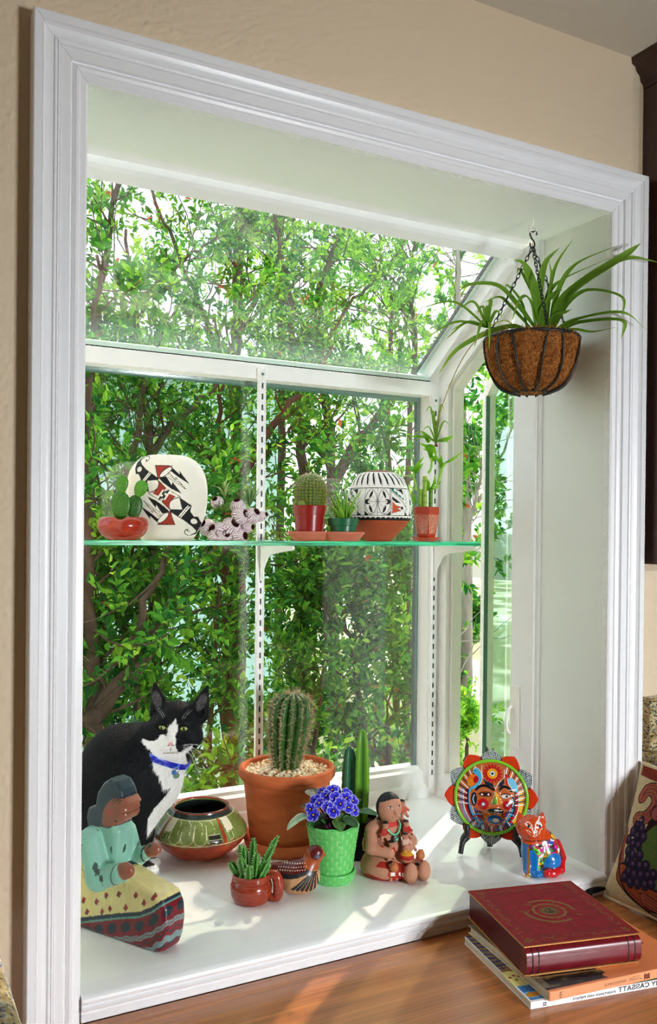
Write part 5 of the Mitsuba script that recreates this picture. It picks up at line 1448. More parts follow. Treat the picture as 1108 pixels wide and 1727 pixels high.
def cat_colour(V, NV, rg):
    q = head_local(V)
    jit = .0018 * (meshkit.noise(V * 420)[:, None] - .5)
    l, z_, fw = (V - HC) @ rgt + jit[:, 0], V[:, 2] + jit[:, 0], NV @ -np.array([.466, .885, 0])
    c = np.tile(np.array([0.0060, 0.0065, 0.0080]), (len(V), 1))
    white = np.array([.80, .79, .77])
    P = Paint(q[:, 0] + jit[:, 0], q[:, 2] + jit[:, 0], (0, 0, 0))
    P.c = c
    h5 = lambda pts: [((230 + x / 8.523 - 297.5) / 915, (1224.5 - 1150 - y / 8.523) / 915) for x, y in pts]
    fr = (q[:, 1] > -.004)
    P.poly(h5([(610, 470), (640, 560), (652, 640), (618, 690), (638, 790), (640, 850), (662, 885), (668, 935), (705, 930), (770, 890), (860, 835), (840, 900), (760, 980), (700, 1060), (600, 1110), (430, 1010), (320, 930), (190, 830), (160, 768), (280, 795), (370, 785), (400, 722), (450, 705), (492, 722), (515, 660), (520, 575), (560, 545)]), white, fr)
    P.poly(h5([(318, 930), (700, 1010), (720, 1100), (560, 1160), (420, 1100)]), white, fr)
    W2 = Paint(l, z_, (0, 0, 0))
    W2.c = P.c
    px = lambda pts: [((120 + x / 3.693 - 297.5) / 905, .258 + (1224.5 - 1140 - y / 3.693) / 905) for x, y in pts]
    W2.poly(px([(548, 470), (720, 470), (740, 700), (620, 800), (560, 880), (500, 960), (486, 940), (500, 860), (560, 760), (625, 690), (650, 655), (610, 655), (600, 610), (585, 565), (560, 530)]), white, (fw > -.55) & (V[:, 0] > .19))
    c = W2.c
    paw = (V[:, 2] < .020) & (V[:, 0] > .176)
    c[paw] = white
    for s in (-1, 1):                                         # pale inside of the ears
        dx = .006 * (s > 0)
        e = ((q[:, 0] - (s * .0375 + dx) - s * .28 * (q[:, 2] - .044)) / .0085) ** 2 + ((q[:, 2] - .046) / .016) ** 2
        ins = (e < 1) & (q[:, 1] > -.012) & (NV @ hy > .05)
        c[ins] = np.array([.030, .027, .030]) + .14 * meshkit.noise(V[ins] * np.array([900, 900, 300]))[:, None] ** 2
    n = (q[:, 0] / (.0062 * np.clip((q[:, 2] + .0285) / .009, .2, 1))) ** 2 + ((q[:, 2] + .0235) / .0050) ** 2
    c[(n < 1) & (q[:, 1] > .033)] = (.70, .36, .37)
    for s in (-1, 1):
        c[(((q[:, 0] - s * .0042) / .0017) ** 2 + ((q[:, 2] + .0252) / .0011) ** 2 < 1) & (q[:, 1] > .033)] = (.05, .03, .03)
    c[(np.abs(q[:, 0]) < .0006) & (q[:, 2] < -.028) & (q[:, 2] > -.0385) & (q[:, 1] > .03)] = (.30, .22, .22)
    mo = (np.abs(q[:, 2] + .0385 + 3.0 * q[:, 0] ** 2 * 4) < .0009) & (np.abs(q[:, 0]) < .013) & (q[:, 1] > .02)
    c[mo] = (.25, .20, .20)
    return c * (0.92 + .16 * meshkit.noise(V * 300))[:, None]
kat = thing('cat', 'black and white cat with a blue collar sitting on the sill, looking at the camera', 'cat')
mat('fur', 'vertex', 0.60, 0.12)
CC = cat_colour(V, NV, rng)
add(kat, 'body', cat_mesh, 'fur', smooth=True, color=np.clip(CC, 0, 1))
# fur: short strands combed from nose to tail
rgf = np.random.default_rng(8)
pts, fi = trimesh.sample.sample_surface(cat_mesh, 52000, seed=4)
pts = np.asarray(pts)
nr = np.asarray(cat_mesh.face_normals)[fi]
q = head_local(pts)
skip = ((np.abs(np.abs(q[:, 0]) - .019) < .0115) & (np.abs(q[:, 2] - .0035) < .0085) & (q[:, 1] > .015)) | ((np.abs(q[:, 0]) < .007) & (np.abs(q[:, 2] + .0225) < .007) & (q[:, 1] > .03))
pts, nr, q = pts[~skip], nr[~skip], q[~skip]
hd_ = (np.linalg.norm(q, axis=1) < .075)
flow = np.where(hd_[:, None], unit(pts - (HC + hy * .055)), np.array([-.45, .15, -.85]))
flow = unit(flow - nr * np.sum(flow * nr, 1, keepdims=True))
dr_ = unit(flow + nr * rgf.uniform(.12, .42, (len(pts), 1)) + rgf.normal(0, .16, (len(pts), 3)))
ln_ = np.where(hd_, .0055, .0095) * rgf.uniform(.6, 1.3, len(pts))
sd_ = unit(np.cross(dr_, nr)) * .00030
hv = np.stack([pts - sd_ - nr * .0006, pts + sd_ - nr * .0006, pts + dr_ * ln_[:, None]], 1)
hv[..., 2] = np.maximum(hv[..., 2], .0008)
hc = np.repeat(np.clip(cat_colour(pts, nr, rgf) * rgf.uniform(.75, 1.25, (len(pts), 1)), 0, 1), 3, 0)
hn = np.repeat(unit(nr * .8 + dr_ * .4), 3, 0)
key = f'{kat}__fur'
scene[key] = mikit.ply(trimesh.Trimesh(hv.reshape(-1, 3), np.arange(3 * len(pts)).reshape(-1, 3), process=False), 'fur', color=hc)
labels[key] = {'kind': 'stuff'}
def H(x, y, z_):
    return HC + hx * x + hy * y + hz * z_
for s in (-1, 1):
    u_ = trimesh.creation.icosphere(4, 1.0)
    e = np.asarray(u_.vertices)
    P = Paint(e[:, 0], e[:, 2], G3(168, 182, 96))
    P.c = P.c * (.62 + .45 * np.clip(.5 - e[:, 2:3] * .6, 0, 1))
    P.mask((e[:, 0] / .27) ** 2 + (e[:, 2] / .78) ** 2 < 1, (.004, .005, .005))
    P.mask(e[:, 0] ** 2 * .9 + e[:, 2] ** 2 * 1.15 > .80, (.012, .012, .012))
    P.mask((e[:, 0] - .22) ** 2 + (e[:, 2] - .34) ** 2 < .018, (.9, .9, .9))  # white catchlight painted into the eye colour
    ex = Rotation.from_euler('z', -s * 12, degrees=True).apply(e * [.0072, .0058, .0046])
    lv = H(s * .0190, .0325, .0032) + ex[:, :1] * hx + ex[:, 1:2] * hy + ex[:, 2:] * hz
    front_only = P.c.copy()
    front_only[e[:, 1] < .25] = (.01, .01, .01)
    add(kat, 'eye', trimesh.Trimesh(lv, u_.faces, process=False), 'glaze', smooth=True, color=np.clip(front_only, 0, 1), label='green cat eye')
wk = []
for s in (-1, 1):
    for i in range(9):
        b = H(s * (.0125 + .004 * (i % 3)), .0400 - .003 * (i % 3), -.0260 - .0032 * (i // 3))
        L_ = .052 * rgf.uniform(.7, 1.15)
        a1 = (-.02 - .20 * (i // 3)) + rgf.normal(0, .10)
        d = unit(hx * s + hz * a1 + hy * .10)
        wk.append(tube(smooth_line([b, b + d * L_ * .5 + hz * .001, b + d * L_ - hz * (.010 + .010 * (i // 3))], 10), np.linspace(.00028, .0001, 10), 4))
    for i in range(2):
        b = H(s * (.014 + .003 * i), .033, .0150)
        d = unit(hx * s * (.35 + .1 * i) + hz + hy * .25)
        wk.append(tube(smooth_line([b, b + d * .014, b + d * .026 + hx * s * .006], 8), np.linspace(.00018, .00008, 8), 4))
m = cat(*wk)
add(kat, 'whiskers', m, 'spine', smooth=True, color=col(len(m.vertices), (.85, .85, .85)), kind='stuff', label='white whiskers')
# collar: a band laid on the neck's surface
cax = unit(np.array([.42, -.18, .90]))
cce = np.array([.2350, .3790, .2050])
c1 = unit(np.cross(cax, [0, 1, 0.2]))
c2 = np.cross(cax, c1)
ring_ = []
for a in np.arange(72) * 2 * np.pi / 72:
    d = math.cos(a) * c1 + math.sin(a) * c2
    r = np.linspace(.012, .075, 127)
    sdv = sd_cat(cce + r[:, None] * d)
    k_ = np.argmax(sdv > 0) if (sdv > 0).any() else 70
    ring_.append(r[k_])
ring_ = np.convolve(np.r_[ring_[-4:], ring_, ring_[:4]], np.ones(9) / 9, 'valid') + .0022
ang = np.arange(72) * 2 * np.pi / 72
band, bprof_ = [], [(-.0050, .0), (-.0052, .0018), (0, .0026), (.0052, .0018), (.0050, .0)]
for a, r in zip(ang, ring_):
    d = math.cos(a) * c1 + math.sin(a) * c2
    band.append([cce + d * (r + e_) + cax * h_ for h_, e_ in bprof_])
band = np.array(band)
i, j = np.meshgrid(np.arange(72), np.arange(4), indexing='ij')
q = np.stack([i * 5 + j, ((i + 1) % 72) * 5 + j, ((i + 1) % 72) * 5 + j + 1, i * 5 + j + 1], -1).reshape(-1, 4)
bc = np.where((meshkit.noise(band.reshape(-1, 3) * 260) > .62)[:, None], G3(110, 140, 226), G3(24, 46, 172))
add(kat, 'collar', (band.reshape(-1, 3), q), 'semi_gloss', smooth=True, color=bc, label='blue cat collar')
kf = int(np.argmax([(math.cos(a) * c1 + math.sin(a) * c2) @ unit(np.array([-.25, -.95, -.1]) + .55 * rgt) for a in ang]))
tp = band[kf, 2]
mat('steel', (0.75, 0.77, 0.80), 0.22, metallic=1.0)
tg = [tube([tp + (math.cos(a) * rgt + math.sin(a) * np.array([0, 0, 1])) * .0042 + [0, -.001, -.0055] for a in np.arange(20) * 2 * np.pi / 20], .0007, 6, closed=True)]
add(kat, 'tag_ring', cat(*tg), 'steel', smooth=True)
tagm = move(trimesh.creation.cylinder(.0060, .0012, sections=28), (0, 0, 0), (90, 0, -27))
add(kat, 'tag', move(tagm, tp + toward * .0015 + [0, 0, -.0150]), 'steel', smooth=40, label='small silver tag')
add(kat, 'bell', move(trimesh.creation.icosphere(3, .0042), tp + toward * .003 + rgt * -.003 + [0, 0, -.0100]), 'semi_gloss', smooth=True, color=col(642, G3(60, 120, 190)), label='small blue bell')

# ---------------------------------------------------------------- carved wooden doll at the left end of the sill
DA, DU, DN = np.array([.043, .187, 0]), unit(np.array([.516, -.856, 0])), unit(np.array([.856, .516, 0]))
def sd_poly2(x, y, poly):
    p = np.asarray(poly, float)
    d = np.full(x.shape, 1e9)
    s = np.ones(x.shape)
    for i in range(len(p)):
        a, b = p[i], p[i - 1]
        e = b - a
        wx, wy = x - a[0], y - a[1]
        t = np.clip((wx * e[0] + wy * e[1]) / (e @ e), 0, 1)
        d = np.minimum(d, (wx - e[0] * t) ** 2 + (wy - e[1] * t) ** 2)
        c1_, c2_, c3_ = y >= a[1], y < b[1], e[0] * wy > e[1] * wx
        s = np.where((c1_ & c2_ & c3_) | (~c1_ & ~c2_ & ~c3_), -s, s)
    return s * np.sqrt(d)
def sd_ext(p, poly, tc, th, rad):
    """A polygon in (s, z) with thickness 2 th about t = tc, its edges rounded by rad."""
    flat = sd_poly2(p[:, :1, :, 0], p[:, :1, :, 2], poly) if p.ndim == 4 else sd_poly2(p[..., 0], p[..., 2], poly)
    a, b = flat + rad, np.abs(p[..., 1] - tc) - th + rad
    return np.minimum(np.maximum(a, b), 0) + np.hypot(np.maximum(a, 0), np.maximum(b, 0)) - rad
SK = [(-.120, 0), (.150, 0), (.160, .004), (.1665, .020), (.170, .045), (.168, .066), (.158, .084), (.145, .088), (.120, .093), (.095, .100), (.070, .106), (-.030, .106), (-.070, .092), (-.120, .040)]
TO = [(-.014, .092), (.078, .092), (.084, .130), (.087, .160), (.080, .174), (.036, .172), (.012, .152), (-.006, .120)]
HD = [(.032, .158), (.020, .147), (.005, .154), (.0005, .172), (.005, .187), (.020, .194), (.024, .213), (.040, .230), (.060, .2385), (.080, .236), (.094, .224), (.0985, .213), (.1085, .2035), (.1030, .1985), (.1050, .1930), (.1025, .1905), (.1045, .1870), (.100, .1795), (.090, .1745), (.070, .158)]
HD = [(a - .021 * min(1, max(0, (a - .030) / .06)), b) for a, b in HD]
TO = [(a - .016 * min(1, max(0, (a - .030) / .05)), b) for a, b in TO]
def sd_doll(p):
    d = sd_ext(p, SK, .024, .024, .009)
    d = smin(d, sd_ext(p, TO, .024, .021, .010), .004)
    d = smin(d, sd_ext(p, HD, .024, .0195, .008), .002)
    for a, b, c, ra in (((.022, -.001, .142), (.046, -.009, .092), (.086, -.007, .107), .0205), ((.048, .046, .148), (.060, .052, .104), (.086, .050, .120), .0155)):
        d = smin(d, sd_cap(p, a, b, ra, ra * .95), .004)
        d = smin(d, sd_cap(p, b, c, ra * .92, ra * .72), .004)
    d = smin(d, sd_ell(p, (.098, -.007, .113), (.0165, .0100, .0125), (0, -15, 0)), .002)
    d = smin(d, sd_ell(p, (.100, .050, .127), (.0155, .0095, .0115), (0, -18, 0)), .002)
    return smax(d, -p[..., 2], .001)
dm = surface(sd_doll, (-.13, -.036, -.004), (.182, .074, .246), .0016)
L = np.asarray(dm.vertices)
s_, t_, z_ = L.T
MINT, NAVY, CREAM, MAR, TEAL_, SKIN = G3(142, 188, 172), G3(44, 62, 72), G3(216, 204, 148), G3(128, 36, 46), G3(112, 156, 148), G3(150, 98, 78)
jn = (meshkit.noise(L * 260) - .5) * .0016
P = Paint(s_ + jn, z_ + jn, MINT)
line = np.interp(s_, [-.12, 0, .078, .120, .143, .17], [.000, .018, .043, .055, .067, .087])
dd = line - z_ + jn * .6
sk = (sd_ext(L[:, None, None, :], SK, .024, .024, .009)[:, 0, 0] < .0016)
arms = np.minimum(np.minimum(sd_cap(L, (.022, -.001, .142), (.046, -.009, .092), .0205, .0195), sd_cap(L, (.046, -.009, .092), (.086, -.007, .107), .0189, .0148)),
                  np.minimum(sd_cap(L, (.048, .046, .148), (.060, .052, .104), .0155, .0147), sd_cap(L, (.060, .052, .104), (.086, .050, .120), .0143, .0112))) < .0012
skirt = sk & ~arms & (z_ < .1045)
P.mask(skirt, CREAM)
for (cx, cz) in [(.004, .046), (.024, .070), (.032, .050), (.052, .064), (.060, .046), (.078, .072), (.092, .055), (.112, .078), (.128, .070), (.146, .082), (.012, .082), (.044, .082), (.066, .086), (-.02, .06), (-.04, .05), (.012, .030), (.044, .038)]:
    P.poly([(cx - .0042, cz - .003), (cx + .0006, cz - .0058), (cx + .0052, cz + .001), (cx, cz + .0055)], NAVY, skirt)
    P.poly([(cx - .0026, cz - .002), (cx + .0016, cz - .0048), (cx + .0056, cz + .0016), (cx + .001, cz + .0050)], G3(158, 52, 58), skirt)
for k in range(10):
    P.line([(-.02 + k * .011, .104), (-.022 + k * .0125, .088 - .004 * (k % 3))], .0008, G3(90, 84, 62), skirt)
bd = skirt & (dd > 0)
P.mask(bd, MAR)
P.mask(bd & (dd < .0062), NAVY)
P.mask(bd & (dd >= .0062) & (dd < .0094), TEAL_)
xs_ = s_ + t_ * .9 * (s_ > .15)
for cx in np.arange(-.10, .22, .0275):
    e = ((xs_ - cx) / .0098) ** 2 + ((dd - .0215) / .0080) ** 2
    P.mask(bd & (e < 1 + .5 * (meshkit.noise(L * 500) - .5)), NAVY)
wv = .0016 * np.sin(xs_ * 320)
P.mask(bd & (np.abs(dd - .0395 - wv * .6) < .0040), G3(128, 148, 148))
P.mask(bd & (np.abs(dd - .0395 - wv) < .0007), G3(150, 70, 70))
P.mask(bd & (np.abs(dd - .0505 - 1.6 * wv) < .0010), NAVY)
P.mask(bd & (np.abs(dd - .0620 - wv) < .0046), G3(128, 148, 148))
P.mask(bd & (np.abs(dd - .0690) < .0012), NAVY)
bl = ~skirt
P.mask(bl & (z_ < .1075) & ~arms, NAVY)
for side in ((.098, -.007, .113, .0178, .0112, .0135, -15), (.100, .050, .127, .0168, .0108, .0125, -18)):
    P.mask(sd_ell(L, side[:3], side[3:6], (0, side[6], 0)) < 0, SKIN)
cuff = (np.abs(s_ - .0835) < .0014) & (t_ < .006) & arms | ((np.abs(s_ - .0865) < .0014) & (t_ > .038) & arms)
P.mask(cuff, NAVY)
hd2 = sd_ext(L[:, None, None, :], HD, .024, .0195, .008)[:, 0, 0] < .0016
hd2 &= (z_ > .158) | (s_ < .034)
HAIR = G3(58, 74, 82)
P.mask(hd2, HAIR)
P.poly([(.036, .150), (.040, .188), (.047, .200), (.060, .211), (.0785, .2125), (.125, .214), (.125, .160), (.08, .166)], SKIN, hd2)
P.line([(.034, .166), (.050, .1645), (.076, .1725)], .0022, NAVY, hd2)
for k in range(5):
    P.line([(.0785, .216), (.058 + .004 * k, .206 - .002 * (k % 2))], .0008, G3(38, 50, 58), hd2)
P.disc(.054, .188, .0065, G3(166, 88, 78), hd2)
P.line([(.085, .1905), (.077, .1900)], .0008, G3(96, 52, 44), hd2)
P.disc(.066, .177, .0016, NAVY, hd2)
c = P.c
wear = meshkit.fbm(L * np.array([90, 90, 30]), 4)
c = np.where(((wear > .70) & bl & ~hd2)[:, None], G3(70, 92, 86), c * (.86 + .28 * wear[:, None]))
doll = thing('wooden_doll', 'carved wooden woman in a mint blouse and long patterned skirt in front of the cat', 'figurine')
Wd = DA + L[:, :1] * DU + L[:, 1:2] * DN + L[:, 2:] * np.array([0, 0, 1.0])
dmw = trimesh.Trimesh(Wd, dm.faces, process=False)
if np.linalg.det(np.stack([DU, DN, [0, 0, 1]])) < 0:
    dmw.invert()
Fd = np.asarray(dmw.faces)
def region_part(parent, part, mesh, mask, colours, bsdf, label=None):
    """The faces whose first corners lie in mask, as one part."""
    F = np.asarray(mesh.faces)
    pick = F[mask[F].sum(1) >= 2]
    u, inv = np.unique(pick, return_inverse=True)
    n = np.asarray(mesh.vertex_normals)[u]
    m = trimesh.Trimesh(np.asarray(mesh.vertices)[u], inv.reshape(-1, 3), process=False)
    return add(parent, part, m, bsdf, smooth=True, color=np.clip(colours[u], 0, 1), label=label)
region_part(doll, 'head', dmw, hd2, c, 'semi_gloss', 'brown face with dark blue hair in a bun')
region_part(doll, 'skirt', dmw, skirt & ~hd2, c, 'semi_gloss', 'cream and maroon painted skirt')
region_part(doll, 'blouse', dmw, ~skirt & ~hd2, c, 'semi_gloss', 'worn mint green blouse and hands')

# ---------------------------------------------------------------- clay storyteller figure with many small children
SC = np.array([.583, .166, 0])
SF = unit(np.array([.02, -1.0, 0]))                           # she faces the room
SX = np.cross(SF, [0, 0, 1.0]) * -1
SX = SX if SX @ rgt > 0 else -SX
def story_world(q):
    return SC + q[:, :1] * SX + q[:, 1:2] * SF + q[:, 2:] * np.array([0, 0, 1.0])
def sd_story(p):
    d = sd_ell(p, (0, .000, .016), (.0510, .046, .0260))
    d = smin(d, sd_cap(p, (0, -.008, .030), (0, -.008, .078), .0330, .0260), .016)
    for s in (-1, 1):
        d = smin(d, sd_ell(p, (s * .025, -.006, .084), (.014, .014, .013)), .008)
    d = smin(d, sd_cap(p, (0, -.002, .092), (0, -.002, .104), .013, .012), .006)
    d = smin(d, sd_ell(p, (0, .002, .1200), (.0235, .0225, .0275)), .005)
    d = smin(d, sd_cap(p, (0, .0235, .1225), (0, .0265, .1165), .0022, .0036), .003)
    for s in (-1, 1):
        d = smin(d, sd_cap(p, (s * .034, -.004, .082), (s * .042, .012, .056), .0110, .0105), .005)
        d = smin(d, sd_cap(p, (s * .042, .012, .056), (s * .018, .034, .050), .0105, .0090), .004)
        d = smin(d, sd_cap(p, (.014 + s * .012, .020, .020), (.024 + s * .0135, .052, .016), .0150, .0130), .006)
        d = smin(d, sd_ell(p, (.024 + s * .0138, .060, .0185), (.0120, .0100, .0185)), .003)
    return smax(d, -p[..., 2] + .0004, .002)
sm = surface(sd_story, (-.060, -.056, -.003), (.062, .076, .152), .0013)
L = np.asarray(sm.vertices)
x_, y_, z_ = L.T
CLAY, RED_, BLK = G3(196, 146, 122), G3(180, 58, 46), G3(40, 46, 50)
c = np.tile(CLAY, (len(L), 1))
hair = (((x_ / .0250) ** 2 + ((y_ - .002) / .0240) ** 2 + ((z_ - .120) / .029) ** 2) < 1.35) & (z_ > .098) & ((y_ < .010 + 0.0 * z_) | (z_ > .137 - 14 * x_ ** 2)) & (y_ < .0215 - .00 * z_)
hair &= ~((y_ > .004) & (z_ < .1395 - 16 * x_ ** 2))
c[hair] = BLK
P = Paint(x_, z_, (0, 0, 0)); P.c = c
ff = y_ > .012
for s in (-1, 1):
    P.poly([(s * .0050, .1255), (s * .0085, .1280), (s * .0135, .1268), (s * .0095, .1238)], (.9, .85, .8), ff)
    P.disc(s * .0092, .1262, .0018, BLK, ff)
    P.line([(s * .0050, .1262), (s * .0088, .1284), (s * .0140, .1270)], .0010, BLK, ff)
P.line([(-.0055, .1082), (0, .1090), (.0055, .1082)], .0009, G3(140, 84, 70), ff)
P.mask((z_ > .0885) & (z_ < .0965) & (np.hypot(x_, y_ + .002) < .0195) & (y_ > 0), G3(206, 76, 70))
P.mask((z_ < .0085 + .0035 * np.sin(5 * np.arctan2(y_, x_))) & (y_ < .046) & (np.hypot(x_, y_) > .025), RED_)
leg = (y_ > .022) & (z_ < .036)
P.mask(leg & (np.abs(z_ - .027 + .10 * x_) < .0045) & (y_ < .050), RED_)
P.mask(leg & (x_ < .0015) & (y_ > .040) & (y_ < .056), RED_)
for yy in (.043, .048, .053):
    P.mask(leg & (x_ < .006) & (np.abs(y_ - yy) < .0013) & (np.abs(z_ - .016) < .003), (.85, .88, .82))
for s in (-1, 1):
    P.mask((np.abs(np.hypot(x_ - s * .029, (y_ - .026) * 1.0) - .0) < .0035) & (z_ > .036) & (z_ < .066), RED_)
sleeve = (np.abs(x_) > .034) & (z_ < .085) & (z_ > .045) & (y_ < .004)
P.mask(sleeve & (np.sin(z_ * 700) * np.sin(y_ * 700) > .45), G3(110, 130, 124))
st = thing('storyteller_figurine', 'clay storyteller figurine of a seated woman with many small children, right of the violet pot', 'figurine')
smw = trimesh.Trimesh(story_world(L), sm.faces, process=False)
if np.linalg.det(np.stack([SX, SF, [0, 0, 1]])) < 0:
    smw.invert()
region_part(st, 'hair', smw, hair, P.c, 'matte_paint', 'black hair cap')
region_part(st, 'body', smw, ~hair, P.c, 'matte_paint', 'tan clay body with red painted trim')
def child(px, py, yoff, lean=0.0, shirt=RED_, face=1.0, sc=1.0):
    """A small child clinging to her; px, py: where it stands in the survey picture (10 = 1 mm steps about her axis)."""
    o = np.array([(px - 655) / 940.0, yoff, (1478 - py) / 940.0])
    def sdf(p):
        d = sd_cap(p, (0, 0, -.0090), (lean, 0, .0015), .0062, .0050)
        d = smin(d, sd_ell(p, (lean * 1.3, .001, .0085), (.0060, .0060, .0064)), .0014)
        for s in (-1, 1):
            d = smin(d, sd_cap(p, (s * .005 + lean, .001, .000), (s * .0078, .005, -.0060), .0026, .0022), .0012)
            d = smin(d, sd_cap(p, (s * .004, .001, -.0120), (s * .0062, .006, -.0170), .0030, .0026), .0012)
        return d
    m = surface(lambda p: sdf(p / sc) * sc, np.array((-.016, -.011, -.023)) * sc, np.array((.016, .013, .018)) * sc, .0011 * sc)
    q = np.asarray(m.vertices) / sc
    cc = np.tile(CLAY, (len(q), 1))
    hd_ = np.linalg.norm(q - [lean * 1.3, .001, .0085], axis=1) < .0082
    cc[(q[:, 2] > -.010) & (q[:, 2] < .0026) & (np.abs(q[:, 0]) < .009)] = shirt
    hr = hd_ & ((q[:, 2] > .0115) | (q[:, 1] < -.0005))
    cc[hr] = (.012, .014, .016)
    for s in (-1, 1):
        cc[np.hypot(q[:, 0] - lean * 1.3 - s * .0022, q[:, 2] - .0095) < .0009 + 0 * q[:, 0]] = (.012, .014, .016)
    w = story_world(np.asarray(m.vertices) + o)
    mm = trimesh.Trimesh(w, m.faces, process=False)
    if np.linalg.det(np.stack([SX, SF, [0, 0, 1]])) < 0:
        mm.invert()
    add(st, 'child', mm, 'matte_paint', smooth=True, color=cc)
child(636, 1396, .016, .003); child(614, 1414, -.006, .002, CLAY); child(643, 1426, .026, .002, RED_); child(642, 1457, .036, -.001, G3(190, 104, 60))
child(674, 1416, .028, -.002, G3(214, 180, 164)); child(691, 1372, -.008, -.003, G3(200, 110, 90)); child(684, 1400, .014, -.002, RED_); child(694, 1424, .014, -.003, G3(220, 190, 176)); child(697, 1452, .030, .002, G3(150, 40, 44)); child(682, 1462, .050, .001, RED_, sc=.9)
nk = smooth_line([(-.0165, .008, .0960), (-.0150, .018, .0885), (-.0060, .0225, .0790), (.0010, .0235, .0770), (.0080, .0225, .0800), (.0150, .017, .0890), (.0165, .008, .0960)], 40)
m = tube(story_world(nk), .0018, 10)
add(st, 'necklace', m, 'glaze', smooth=True, color=col(len(m.vertices), G3(120, 206, 164)), label='turquoise necklace')
pen = story_world(np.array([[.001, .0255, .0705]]))[0]
m = trimesh.creation.icosphere(3, 1.0)
mv = story_world(np.asarray(m.vertices) * [.0062, .0024, .0064] + [.001, .0250, .0705])
add(st, 'pendant', trimesh.Trimesh(mv, m.faces, process=False), 'glaze', smooth=True, color=col(len(mv), G3(96, 100, 100)))
mv = story_world(np.asarray(m.vertices) * [.0026, .0014, .0028] + [.0012, .0270, .0690])
add(st, 'pendant_stone', trimesh.Trimesh(mv, m.faces, process=False), 'glaze', smooth=True, color=col(len(mv), G3(110, 214, 168)))
v, f = lathe(smooth_line([(0, .000), (.0090, .0015), (.0125, .0075), (.0130, .0115), (.0118, .0135), (.0100, .0150), (.0060, .0185), (0, .0195)], 40), 40)
cc = np.where((v[:, 2:] > .0138), G3(214, 160, 50), np.where(v[:, 2:] > .0068, RED_, CLAY))
add(st, 'bowl', trimesh.Trimesh(story_world(v + [.0115, .044, .0330]), f, process=False), 'matte_paint', smooth=True, color=cc, label='small bowl heaped with yellow corn')
for (px, py, yo) in ((640, 1466, .046), (686, 1450, .056)):
    v, f = lathe(smooth_line([(0, 0), (.0050, .0008), (.0076, .006), (.0060, .0125), (.0042, .0140), (.0046, .0160), (0, .0150)], 26), 24)
    o = [(px - 655) / 940.0, yo, (1490 - py) / 940.0 - .004]
    add(st, 'jug', trimesh.Trimesh(story_world(v + o), f, process=False), 'matte_paint', smooth=True, color=col(len(v), G3(196, 128, 84)), label='small clay jug')

# ---------------------------------------------------------------- clay bird
BDC = np.array([.398, .158, 0])
bx_ = unit(np.array([.90, -.40, 0])); by_ = np.cross([0, 0, 1.0], bx_)
def sd_bird(p):
    d = sd_cap(p, (-.050, 0, .0470), (-.012, 0, .0320), .0060, .0250)
    d = smin(d, sd_ell(p, (.006, 0, .0290), (.0330, .0265, .0285)), .014)
    d = smin(d, sd_cap(p, (.016, 0, .042), (.027, 0, .060), .0185, .0140), .010)
    d = smin(d, sd_ell(p, (.0300, 0, .0690), (.0150, .0125, .0135)), .005)
    d = smin(d, sd_cap(p, (.0400, 0, .0680), (.0475, 0, .0640), .0050, .0016), .003)
    return smax(d, -p[..., 2] + .0004, .003)
bm = surface(sd_bird, (-.062, -.032, -.003), (.054, .032, .088), .0011)
L = np.asarray(bm.vertices)
x_, y_, z_ = L.T
SAND, DKR, CHAR, RUST = G3(196, 152, 112), G3(104, 30, 30), G3(44, 50, 52), G3(170, 92, 54)
P = Paint(x_, z_, SAND)
P.poly([(-.07, .030), (-.030, .040), (.000, .043), (.020, .046), (.030, .060), (-.01, .066), (-.07, .070)], DKR)
P.poly([(-.07, .026), (-.030, .033), (.000, .037), (.022, .043), (.020, .047), (.000, .0435), (-.030, .0410), (-.07, .036)], CHAR)
for k in range(7):
    x0, x1 = .022 + .0016 * k, -.012 + .0078 * k
    P.poly([(x0 - .001, .0440), (x1, .018 - .0022 * k * .6), (x1 + .0046, .0145 - .0016 * k), (x0 + .0006, .0440)], CHAR)
    P.line([(x0 + .0012, .0430), (x1 + .0060, .0150 - .0016 * k)], .0010, G3(198, 116, 70))
    P.line([(x0 + .0018, .0420), (x1 + .0074, .0152 - .0016 * k)], .0008, G3(226, 206, 180))
P.mask((x_ > .010) & (z_ > .0440 + .35 * (.030 - x_)) & (z_ > .045), RUST)
P.line([(.006, .0530), (.016, .0470), (.030, .0435), (.050, .0430)], .0012, CHAR)
for k in range(12):
    for j in range(3):
        P.disc(-.034 + k * .0042 + .002 * (j % 2), .0475 + j * .0042 - .0012 * (6 - k) * .2, .0008, G3(230, 214, 196))
P.poly([(.018, .080), (.022, .066), (.032, .061), (.040, .066), (.043, .074), (.034, .088), (.022, .088)], DKR)
P.poly([(.026, .066), (.036, .063), (.040, .068), (.030, .071)], G3(84, 86, 104))
P.disc(.0345, .0695, .0016, G3(20, 20, 22))
wlocal = lambda q: BDC + q[:, :1] * bx_ + q[:, 1:2] * by_ + q[:, 2:] * np.array([0, 0, 1.0])
bird = thing('clay_bird', 'painted clay bird with striped wings in front of the large terracotta pot', 'figurine')
add(bird, None, trimesh.Trimesh(wlocal(L), bm.faces, process=False), 'semi_gloss', smooth=True, color=np.clip(P.c, 0, 1))
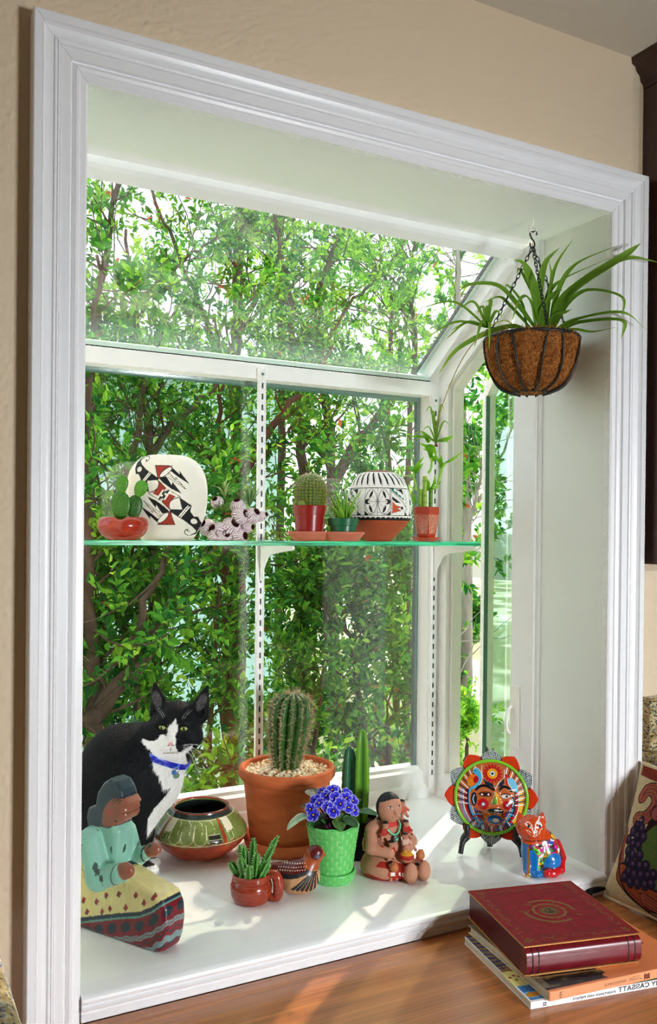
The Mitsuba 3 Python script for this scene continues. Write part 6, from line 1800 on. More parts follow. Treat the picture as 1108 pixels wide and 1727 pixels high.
# ---------------------------------------------------------------- painted sun-face plate on a black easel
PN = unit(np.array([-.560, -.810, .16]))                      # the plate leans back and faces the room
PX = unit(np.cross([0, 0, 1.0], PN)); PY = np.cross(PN, PX)
PLC = np.array([.8145, .1640, .1080])
pl = thing('sun_plate', 'colourful painted clay sun-face plate standing on a black easel', 'plate')
NR, NT = 170, 720
ur = np.linspace(0, 1, NR)
th = np.arange(NT) * 2 * np.pi / NT
edge_ = .0815 + .0140 * (1 - np.abs(((th - np.pi / 2) / (np.pi / 6) + .5) % 1 - .5) * 2) ** .75
RR, TT = ur[:, None] * np.ones(NT), np.ones((NR, 1)) * th
RR = np.where(RR < .8, RR / .8 * .0750, .0750 + (RR - .8) / .2 * (edge_[None] - .0750))
Xp, Yp = (RR * np.cos(TT)).ravel(), (RR * np.sin(TT)).ravel()
def pp(cx, cy):                                               # survey crop to plate coordinates
    return ((cx - 558) / 6180.0, (640 - cy) / 6180.0)
def g2(cx, cy, rx, ry, h):
    x0, y0 = pp(cx, cy)
    return h * np.exp(-((Xp - x0) / (rx / 6180)) ** 2 - ((Yp - y0) / (ry / 6180)) ** 2)
Zp = .0080 * np.clip(1 - (np.hypot(Xp, Yp) / .0720) ** 2, 0, 1) + .0025 * np.clip((np.hypot(Xp, Yp) - .074) / .015, 0, 1)
Zp = Zp + g2(612, 640, 38, 95, .0090) + g2(608, 700, 60, 30, .0060) + g2(610, 805, 95, 34, .0050) + g2(600, 910, 95, 55, .0055) + g2(480, 540, 100, 22, .0032) + g2(740, 540, 85, 22, .0032)
Zp = Zp + g2(455, 725, 70, 70, .0030) + g2(755, 725, 60, 65, .0030) + g2(480, 605, 70, 26, .0030) + g2(738, 615, 56, 24, .0030)
P = Paint(Xp, Yp, G3(196, 112, 62))
rad, ang_ = np.hypot(Xp, Yp), np.degrees(np.arctan2(Yp, Xp)) % 360
def ppoly(pts, c, where=None): P.poly([pp(*q) for q in pts], c, where)
def pline(pts, w, c, where=None): P.line(smooth_line([pp(*q) for q in pts], 4 * len(pts) + 6), w / 6180.0, c, where)
def pell(cx, cy, rx, ry, c, rot=0.0, where=None):
    r = math.radians(rot)
    P.poly([pp(cx + rx * math.cos(t) * math.cos(r) - ry * math.sin(t) * math.sin(r), cy + rx * math.cos(t) * math.sin(r) + ry * math.sin(t) * math.cos(r)) for t in np.linspace(0, 2 * np.pi, 48)], c, where)
ORG, RDD, BLU, SKY_, NVY, WHT, YEL, LIM, PUR_ = G3(214, 74, 30), G3(186, 30, 40), G3(36, 110, 178), G3(84, 178, 214), G3(28, 48, 70), G3(232, 230, 224), G3(236, 190, 40), G3(140, 204, 50), G3(150, 140, 170)
# field inside the ring: swirling side bands
inn = rad < .0715
for k, (c_, w_) in enumerate(((PUR_, 46), (WHT, 10), (RDD, 34), (NVY, 26), (SKY_, 22), (WHT, 8), (BLU, 24), (RDD, 22), (NVY, 16))):
    off = k * 25
    pline([(255 - 65 + off, 560), (185 + off, 700), (215 + off, 830), (290 + off, 950), (380 + off * .8, 1045)], w_, c_, inn)
    pline([(860 + 60 - off, 560), (930 - off, 700), (905 - off, 830), (830 - off, 950), (740 - off * .8, 1045)], w_, (YEL if k == 0 else c_), inn)
ppoly([(415, 430), (330, 520), (290, 600), (290, 740), (380, 800), (470, 860), (560, 850), (650, 860), (760, 800), (850, 700), (850, 580), (800, 520), (700, 480), (560, 500)], G3(196, 112, 62))
for k in range(13):                                           # striped feathers, left and right
    a = math.radians(118 + k * 6.0)
    P.line([(.071 * math.cos(a), .071 * math.sin(a)), (.050 * math.cos(a + .12), .050 * math.sin(a + .12))], .0022, NVY if k % 2 else WHT, inn)
    a = math.radians(62 - k * 6.0)
    P.line([(.071 * math.cos(a), .071 * math.sin(a)), (.050 * math.cos(a - .12), .050 * math.sin(a - .12))], .0022, NVY if k % 2 else WHT, inn)
# birds
ppoly([(330, 300), (365, 285), (405, 305), (440, 380), (425, 470), (350, 540), (270, 560), (330, 490), (380, 420), (365, 370), (325, 345)], SKY_)
pline([(330, 300), (365, 285), (405, 305), (440, 380), (425, 470), (350, 540)], 7, WHT)
pell(320, 440, 62, 80, G3(226, 120, 40), 35); pell(365, 430, 32, 44, RDD, 20); pell(295, 470, 36, 46, G3(220, 150, 50), 30)
pell(355, 322, 9, 9, NVY); ppoly([(318, 310), (338, 300), (338, 318)], YEL)
ppoly([(770, 395), (830, 400), (885, 480), (890, 575), (845, 560), (795, 500), (765, 440)], G3(120, 196, 222))
ppoly([(728, 340), (800, 380), (768, 400), (760, 470), (800, 540), (740, 470)], RDD)
pline([(760, 395), (765, 440), (795, 500), (845, 560)], 7, WHT)
# flower on the forehead
for k in range(16):
    a = k * math.pi / 8
    pell(572 + 92 * math.cos(a), 348 + 88 * math.sin(a), 32, 15, RDD, math.degrees(a))
for r_, c_ in ((64, YEL), (56, G3(232, 130, 40)), (46, YEL), (36, G3(60, 150, 160)), (30, WHT), (17, NVY)):
    pell(572, 348, r_, r_ * .95, c_)
pline([(440, 255), (442, 370), (490, 440), (590, 500), (612, 540)], 8, WHT); pline([(725, 300), (715, 400), (650, 460), (620, 520)], 8, WHT)
ppoly([(455, 400), (490, 440), (570, 470), (602, 520), (540, 500), (480, 480)], NVY); ppoly([(715, 400), (660, 460), (635, 510), (690, 500), (720, 460)], NVY)
# face
pline([(368, 548), (410, 512), (480, 500), (540, 520), (582, 540)], 34, G3(18, 22, 24)); pline([(652, 545), (690, 512), (730, 502), (775, 520), (806, 550)], 32, G3(18, 22, 24))
pell(482, 602, 84, 34, G3(120, 58, 26)); pell(482, 604, 70, 22, G3(60, 26, 14)); pell(440, 606, 14, 12, WHT); pell(520, 604, 12, 12, WHT)
pell(738, 612, 66, 34, G3(130, 70, 36)); pell(735, 620, 54, 24, WHT); pell(752, 618, 18, 18, G3(90, 50, 30))
ppoly([(604, 560), (618, 560), (640, 640), (640, 715), (560, 715)], G3(226, 176, 70)); ppoly([(606, 610), (622, 640), (622, 712), (565, 716)], G3(110, 180, 50)); pline([(600, 570), (562, 712), (640, 714)], 7, WHT)
pline([(628, 590), (660, 650), (672, 715)], 9, YEL)
for cx, cy, r_ in ((455, 725, 76), (755, 728, 62)):
    for k in range(12):
        pell(cx + .62 * r_ * math.cos(k * .524), cy + .62 * r_ * math.sin(k * .524), .34 * r_, .26 * r_, RDD, k * 30)
    pell(cx, cy, .60 * r_, .60 * r_, RDD); pell(cx, cy, .30 * r_, .30 * r_, SKY_); pell(cx, cy, .19 * r_, .19 * r_, WHT)
pell(340, 668, 38, 84, NVY); pline([(345, 620), (328, 670), (345, 725)], 10, WHT); pell(826, 700, 24, 76, NVY); pline([(820, 650), (834, 700), (822, 745)], 8, WHT)
pell(610, 806, 102, 36, G3(20, 40, 46)); pell(622, 794, 30, 10, WHT); pell(640, 828, 26, 7, WHT)
for k in range(20):
    a = k * 2 * math.pi / 20
    pline([(600 + 96 * math.cos(a), 912 + 58 * math.sin(a)), (600 + 140 * math.cos(a), 912 + 96 * math.sin(a))], 10, YEL if k % 2 else G3(220, 110, 40))
pell(600, 911, 100, 62, G3(226, 140, 50)); pell(600, 910, 94, 56, BLU); pell(612, 918, 46, 27, WHT)
for sx in (-1, 1):
    for k in range(4):
        x0 = 600 + sx * (150 + k * 22)
        pline([(x0, 830 + k * 26), (x0 + sx * 50, 815 + k * 30), (x0 + sx * 85, 840 + k * 34)], 13, (NVY, SKY_, RDD, BLU)[k], inn & (rad < .06))
    ppoly([(600 + sx * 140, 930), (600 + sx * 230, 960), (600 + sx * 250, 1010), (600 + sx * 130, 1030), (600 + sx * 170, 985)], BLU if sx > 0 else SKY_)
for k in range(15):                                           # striped beard
    a = math.radians(232 + k * 5.6)
    P.line([(.0710 * math.cos(a), .0710 * math.sin(a)), (.0585 * math.cos(a), .0585 * math.sin(a))], .0026, (NVY, WHT, RDD)[k % 3])
# rays
seg = ((ang_ - 90 + 15) % 360) / 30.0
hat = (np.floor(seg).astype(int) % 2 == 0)
out = rad > .0735
fine = meshkit.noise(np.stack([Xp, Yp, 0 * Xp], 1) * 900)
P.c[out & hat] = G3(206, 214, 212)
lines_ = (np.sin(np.radians(ang_) * 150 + 40 * fine * 0.06) > .25) | (fine > .72)
P.c[out & hat & lines_] = G3(40, 58, 66)
P.c[out & ~hat] = ORG
P.c[out & ~hat & (np.abs(np.sin(np.radians(ang_) * 70 + rad * 900)) < .20)] = G3(150, 34, 22)
fr_ = seg - np.floor(seg)
P.c[out & ((fr_ < .03) | (fr_ > .97))] = G3(24, 26, 28)
V = PLC + .935 * (Xp[:, None] * PX + Yp[:, None] * PY + Zp[:, None] * PN)
i, j = np.meshgrid(np.arange(NR - 1), np.arange(NT), indexing='ij')
q = np.stack([i * NT + j, (i + 1) * NT + j, (i + 1) * NT + (j + 1) % NT, i * NT + (j + 1) % NT], -1).reshape(-1, 4)
front = np.vstack([q[:, [0, 1, 2]], q[:, [0, 2, 3]]])
n0 = len(V)
back = (V - PN * .0055)[::1]
rimA = (NR - 1) * NT + np.arange(NT)
rimB = (NR - 1) * NT + (np.arange(NT) + 1) % NT
side_f = np.vstack([np.stack([rimA, rimA + n0, rimB + n0], 1), np.stack([rimA, rimB + n0, rimB], 1)])
add(pl, 'face', trimesh.Trimesh(np.vstack([V, back]), np.vstack([front, front[:, ::-1] + n0, side_f]), process=False), 'glaze', smooth=True, color=np.clip(np.vstack([P.c, np.tile(G3(170, 92, 56), (n0, 1))]), 0, 1), label='painted sun face with twelve scalloped rays')
rg_ = [PLC + PX * .0681 * math.cos(a) + PY * .0681 * math.sin(a) + PN * .0022 for a in np.arange(120) * 2 * np.pi / 120]
m = tube(np.array(rg_), .0030, 12, closed=True)
add(pl, 'ring', m, 'glaze', smooth=True, color=col(len(m.vertices), G3(134, 200, 52)), label='lime green raised ring')
# easel: two front legs with hooked ledges, a mast behind and a back leg
es = thing('plate_easel', 'small black carved wooden easel holding the sun plate', 'easel')
mat('ebony', (0.012, 0.012, 0.013), 0.4, 0.4)
gx = unit(np.array([PX[0], PX[1], 0])); gn = unit(np.array([PN[0], PN[1], 0]))
E0 = np.array([PLC[0], PLC[1], 0]) - gn * .004
mast = [E0 - gn * .020 + [0, 0, .004], E0 - gn * .031 + [0, 0, .100], E0 - gn * .0375 + [0, 0, .176]]
add(es, 'mast', tube(smooth_line(mast, 12), [.0055] * 11 + [.0075], 8), 'ebony', smooth=40)
m = cat(tube([mast[-1], mast[-1] + gx * .006 + [0, 0, .016]], [.0075, .0012], 8), tube([mast[-1] - gx * .003, mast[-1] - gx * .008 + [0, 0, .019]], [.0060, .0012], 8))
add(es, 'finial', m, 'ebony', smooth=40, kind='stuff')
for s in (-1, 1):
    a = E0 + gx * s * .012 - gn * .022 + [0, 0, .062]
    k_ = E0 + gx * s * .046 + gn * .008 + [0, 0, .032]
    f_ = E0 + gx * s * .058 + gn * .030 + [0, 0, .0050]
    add(es, 'leg', tube(smooth_line([a, k_, (k_ + f_) / 2 + [0, 0, .004] + gx * s * .002, f_], 22), np.interp(np.linspace(0, 1, 22), [0, .35, .75, 1], [.0070, .0085, .0050, .0048]), 10), 'ebony', smooth=True)
    h0 = k_ + [0, 0, .002]
    add(es, 'hook', tube(smooth_line([h0, h0 + gn * .012 + [0, 0, .004], h0 + gn * .0145 + [0, 0, .014], h0 + gn * .0120 + [0, 0, .024]], 14), np.linspace(.0062, .0050, 14), 10), 'ebony', smooth=True)
add(es, 'back_leg', tube([E0 - gn * .032 + [0, 0, .110], E0 - gn * .066 + [0, 0, .004]], .0045, 8), 'ebony', smooth=40)
add(es, 'crossbar', tube([E0 + gx * -.044 + gn * .000 + [0, 0, .040], E0 - gn * .012 + [0, 0, .050], E0 + gx * .044 + gn * .000 + [0, 0, .040]], .0058, 8), 'ebony', smooth=40)

# ---------------------------------------------------------------- small painted cat figurine
FC = np.array([.833, .050, 0])
fx, fy = unit(np.array([.90, -.43, 0])), unit(np.array([-.43, -.90, 0]))
def sd_fig(p):
    d = sd_ell(p, (.002, -.002, .040), (.0330, .0250, .0400), (0, 10, 0))
    d = smin(d, sd_ell(p, (.013, .000, .027), (.0290, .0270, .0270)), .012)
    d = smin(d, sd_cap(p, (-.020, .012, .052), (-.0235, .018, .008), .0125, .0085), .006)
    d = smin(d, sd_cap(p, (-.008, .016, .046), (-.0105, .022, .008), .0110, .0085), .006)
    d = smin(d, sd_ell(p, (-.0115, .027, .0065), (.0095, .010, .0065)), .004)
    d = smin(d, sd_ell(p, (-.026, .022, .0065), (.0085, .010, .0065)), .004)
    d = smin(d, sd_ell(p, (.017, .0160, .0250), (.0190, .0140, .0190)), .003)
    d = smin(d, sd_ell(p, (.0030, .026, .0070), (.010, .009, .007)), .003)
    tl = [(.0360, -.004, .052), (.0425, .004, .028), (.0360, .020, .0120), (.0200, .029, .0085), (.0085, .0320, .0100)]
    for a, b in zip(tl[:-1], tl[1:]):
        d = smin(d, sd_cap(p, a, b, .0062, .0078), .003)
    d = smin(d, sd_cap(p, (-.012, .002, .062), (-.0165, .006, .080), .0200, .0190), .006)
    d = smin(d, sd_ell(p, (-.0165, .008, .0840), (.0268, .0215, .0220)), .004)
    d = smin(d, sd_ell(p, (-.0190, .0265, .0770), (.0075, .0050, .0060)), .004)
    for sx_, tx in ((-.0335, -.0365), (.0030, .0060)):
        e = sd_cap(p, (sx_, .004, .0950), (tx, .003, .1070), .0095, .0030)
        d = smin(d, smax(e, -sd_cap(p, (sx_, .014, .0970), (tx, .010, .1050), .0065, .0015), .002), .003)
    return smax(d, -p[..., 2] + .0004, .002)
fm = surface(sd_fig, (-.050, -.036, -.003), (.056, .046, .116), .00115)
L = np.asarray(fm.vertices)
x_, y_, z_ = L.T
P = Paint(x_, z_, G3(48, 46, 44))
OR_, BL2 = G3(206, 84, 28), G3(26, 124, 190)
def fq(cx, cy):
    return ((860 + cx / 11.08 - 908) / 912.0, (1470.5 - 1350 - cy / 11.08) / 912.0)
def fpoly(pts, c, w=None): P.poly([fq(*q) for q in pts], c, w)
def fline(pts, w, c, wh=None): P.line(smooth_line([fq(*q) for q in pts], 4 * len(pts) + 4), w / 11.08 / 912, c, wh)
fwd = y_ > -.010
pats = [G3(222, 64, 170), G3(236, 176, 50), G3(60, 150, 80), G3(206, 60, 50), G3(120, 196, 70), G3(120, 60, 120), G3(240, 236, 230), G3(90, 60, 50)]
cell = np.floor(x_ * 150 + .6 * np.sin(z_ * 260)).astype(int) * 7 + np.floor(z_ * 150 + y_ * 60).astype(int) * 13
P.c = np.array(pats)[np.abs(cell * 2654435761 % 97) % len(pats)]
grout = (np.abs((x_ * 150 + .6 * np.sin(z_ * 260)) % 1 - .5) > .43) | (np.abs((z_ * 150 + y_ * 60) % 1 - .5) > .43)
P.c[grout] = G3(40, 34, 34)
fpoly([(340, 640), (640, 520), (760, 600), (560, 800), (470, 800), (380, 720)], G3(72, 36, 40), fwd)
fpoly([(590, 640), (640, 630), (800, 720), (720, 780), (590, 755)], G3(236, 236, 240), fwd)
fpoly([(650, 690), (790, 735), (760, 775), (620, 740)], G3(80, 90, 180), fwd)
fpoly([(355, 760), (520, 890), (440, 930), (400, 880)], G3(116, 206, 60), fwd); fline([(400, 840), (420, 880), (440, 860)], 14, G3(30, 40, 30), fwd)
fpoly([(510, 830), (650, 750), (690, 810), (560, 890)], G3(206, 60, 170), fwd); fline([(580, 800), (600, 840), (640, 810)], 12, G3(60, 20, 60), fwd)
fpoly([(740, 610), (840, 670), (820, 720), (730, 650)], G3(236, 176, 44), fwd)
fpoly([(190, 660), (270, 670), (290, 800), (220, 800)], G3(130, 60, 120), fwd)
for k in range(16):
    a, b = 540 + (k * 37) % 150, 880 + (k * 53) % 60
    P.disc(*fq(a, b), .0016, G3(120, 150, 60) if k % 2 else G3(190, 110, 60), fwd)
P.mask((sd_cap(L, (-.020, .012, .052), (-.0235, .018, .008), .0125, .0085) < .0012) & (z_ < .060) & (x_ < -.0285), BL2)
fpoly([(215, 760), (270, 760), (320, 1000), (300, 1280), (200, 1230), (200, 1100)], BL2, fwd); fpoly([(262, 800), (300, 820), (310, 1290), (250, 1290)], G3(150, 110, 60), fwd)
fpoly([(300, 860), (380, 850), (440, 940), (460, 1340), (330, 1330), (300, 1240), (330, 1100)], BL2, fwd)
P.mask((sd_ell(L, (.017, .0160, .0250), (.0190, .0140, .0190)) < .0014) & (y_ > .008), BL2)
P.mask(((sd_ell(L, (.0030, .026, .0070), (.010, .009, .007)) < .0016) | (sd_ell(L, (-.0115, .027, .0065), (.0095, .010, .0065)) < .0012)), BL2)
for a in (345, 375, 405, 435, 480, 515, 545):
    fline([(a, 1230), (a + 4, 1350)], 8, NVY, (y_ > .018) & (z_ < .016))
tail = np.full(len(L), 9.0)
tl = [(.0360, -.004, .052), (.0425, .004, .028), (.0360, .020, .0120), (.0200, .029, .0085), (.0085, .0320, .0100)]
for a, b in zip(tl[:-1], tl[1:]):
    tail = np.minimum(tail, sd_cap(L, a, b, .0062, .0078))
P.mask(tail < .0016, NVY); P.mask(tail < .0007, G3(200, 30, 42))
hd_ = (z_ > .0585 + .22 * (x_ + .017) * 0) & (np.hypot(x_ + .0165, y_ - .004) < .036) & ((z_ > .062) | (np.hypot(x_ + .013, y_ - .003) < .0225))
hd_ &= z_ > .0585
P.mask(hd_, OR_)
P.mask(hd_ & (np.abs(z_ - .0635) < .0008), G3(110, 40, 20))
hf = hd_ & (y_ > .006)
fline([(215, 380), (270, 340), (320, 370), (340, 450), (345, 500)], 16, WHT, hf); fline([(540, 290), (470, 320), (410, 360), (390, 430), (385, 500)], 20, WHT, hf); fpoly([(420, 360), (470, 320), (520, 370), (500, 400)], WHT, hf)
fpoly([(210, 370), (260, 372), (330, 430), (290, 440), (240, 410)], WHT, hf); fpoly([(415, 440), (450, 400), (520, 370), (540, 400), (480, 440)], WHT, hf)
P.disc(*fq(274, 405), .0024, G3(70, 80, 50), hf); P.disc(*fq(274, 405), .0013, BLK, hf); P.disc(*fq(478, 408), .0024, G3(60, 70, 90), hf); P.disc(*fq(478, 408), .0013, BLK, hf)
fpoly([(345, 480), (420, 475), (430, 520), (350, 525)], WHT, hf); P.disc(*fq(360, 490), .0010, BLK, hf); P.disc(*fq(395, 488), .0010, BLK, hf)
fline([(340, 560), (380, 545), (430, 545), (420, 570), (360, 580), (340, 562)], 10, WHT, hf)
fline([(210, 470), (270, 480), (310, 510)], 9, WHT, hf); fline([(250, 500), (290, 540), (320, 575)], 8, G3(240, 190, 150), hf); fline([(530, 450), (480, 480), (460, 520)], 9, WHT, hf); fpoly([(450, 510), (490, 490), (480, 550), (455, 560)], G3(240, 190, 150), hf)
fg = thing('cat_figurine', 'small brightly painted clay cat with an orange head beside the sun plate', 'figurine')
fw_ = FC + L[:, :1] * fx + L[:, 1:2] * fy + L[:, 2:] * np.array([0, 0, 1.0])
mm = trimesh.Trimesh(fw_, fm.faces, process=False)
if np.linalg.det(np.stack([fx, fy, [0, 0, 1]])) < 0:
    mm.invert()
region_part(fg, 'head', mm, hd_, P.c, 'glaze', 'orange painted head')
region_part(fg, 'body', mm, ~hd_, P.c, 'glaze', 'patchwork painted body with a red tail')

# ---------------------------------------------------------------- books on the desk
mat('paper', lambda p, n, uv: mix(srgb(196, 186, 160), srgb(232, 224, 204), noise(p.z * 2600, p.x * 3, p.y * 3)), 0.9, 0.1)
mat('ink', (0.015, 0.014, 0.016), 0.5)
mat('leather_edge', srgb(74, 8, 16), 0.32, 0.5)
mat('cover_back', srgb(206, 190, 160), 0.6)
def book_frame(corner, ang):
    """Corner at the spine's left end; x along the spine, y to the fore edge."""
    a = math.radians(ang)
    return np.asarray(corner, float), np.array([math.cos(a), math.sin(a), 0]), np.array([-math.sin(a), math.cos(a), 0])
def bw_(fr, q):
    o, ex, ey = fr
    q = np.atleast_2d(q)
    return o + q[:, :1] * ex + q[:, 1:2] * ey + q[:, 2:] * np.array([0, 0, 1.0])
def bbox(fr, x0, x1, y0, y1, z0, z1, bevel=.0006):
    m = box(x0, x1, y0, y1, z0, z1, bevel)
    return trimesh.Trimesh(bw_(fr, np.asarray(m.vertices)), m.faces, process=False)
def lettering(fr, text, x, z_, hgt, y=-.0001, bold=False, length=.05, mirror=True):
    """Raised flat lettering on a spine; the photograph shows it reversed, so it runs from x to the left."""
    m = meshkit.text_mesh(text, hgt, depth=.00016, bold=bold)
    v = np.asarray(m.vertices)
    stretch = length / v[:, 0].max()
    v = np.stack([x + (-v[:, 0] if mirror else v[:, 0]) * stretch, y - v[:, 2], z_ + v[:, 1]], 1)
    f = m.faces if not mirror else m.faces[:, ::-1]
    return trimesh.Trimesh(bw_(fr, v), f, process=False)
def top_paint(fr, wx, wy, z_, paint_fn, nx, ny):
    u, w, F = grid_mesh(nx, ny)
    x, y = u * wx, w * wy
    P = Paint(x, y, (.5, .5, .5))
    paint_fn(P)
    return trimesh.Trimesh(bw_(fr, np.stack([x, y, 0 * x + z_], 1)), F, process=False), np.clip(P.c, 0, 1)
# bottom: wide paperback
Z0 = -.0343
b1 = thing('paperback_book', 'white paperback art book at the bottom of the stack', 'book', None)
F1 = book_frame((.5535, -.2540, Z0), -9.9)
add(b1, 'pages', bbox(F1, .0008, .2620, .0015, .1990, .0008, .0098), 'paper')
mat('book_white', srgb(226, 228, 232), 0.3, 0.45)
add(b1, 'cover', bbox(F1, 0, .2630, 0, .2000, 0, .0007, .0002), 'book_white')
add(b1, 'spine', bbox(F1, 0, .2630, -.0004, .0010, 0, .0104, .0003), 'book_white', label='white spine')
def boat_cover(P):
    P.c[:] = G3(226, 228, 226)
    x, y = P.x, P.y
    a = (y > .004) & (x > .003)
    P.c[a] = G3(34, 62, 120)
    n1 = meshkit.fbm(np.stack([x, y, 0 * x], 1) * 60, 4)
    P.c[a & (y > .095)] = G3(30, 50, 108)
    P.c[a & (y > .095) & (np.sin(y * 520 + 3 * n1 + x * 60) > -.10)] = G3(176, 146, 108)
    P.c[a & (y > .095) & (np.sin(y * 520 + 3 * n1 + x * 60) > .80)] = G3(92, 66, 48)
    P.c[a & (y <= .095) & (n1 > .56)] = G3(150, 112, 70)
    P.c[a & (y <= .052)] = G3(70, 132, 190)
    P.c[a & (y <= .052) & (n1 > .50)] = G3(130, 180, 204)
    P.c[a & (y <= .052) & (n1 > .60)] = G3(196, 140, 60)
    P.poly([(.012 + .028 * math.cos(t), .062 + .021 * math.sin(t)) for t in np.linspace(0, 6.28, 30)], G3(226, 218, 150))
    for cx, cy in ((.006, .066), (.012, .058), (.020, .066), (.026, .060), (.014, .070)):
        P.poly([(cx - .003, cy), (cx, cy + .003), (cx + .003, cy), (cx, cy - .003)], G3(166, 40, 40))
    P.poly([(.034, .030), (.060, .026), (.066, .050), (.044, .058)], G3(140, 70, 40))
    P.poly([(.100, .0), (.200, .0), (.200, .020), (.150, .030), (.100, .012)], G3(226, 150, 50))
    P.poly([(.165, .0), (.263, .0), (.263, .06), (.200, .04)], G3(40, 110, 100))
m, c = top_paint(F1, .2630, .2000, .0105, boat_cover, 330, 250)
add(b1, 'front_cover', m, 'semi_gloss', color=c, smooth=True, label='bright printed front cover')
for t_, x, hgt, wd_ in (('MARY CASSATT', .2290, .0066, .0880), ('PAINTINGS AND PRINTS', .1365, .0030, .0700)):
    add(b1, 'lettering', lettering(F1, t_, x, .0028, hgt, -.0004, True, wd_), 'ink', kind='stuff', label='black spine title, reversed')
add(b1, 'publisher_mark', cat(*[bbox(F1, .0195 + .0030 * i, .0215 + .0030 * i, -.0007, -.0003, .0024 + .0028 * j, .0042 + .0028 * j, 0) for i in range(2) for j in range(2)]), 'ink', kind='stuff')
# middle: thin orange hardcover
b2 = thing('hardcover_book', 'thin peach-spined hardcover in the middle of the stack', 'book', None)
ZB = Z0 + .0107
F2 = book_frame((.5763, -.2650, ZB), -6.6)
mat('peach_cover', srgb(226, 150, 106), 0.35, 0.45)
add(b2, 'pages', bbox(F2, .003, .2450, .003, .2140, .0016, .0116), 'paper')
add(b2, 'back_cover', bbox(F2, 0, .2480, 0, .2170, 0, .0016, .0006), 'cover_back')
add(b2, 'spine', bbox(F2, 0, .2480, -.0012, .0022, 0, .0133, .0010), 'peach_cover', label='peach coloured spine')
def orange_cover(P):
    P.c[:] = G3(232, 146, 96)
    n1 = meshkit.fbm(np.stack([P.x, P.y, 0 * P.x], 1) * np.array([50, 90, 1]), 4)
    dk = (P.x < .104 + .020 * (n1 - .5)) & (P.y > .004)
    P.c[dk] = G3(26, 34, 32)
    P.c[dk & (n1 > .60)] = G3(52, 62, 48)
    P.c[dk & (n1 > .70)] = G3(110, 96, 62)
    P.c[(P.x < .012) & (P.y > .01)] = G3(120, 110, 92)
    # a flourish in black script, reversed as the photograph shows it
    for pts in ([(.196, .064), (.190, .076), (.182, .072), (.186, .060), (.196, .052)], [(.188, .072), (.186, .056), (.184, .040)], [(.196, .064), (.202, .072), (.210, .070), (.207, .060), (.199, .060), (.204, .068), (.222, .072)], [(.188, .062), (.194, .054)]):
        P.line(smooth_line(pts, 24), .0022, G3(20, 18, 20))
m, c = top_paint(F2, .2480, .2170, .01335, orange_cover, 330, 280)
add(b2, 'front_cover', bbox(F2, 0, .2480, .0004, .2170, .0117, .0132, .0004), 'cover_back')
add(b2, 'jacket', m, 'semi_gloss', color=c, smooth=True, label='orange jacket with a dark picture')
mat('ink_brown', srgb(96, 60, 44), 0.5)
add(b2, 'lettering', lettering(F2, 'RENAISSANCE', .1300, .0048, .0036, -.0012, False, .0380), 'ink_brown', kind='stuff', label='small brown spine title, reversed')
scr = [[(.156, .0085), (.152, .0100), (.150, .0075), (.154, .0060), (.157, .0040)], [(.149, .0050), (.147, .0072), (.145, .0048), (.143, .0070), (.141, .0048), (.139, .0066), (.136, .0050), (.133, .0058)], [(.146, .0100), (.138, .0078), (.134, .0084)]]
add(b2, 'script', cat(*[tube(bw_(F2, np.array([(a_, -.0012, b_) for a_, b_ in smooth_line(q_, 20)])), .00034, 5) for q_ in scr]), 'ink', kind='stuff', label='black script scribble, reversed')
add(b2, 'publisher_mark', cat(bbox(F2, .0170, .0178, -.0015, -.0011, .0026, .0106, 0), bbox(F2, .0178, .0215, -.0015, -.0011, .0026, .0034, 0), bbox(F2, .0178, .0215, -.0015, -.0011, .0062, .0070, 0), bbox(F2, .0178, .0215, -.0015, -.0011, .0098, .0106, 0)), 'ink_brown', kind='stuff')
add(b2, 'emblem', cat(*[bbox(F2, .1615 + .0020 * i, .1629 + .0020 * i, -.0015, -.0011, .0026 + .001 * (i % 2), .0112 - .0010 * (i % 3), 0) for i in range(5)]), 'leather_edge', kind='stuff')
# top: thick red leather box book with gilt
b3 = thing('leather_book', 'thick dark red leather-bound book with gilt ornament on top of the stack', 'book', None)
ZC = ZB + .0136
F3 = book_frame((.5700, -.2200, ZC), -13.3)
LX, LY, LZ = .1860, .1960, .0440
mat('leather', lambda p, n, uv: mix(srgb(84, 6, 18), srgb(116, 14, 28), fbm(p.x * 60, p.y * 60, p.z * 60, 3)), 0.30, 0.5, clearcoat=0.25)
mat('gilt_edge', srgb(176, 120, 66), 0.3, 0.5, metallic=0.6)
add(b3, 'case', bbox(F3, .002, LX - .002, .004, LY - .002, .0030, LZ - .0034, .0015), 'leather_edge', label='smooth dark red side of the book box')
add(b3, 'back_board', bbox(F3, 0, LX, .0, LY, 0, .0028, .0010), 'gilt_edge')
sp_ = [(.0035, .0032), (-.0035, .0070), (-.0062, .0150), (-.0066, .0225), (-.0062, .0300), (-.0035, .0370), (.0035, LZ - .0036)]
spp = smooth_line(sp_, 40)
poly = Polygon(np.vstack([spp, [(.012, LZ - .0036), (.012, .0032)]]))
m = trimesh.creation.extrude_polygon(poly, LX - .003, engine='earcut')
v = np.asarray(m.vertices)
mm = trimesh.Trimesh(bw_(F3, np.stack([v[:, 2] + .0015, v[:, 0], v[:, 1]], 1)), m.faces, process=False)
trimesh.repair.fix_normals(mm)
add(b3, 'spine', mm, 'leather', smooth=35, label='rounded red leather spine')
for x in (.0110, .0205, LX - .0225, LX - .0120):
    v = np.stack([0 * spp[:, 0] + x, spp[:, 0], spp[:, 1]], 1)
    add(b3, 'spine_band', tube(bw_(F3, v), .0009, 6), 'ink', smooth=True)
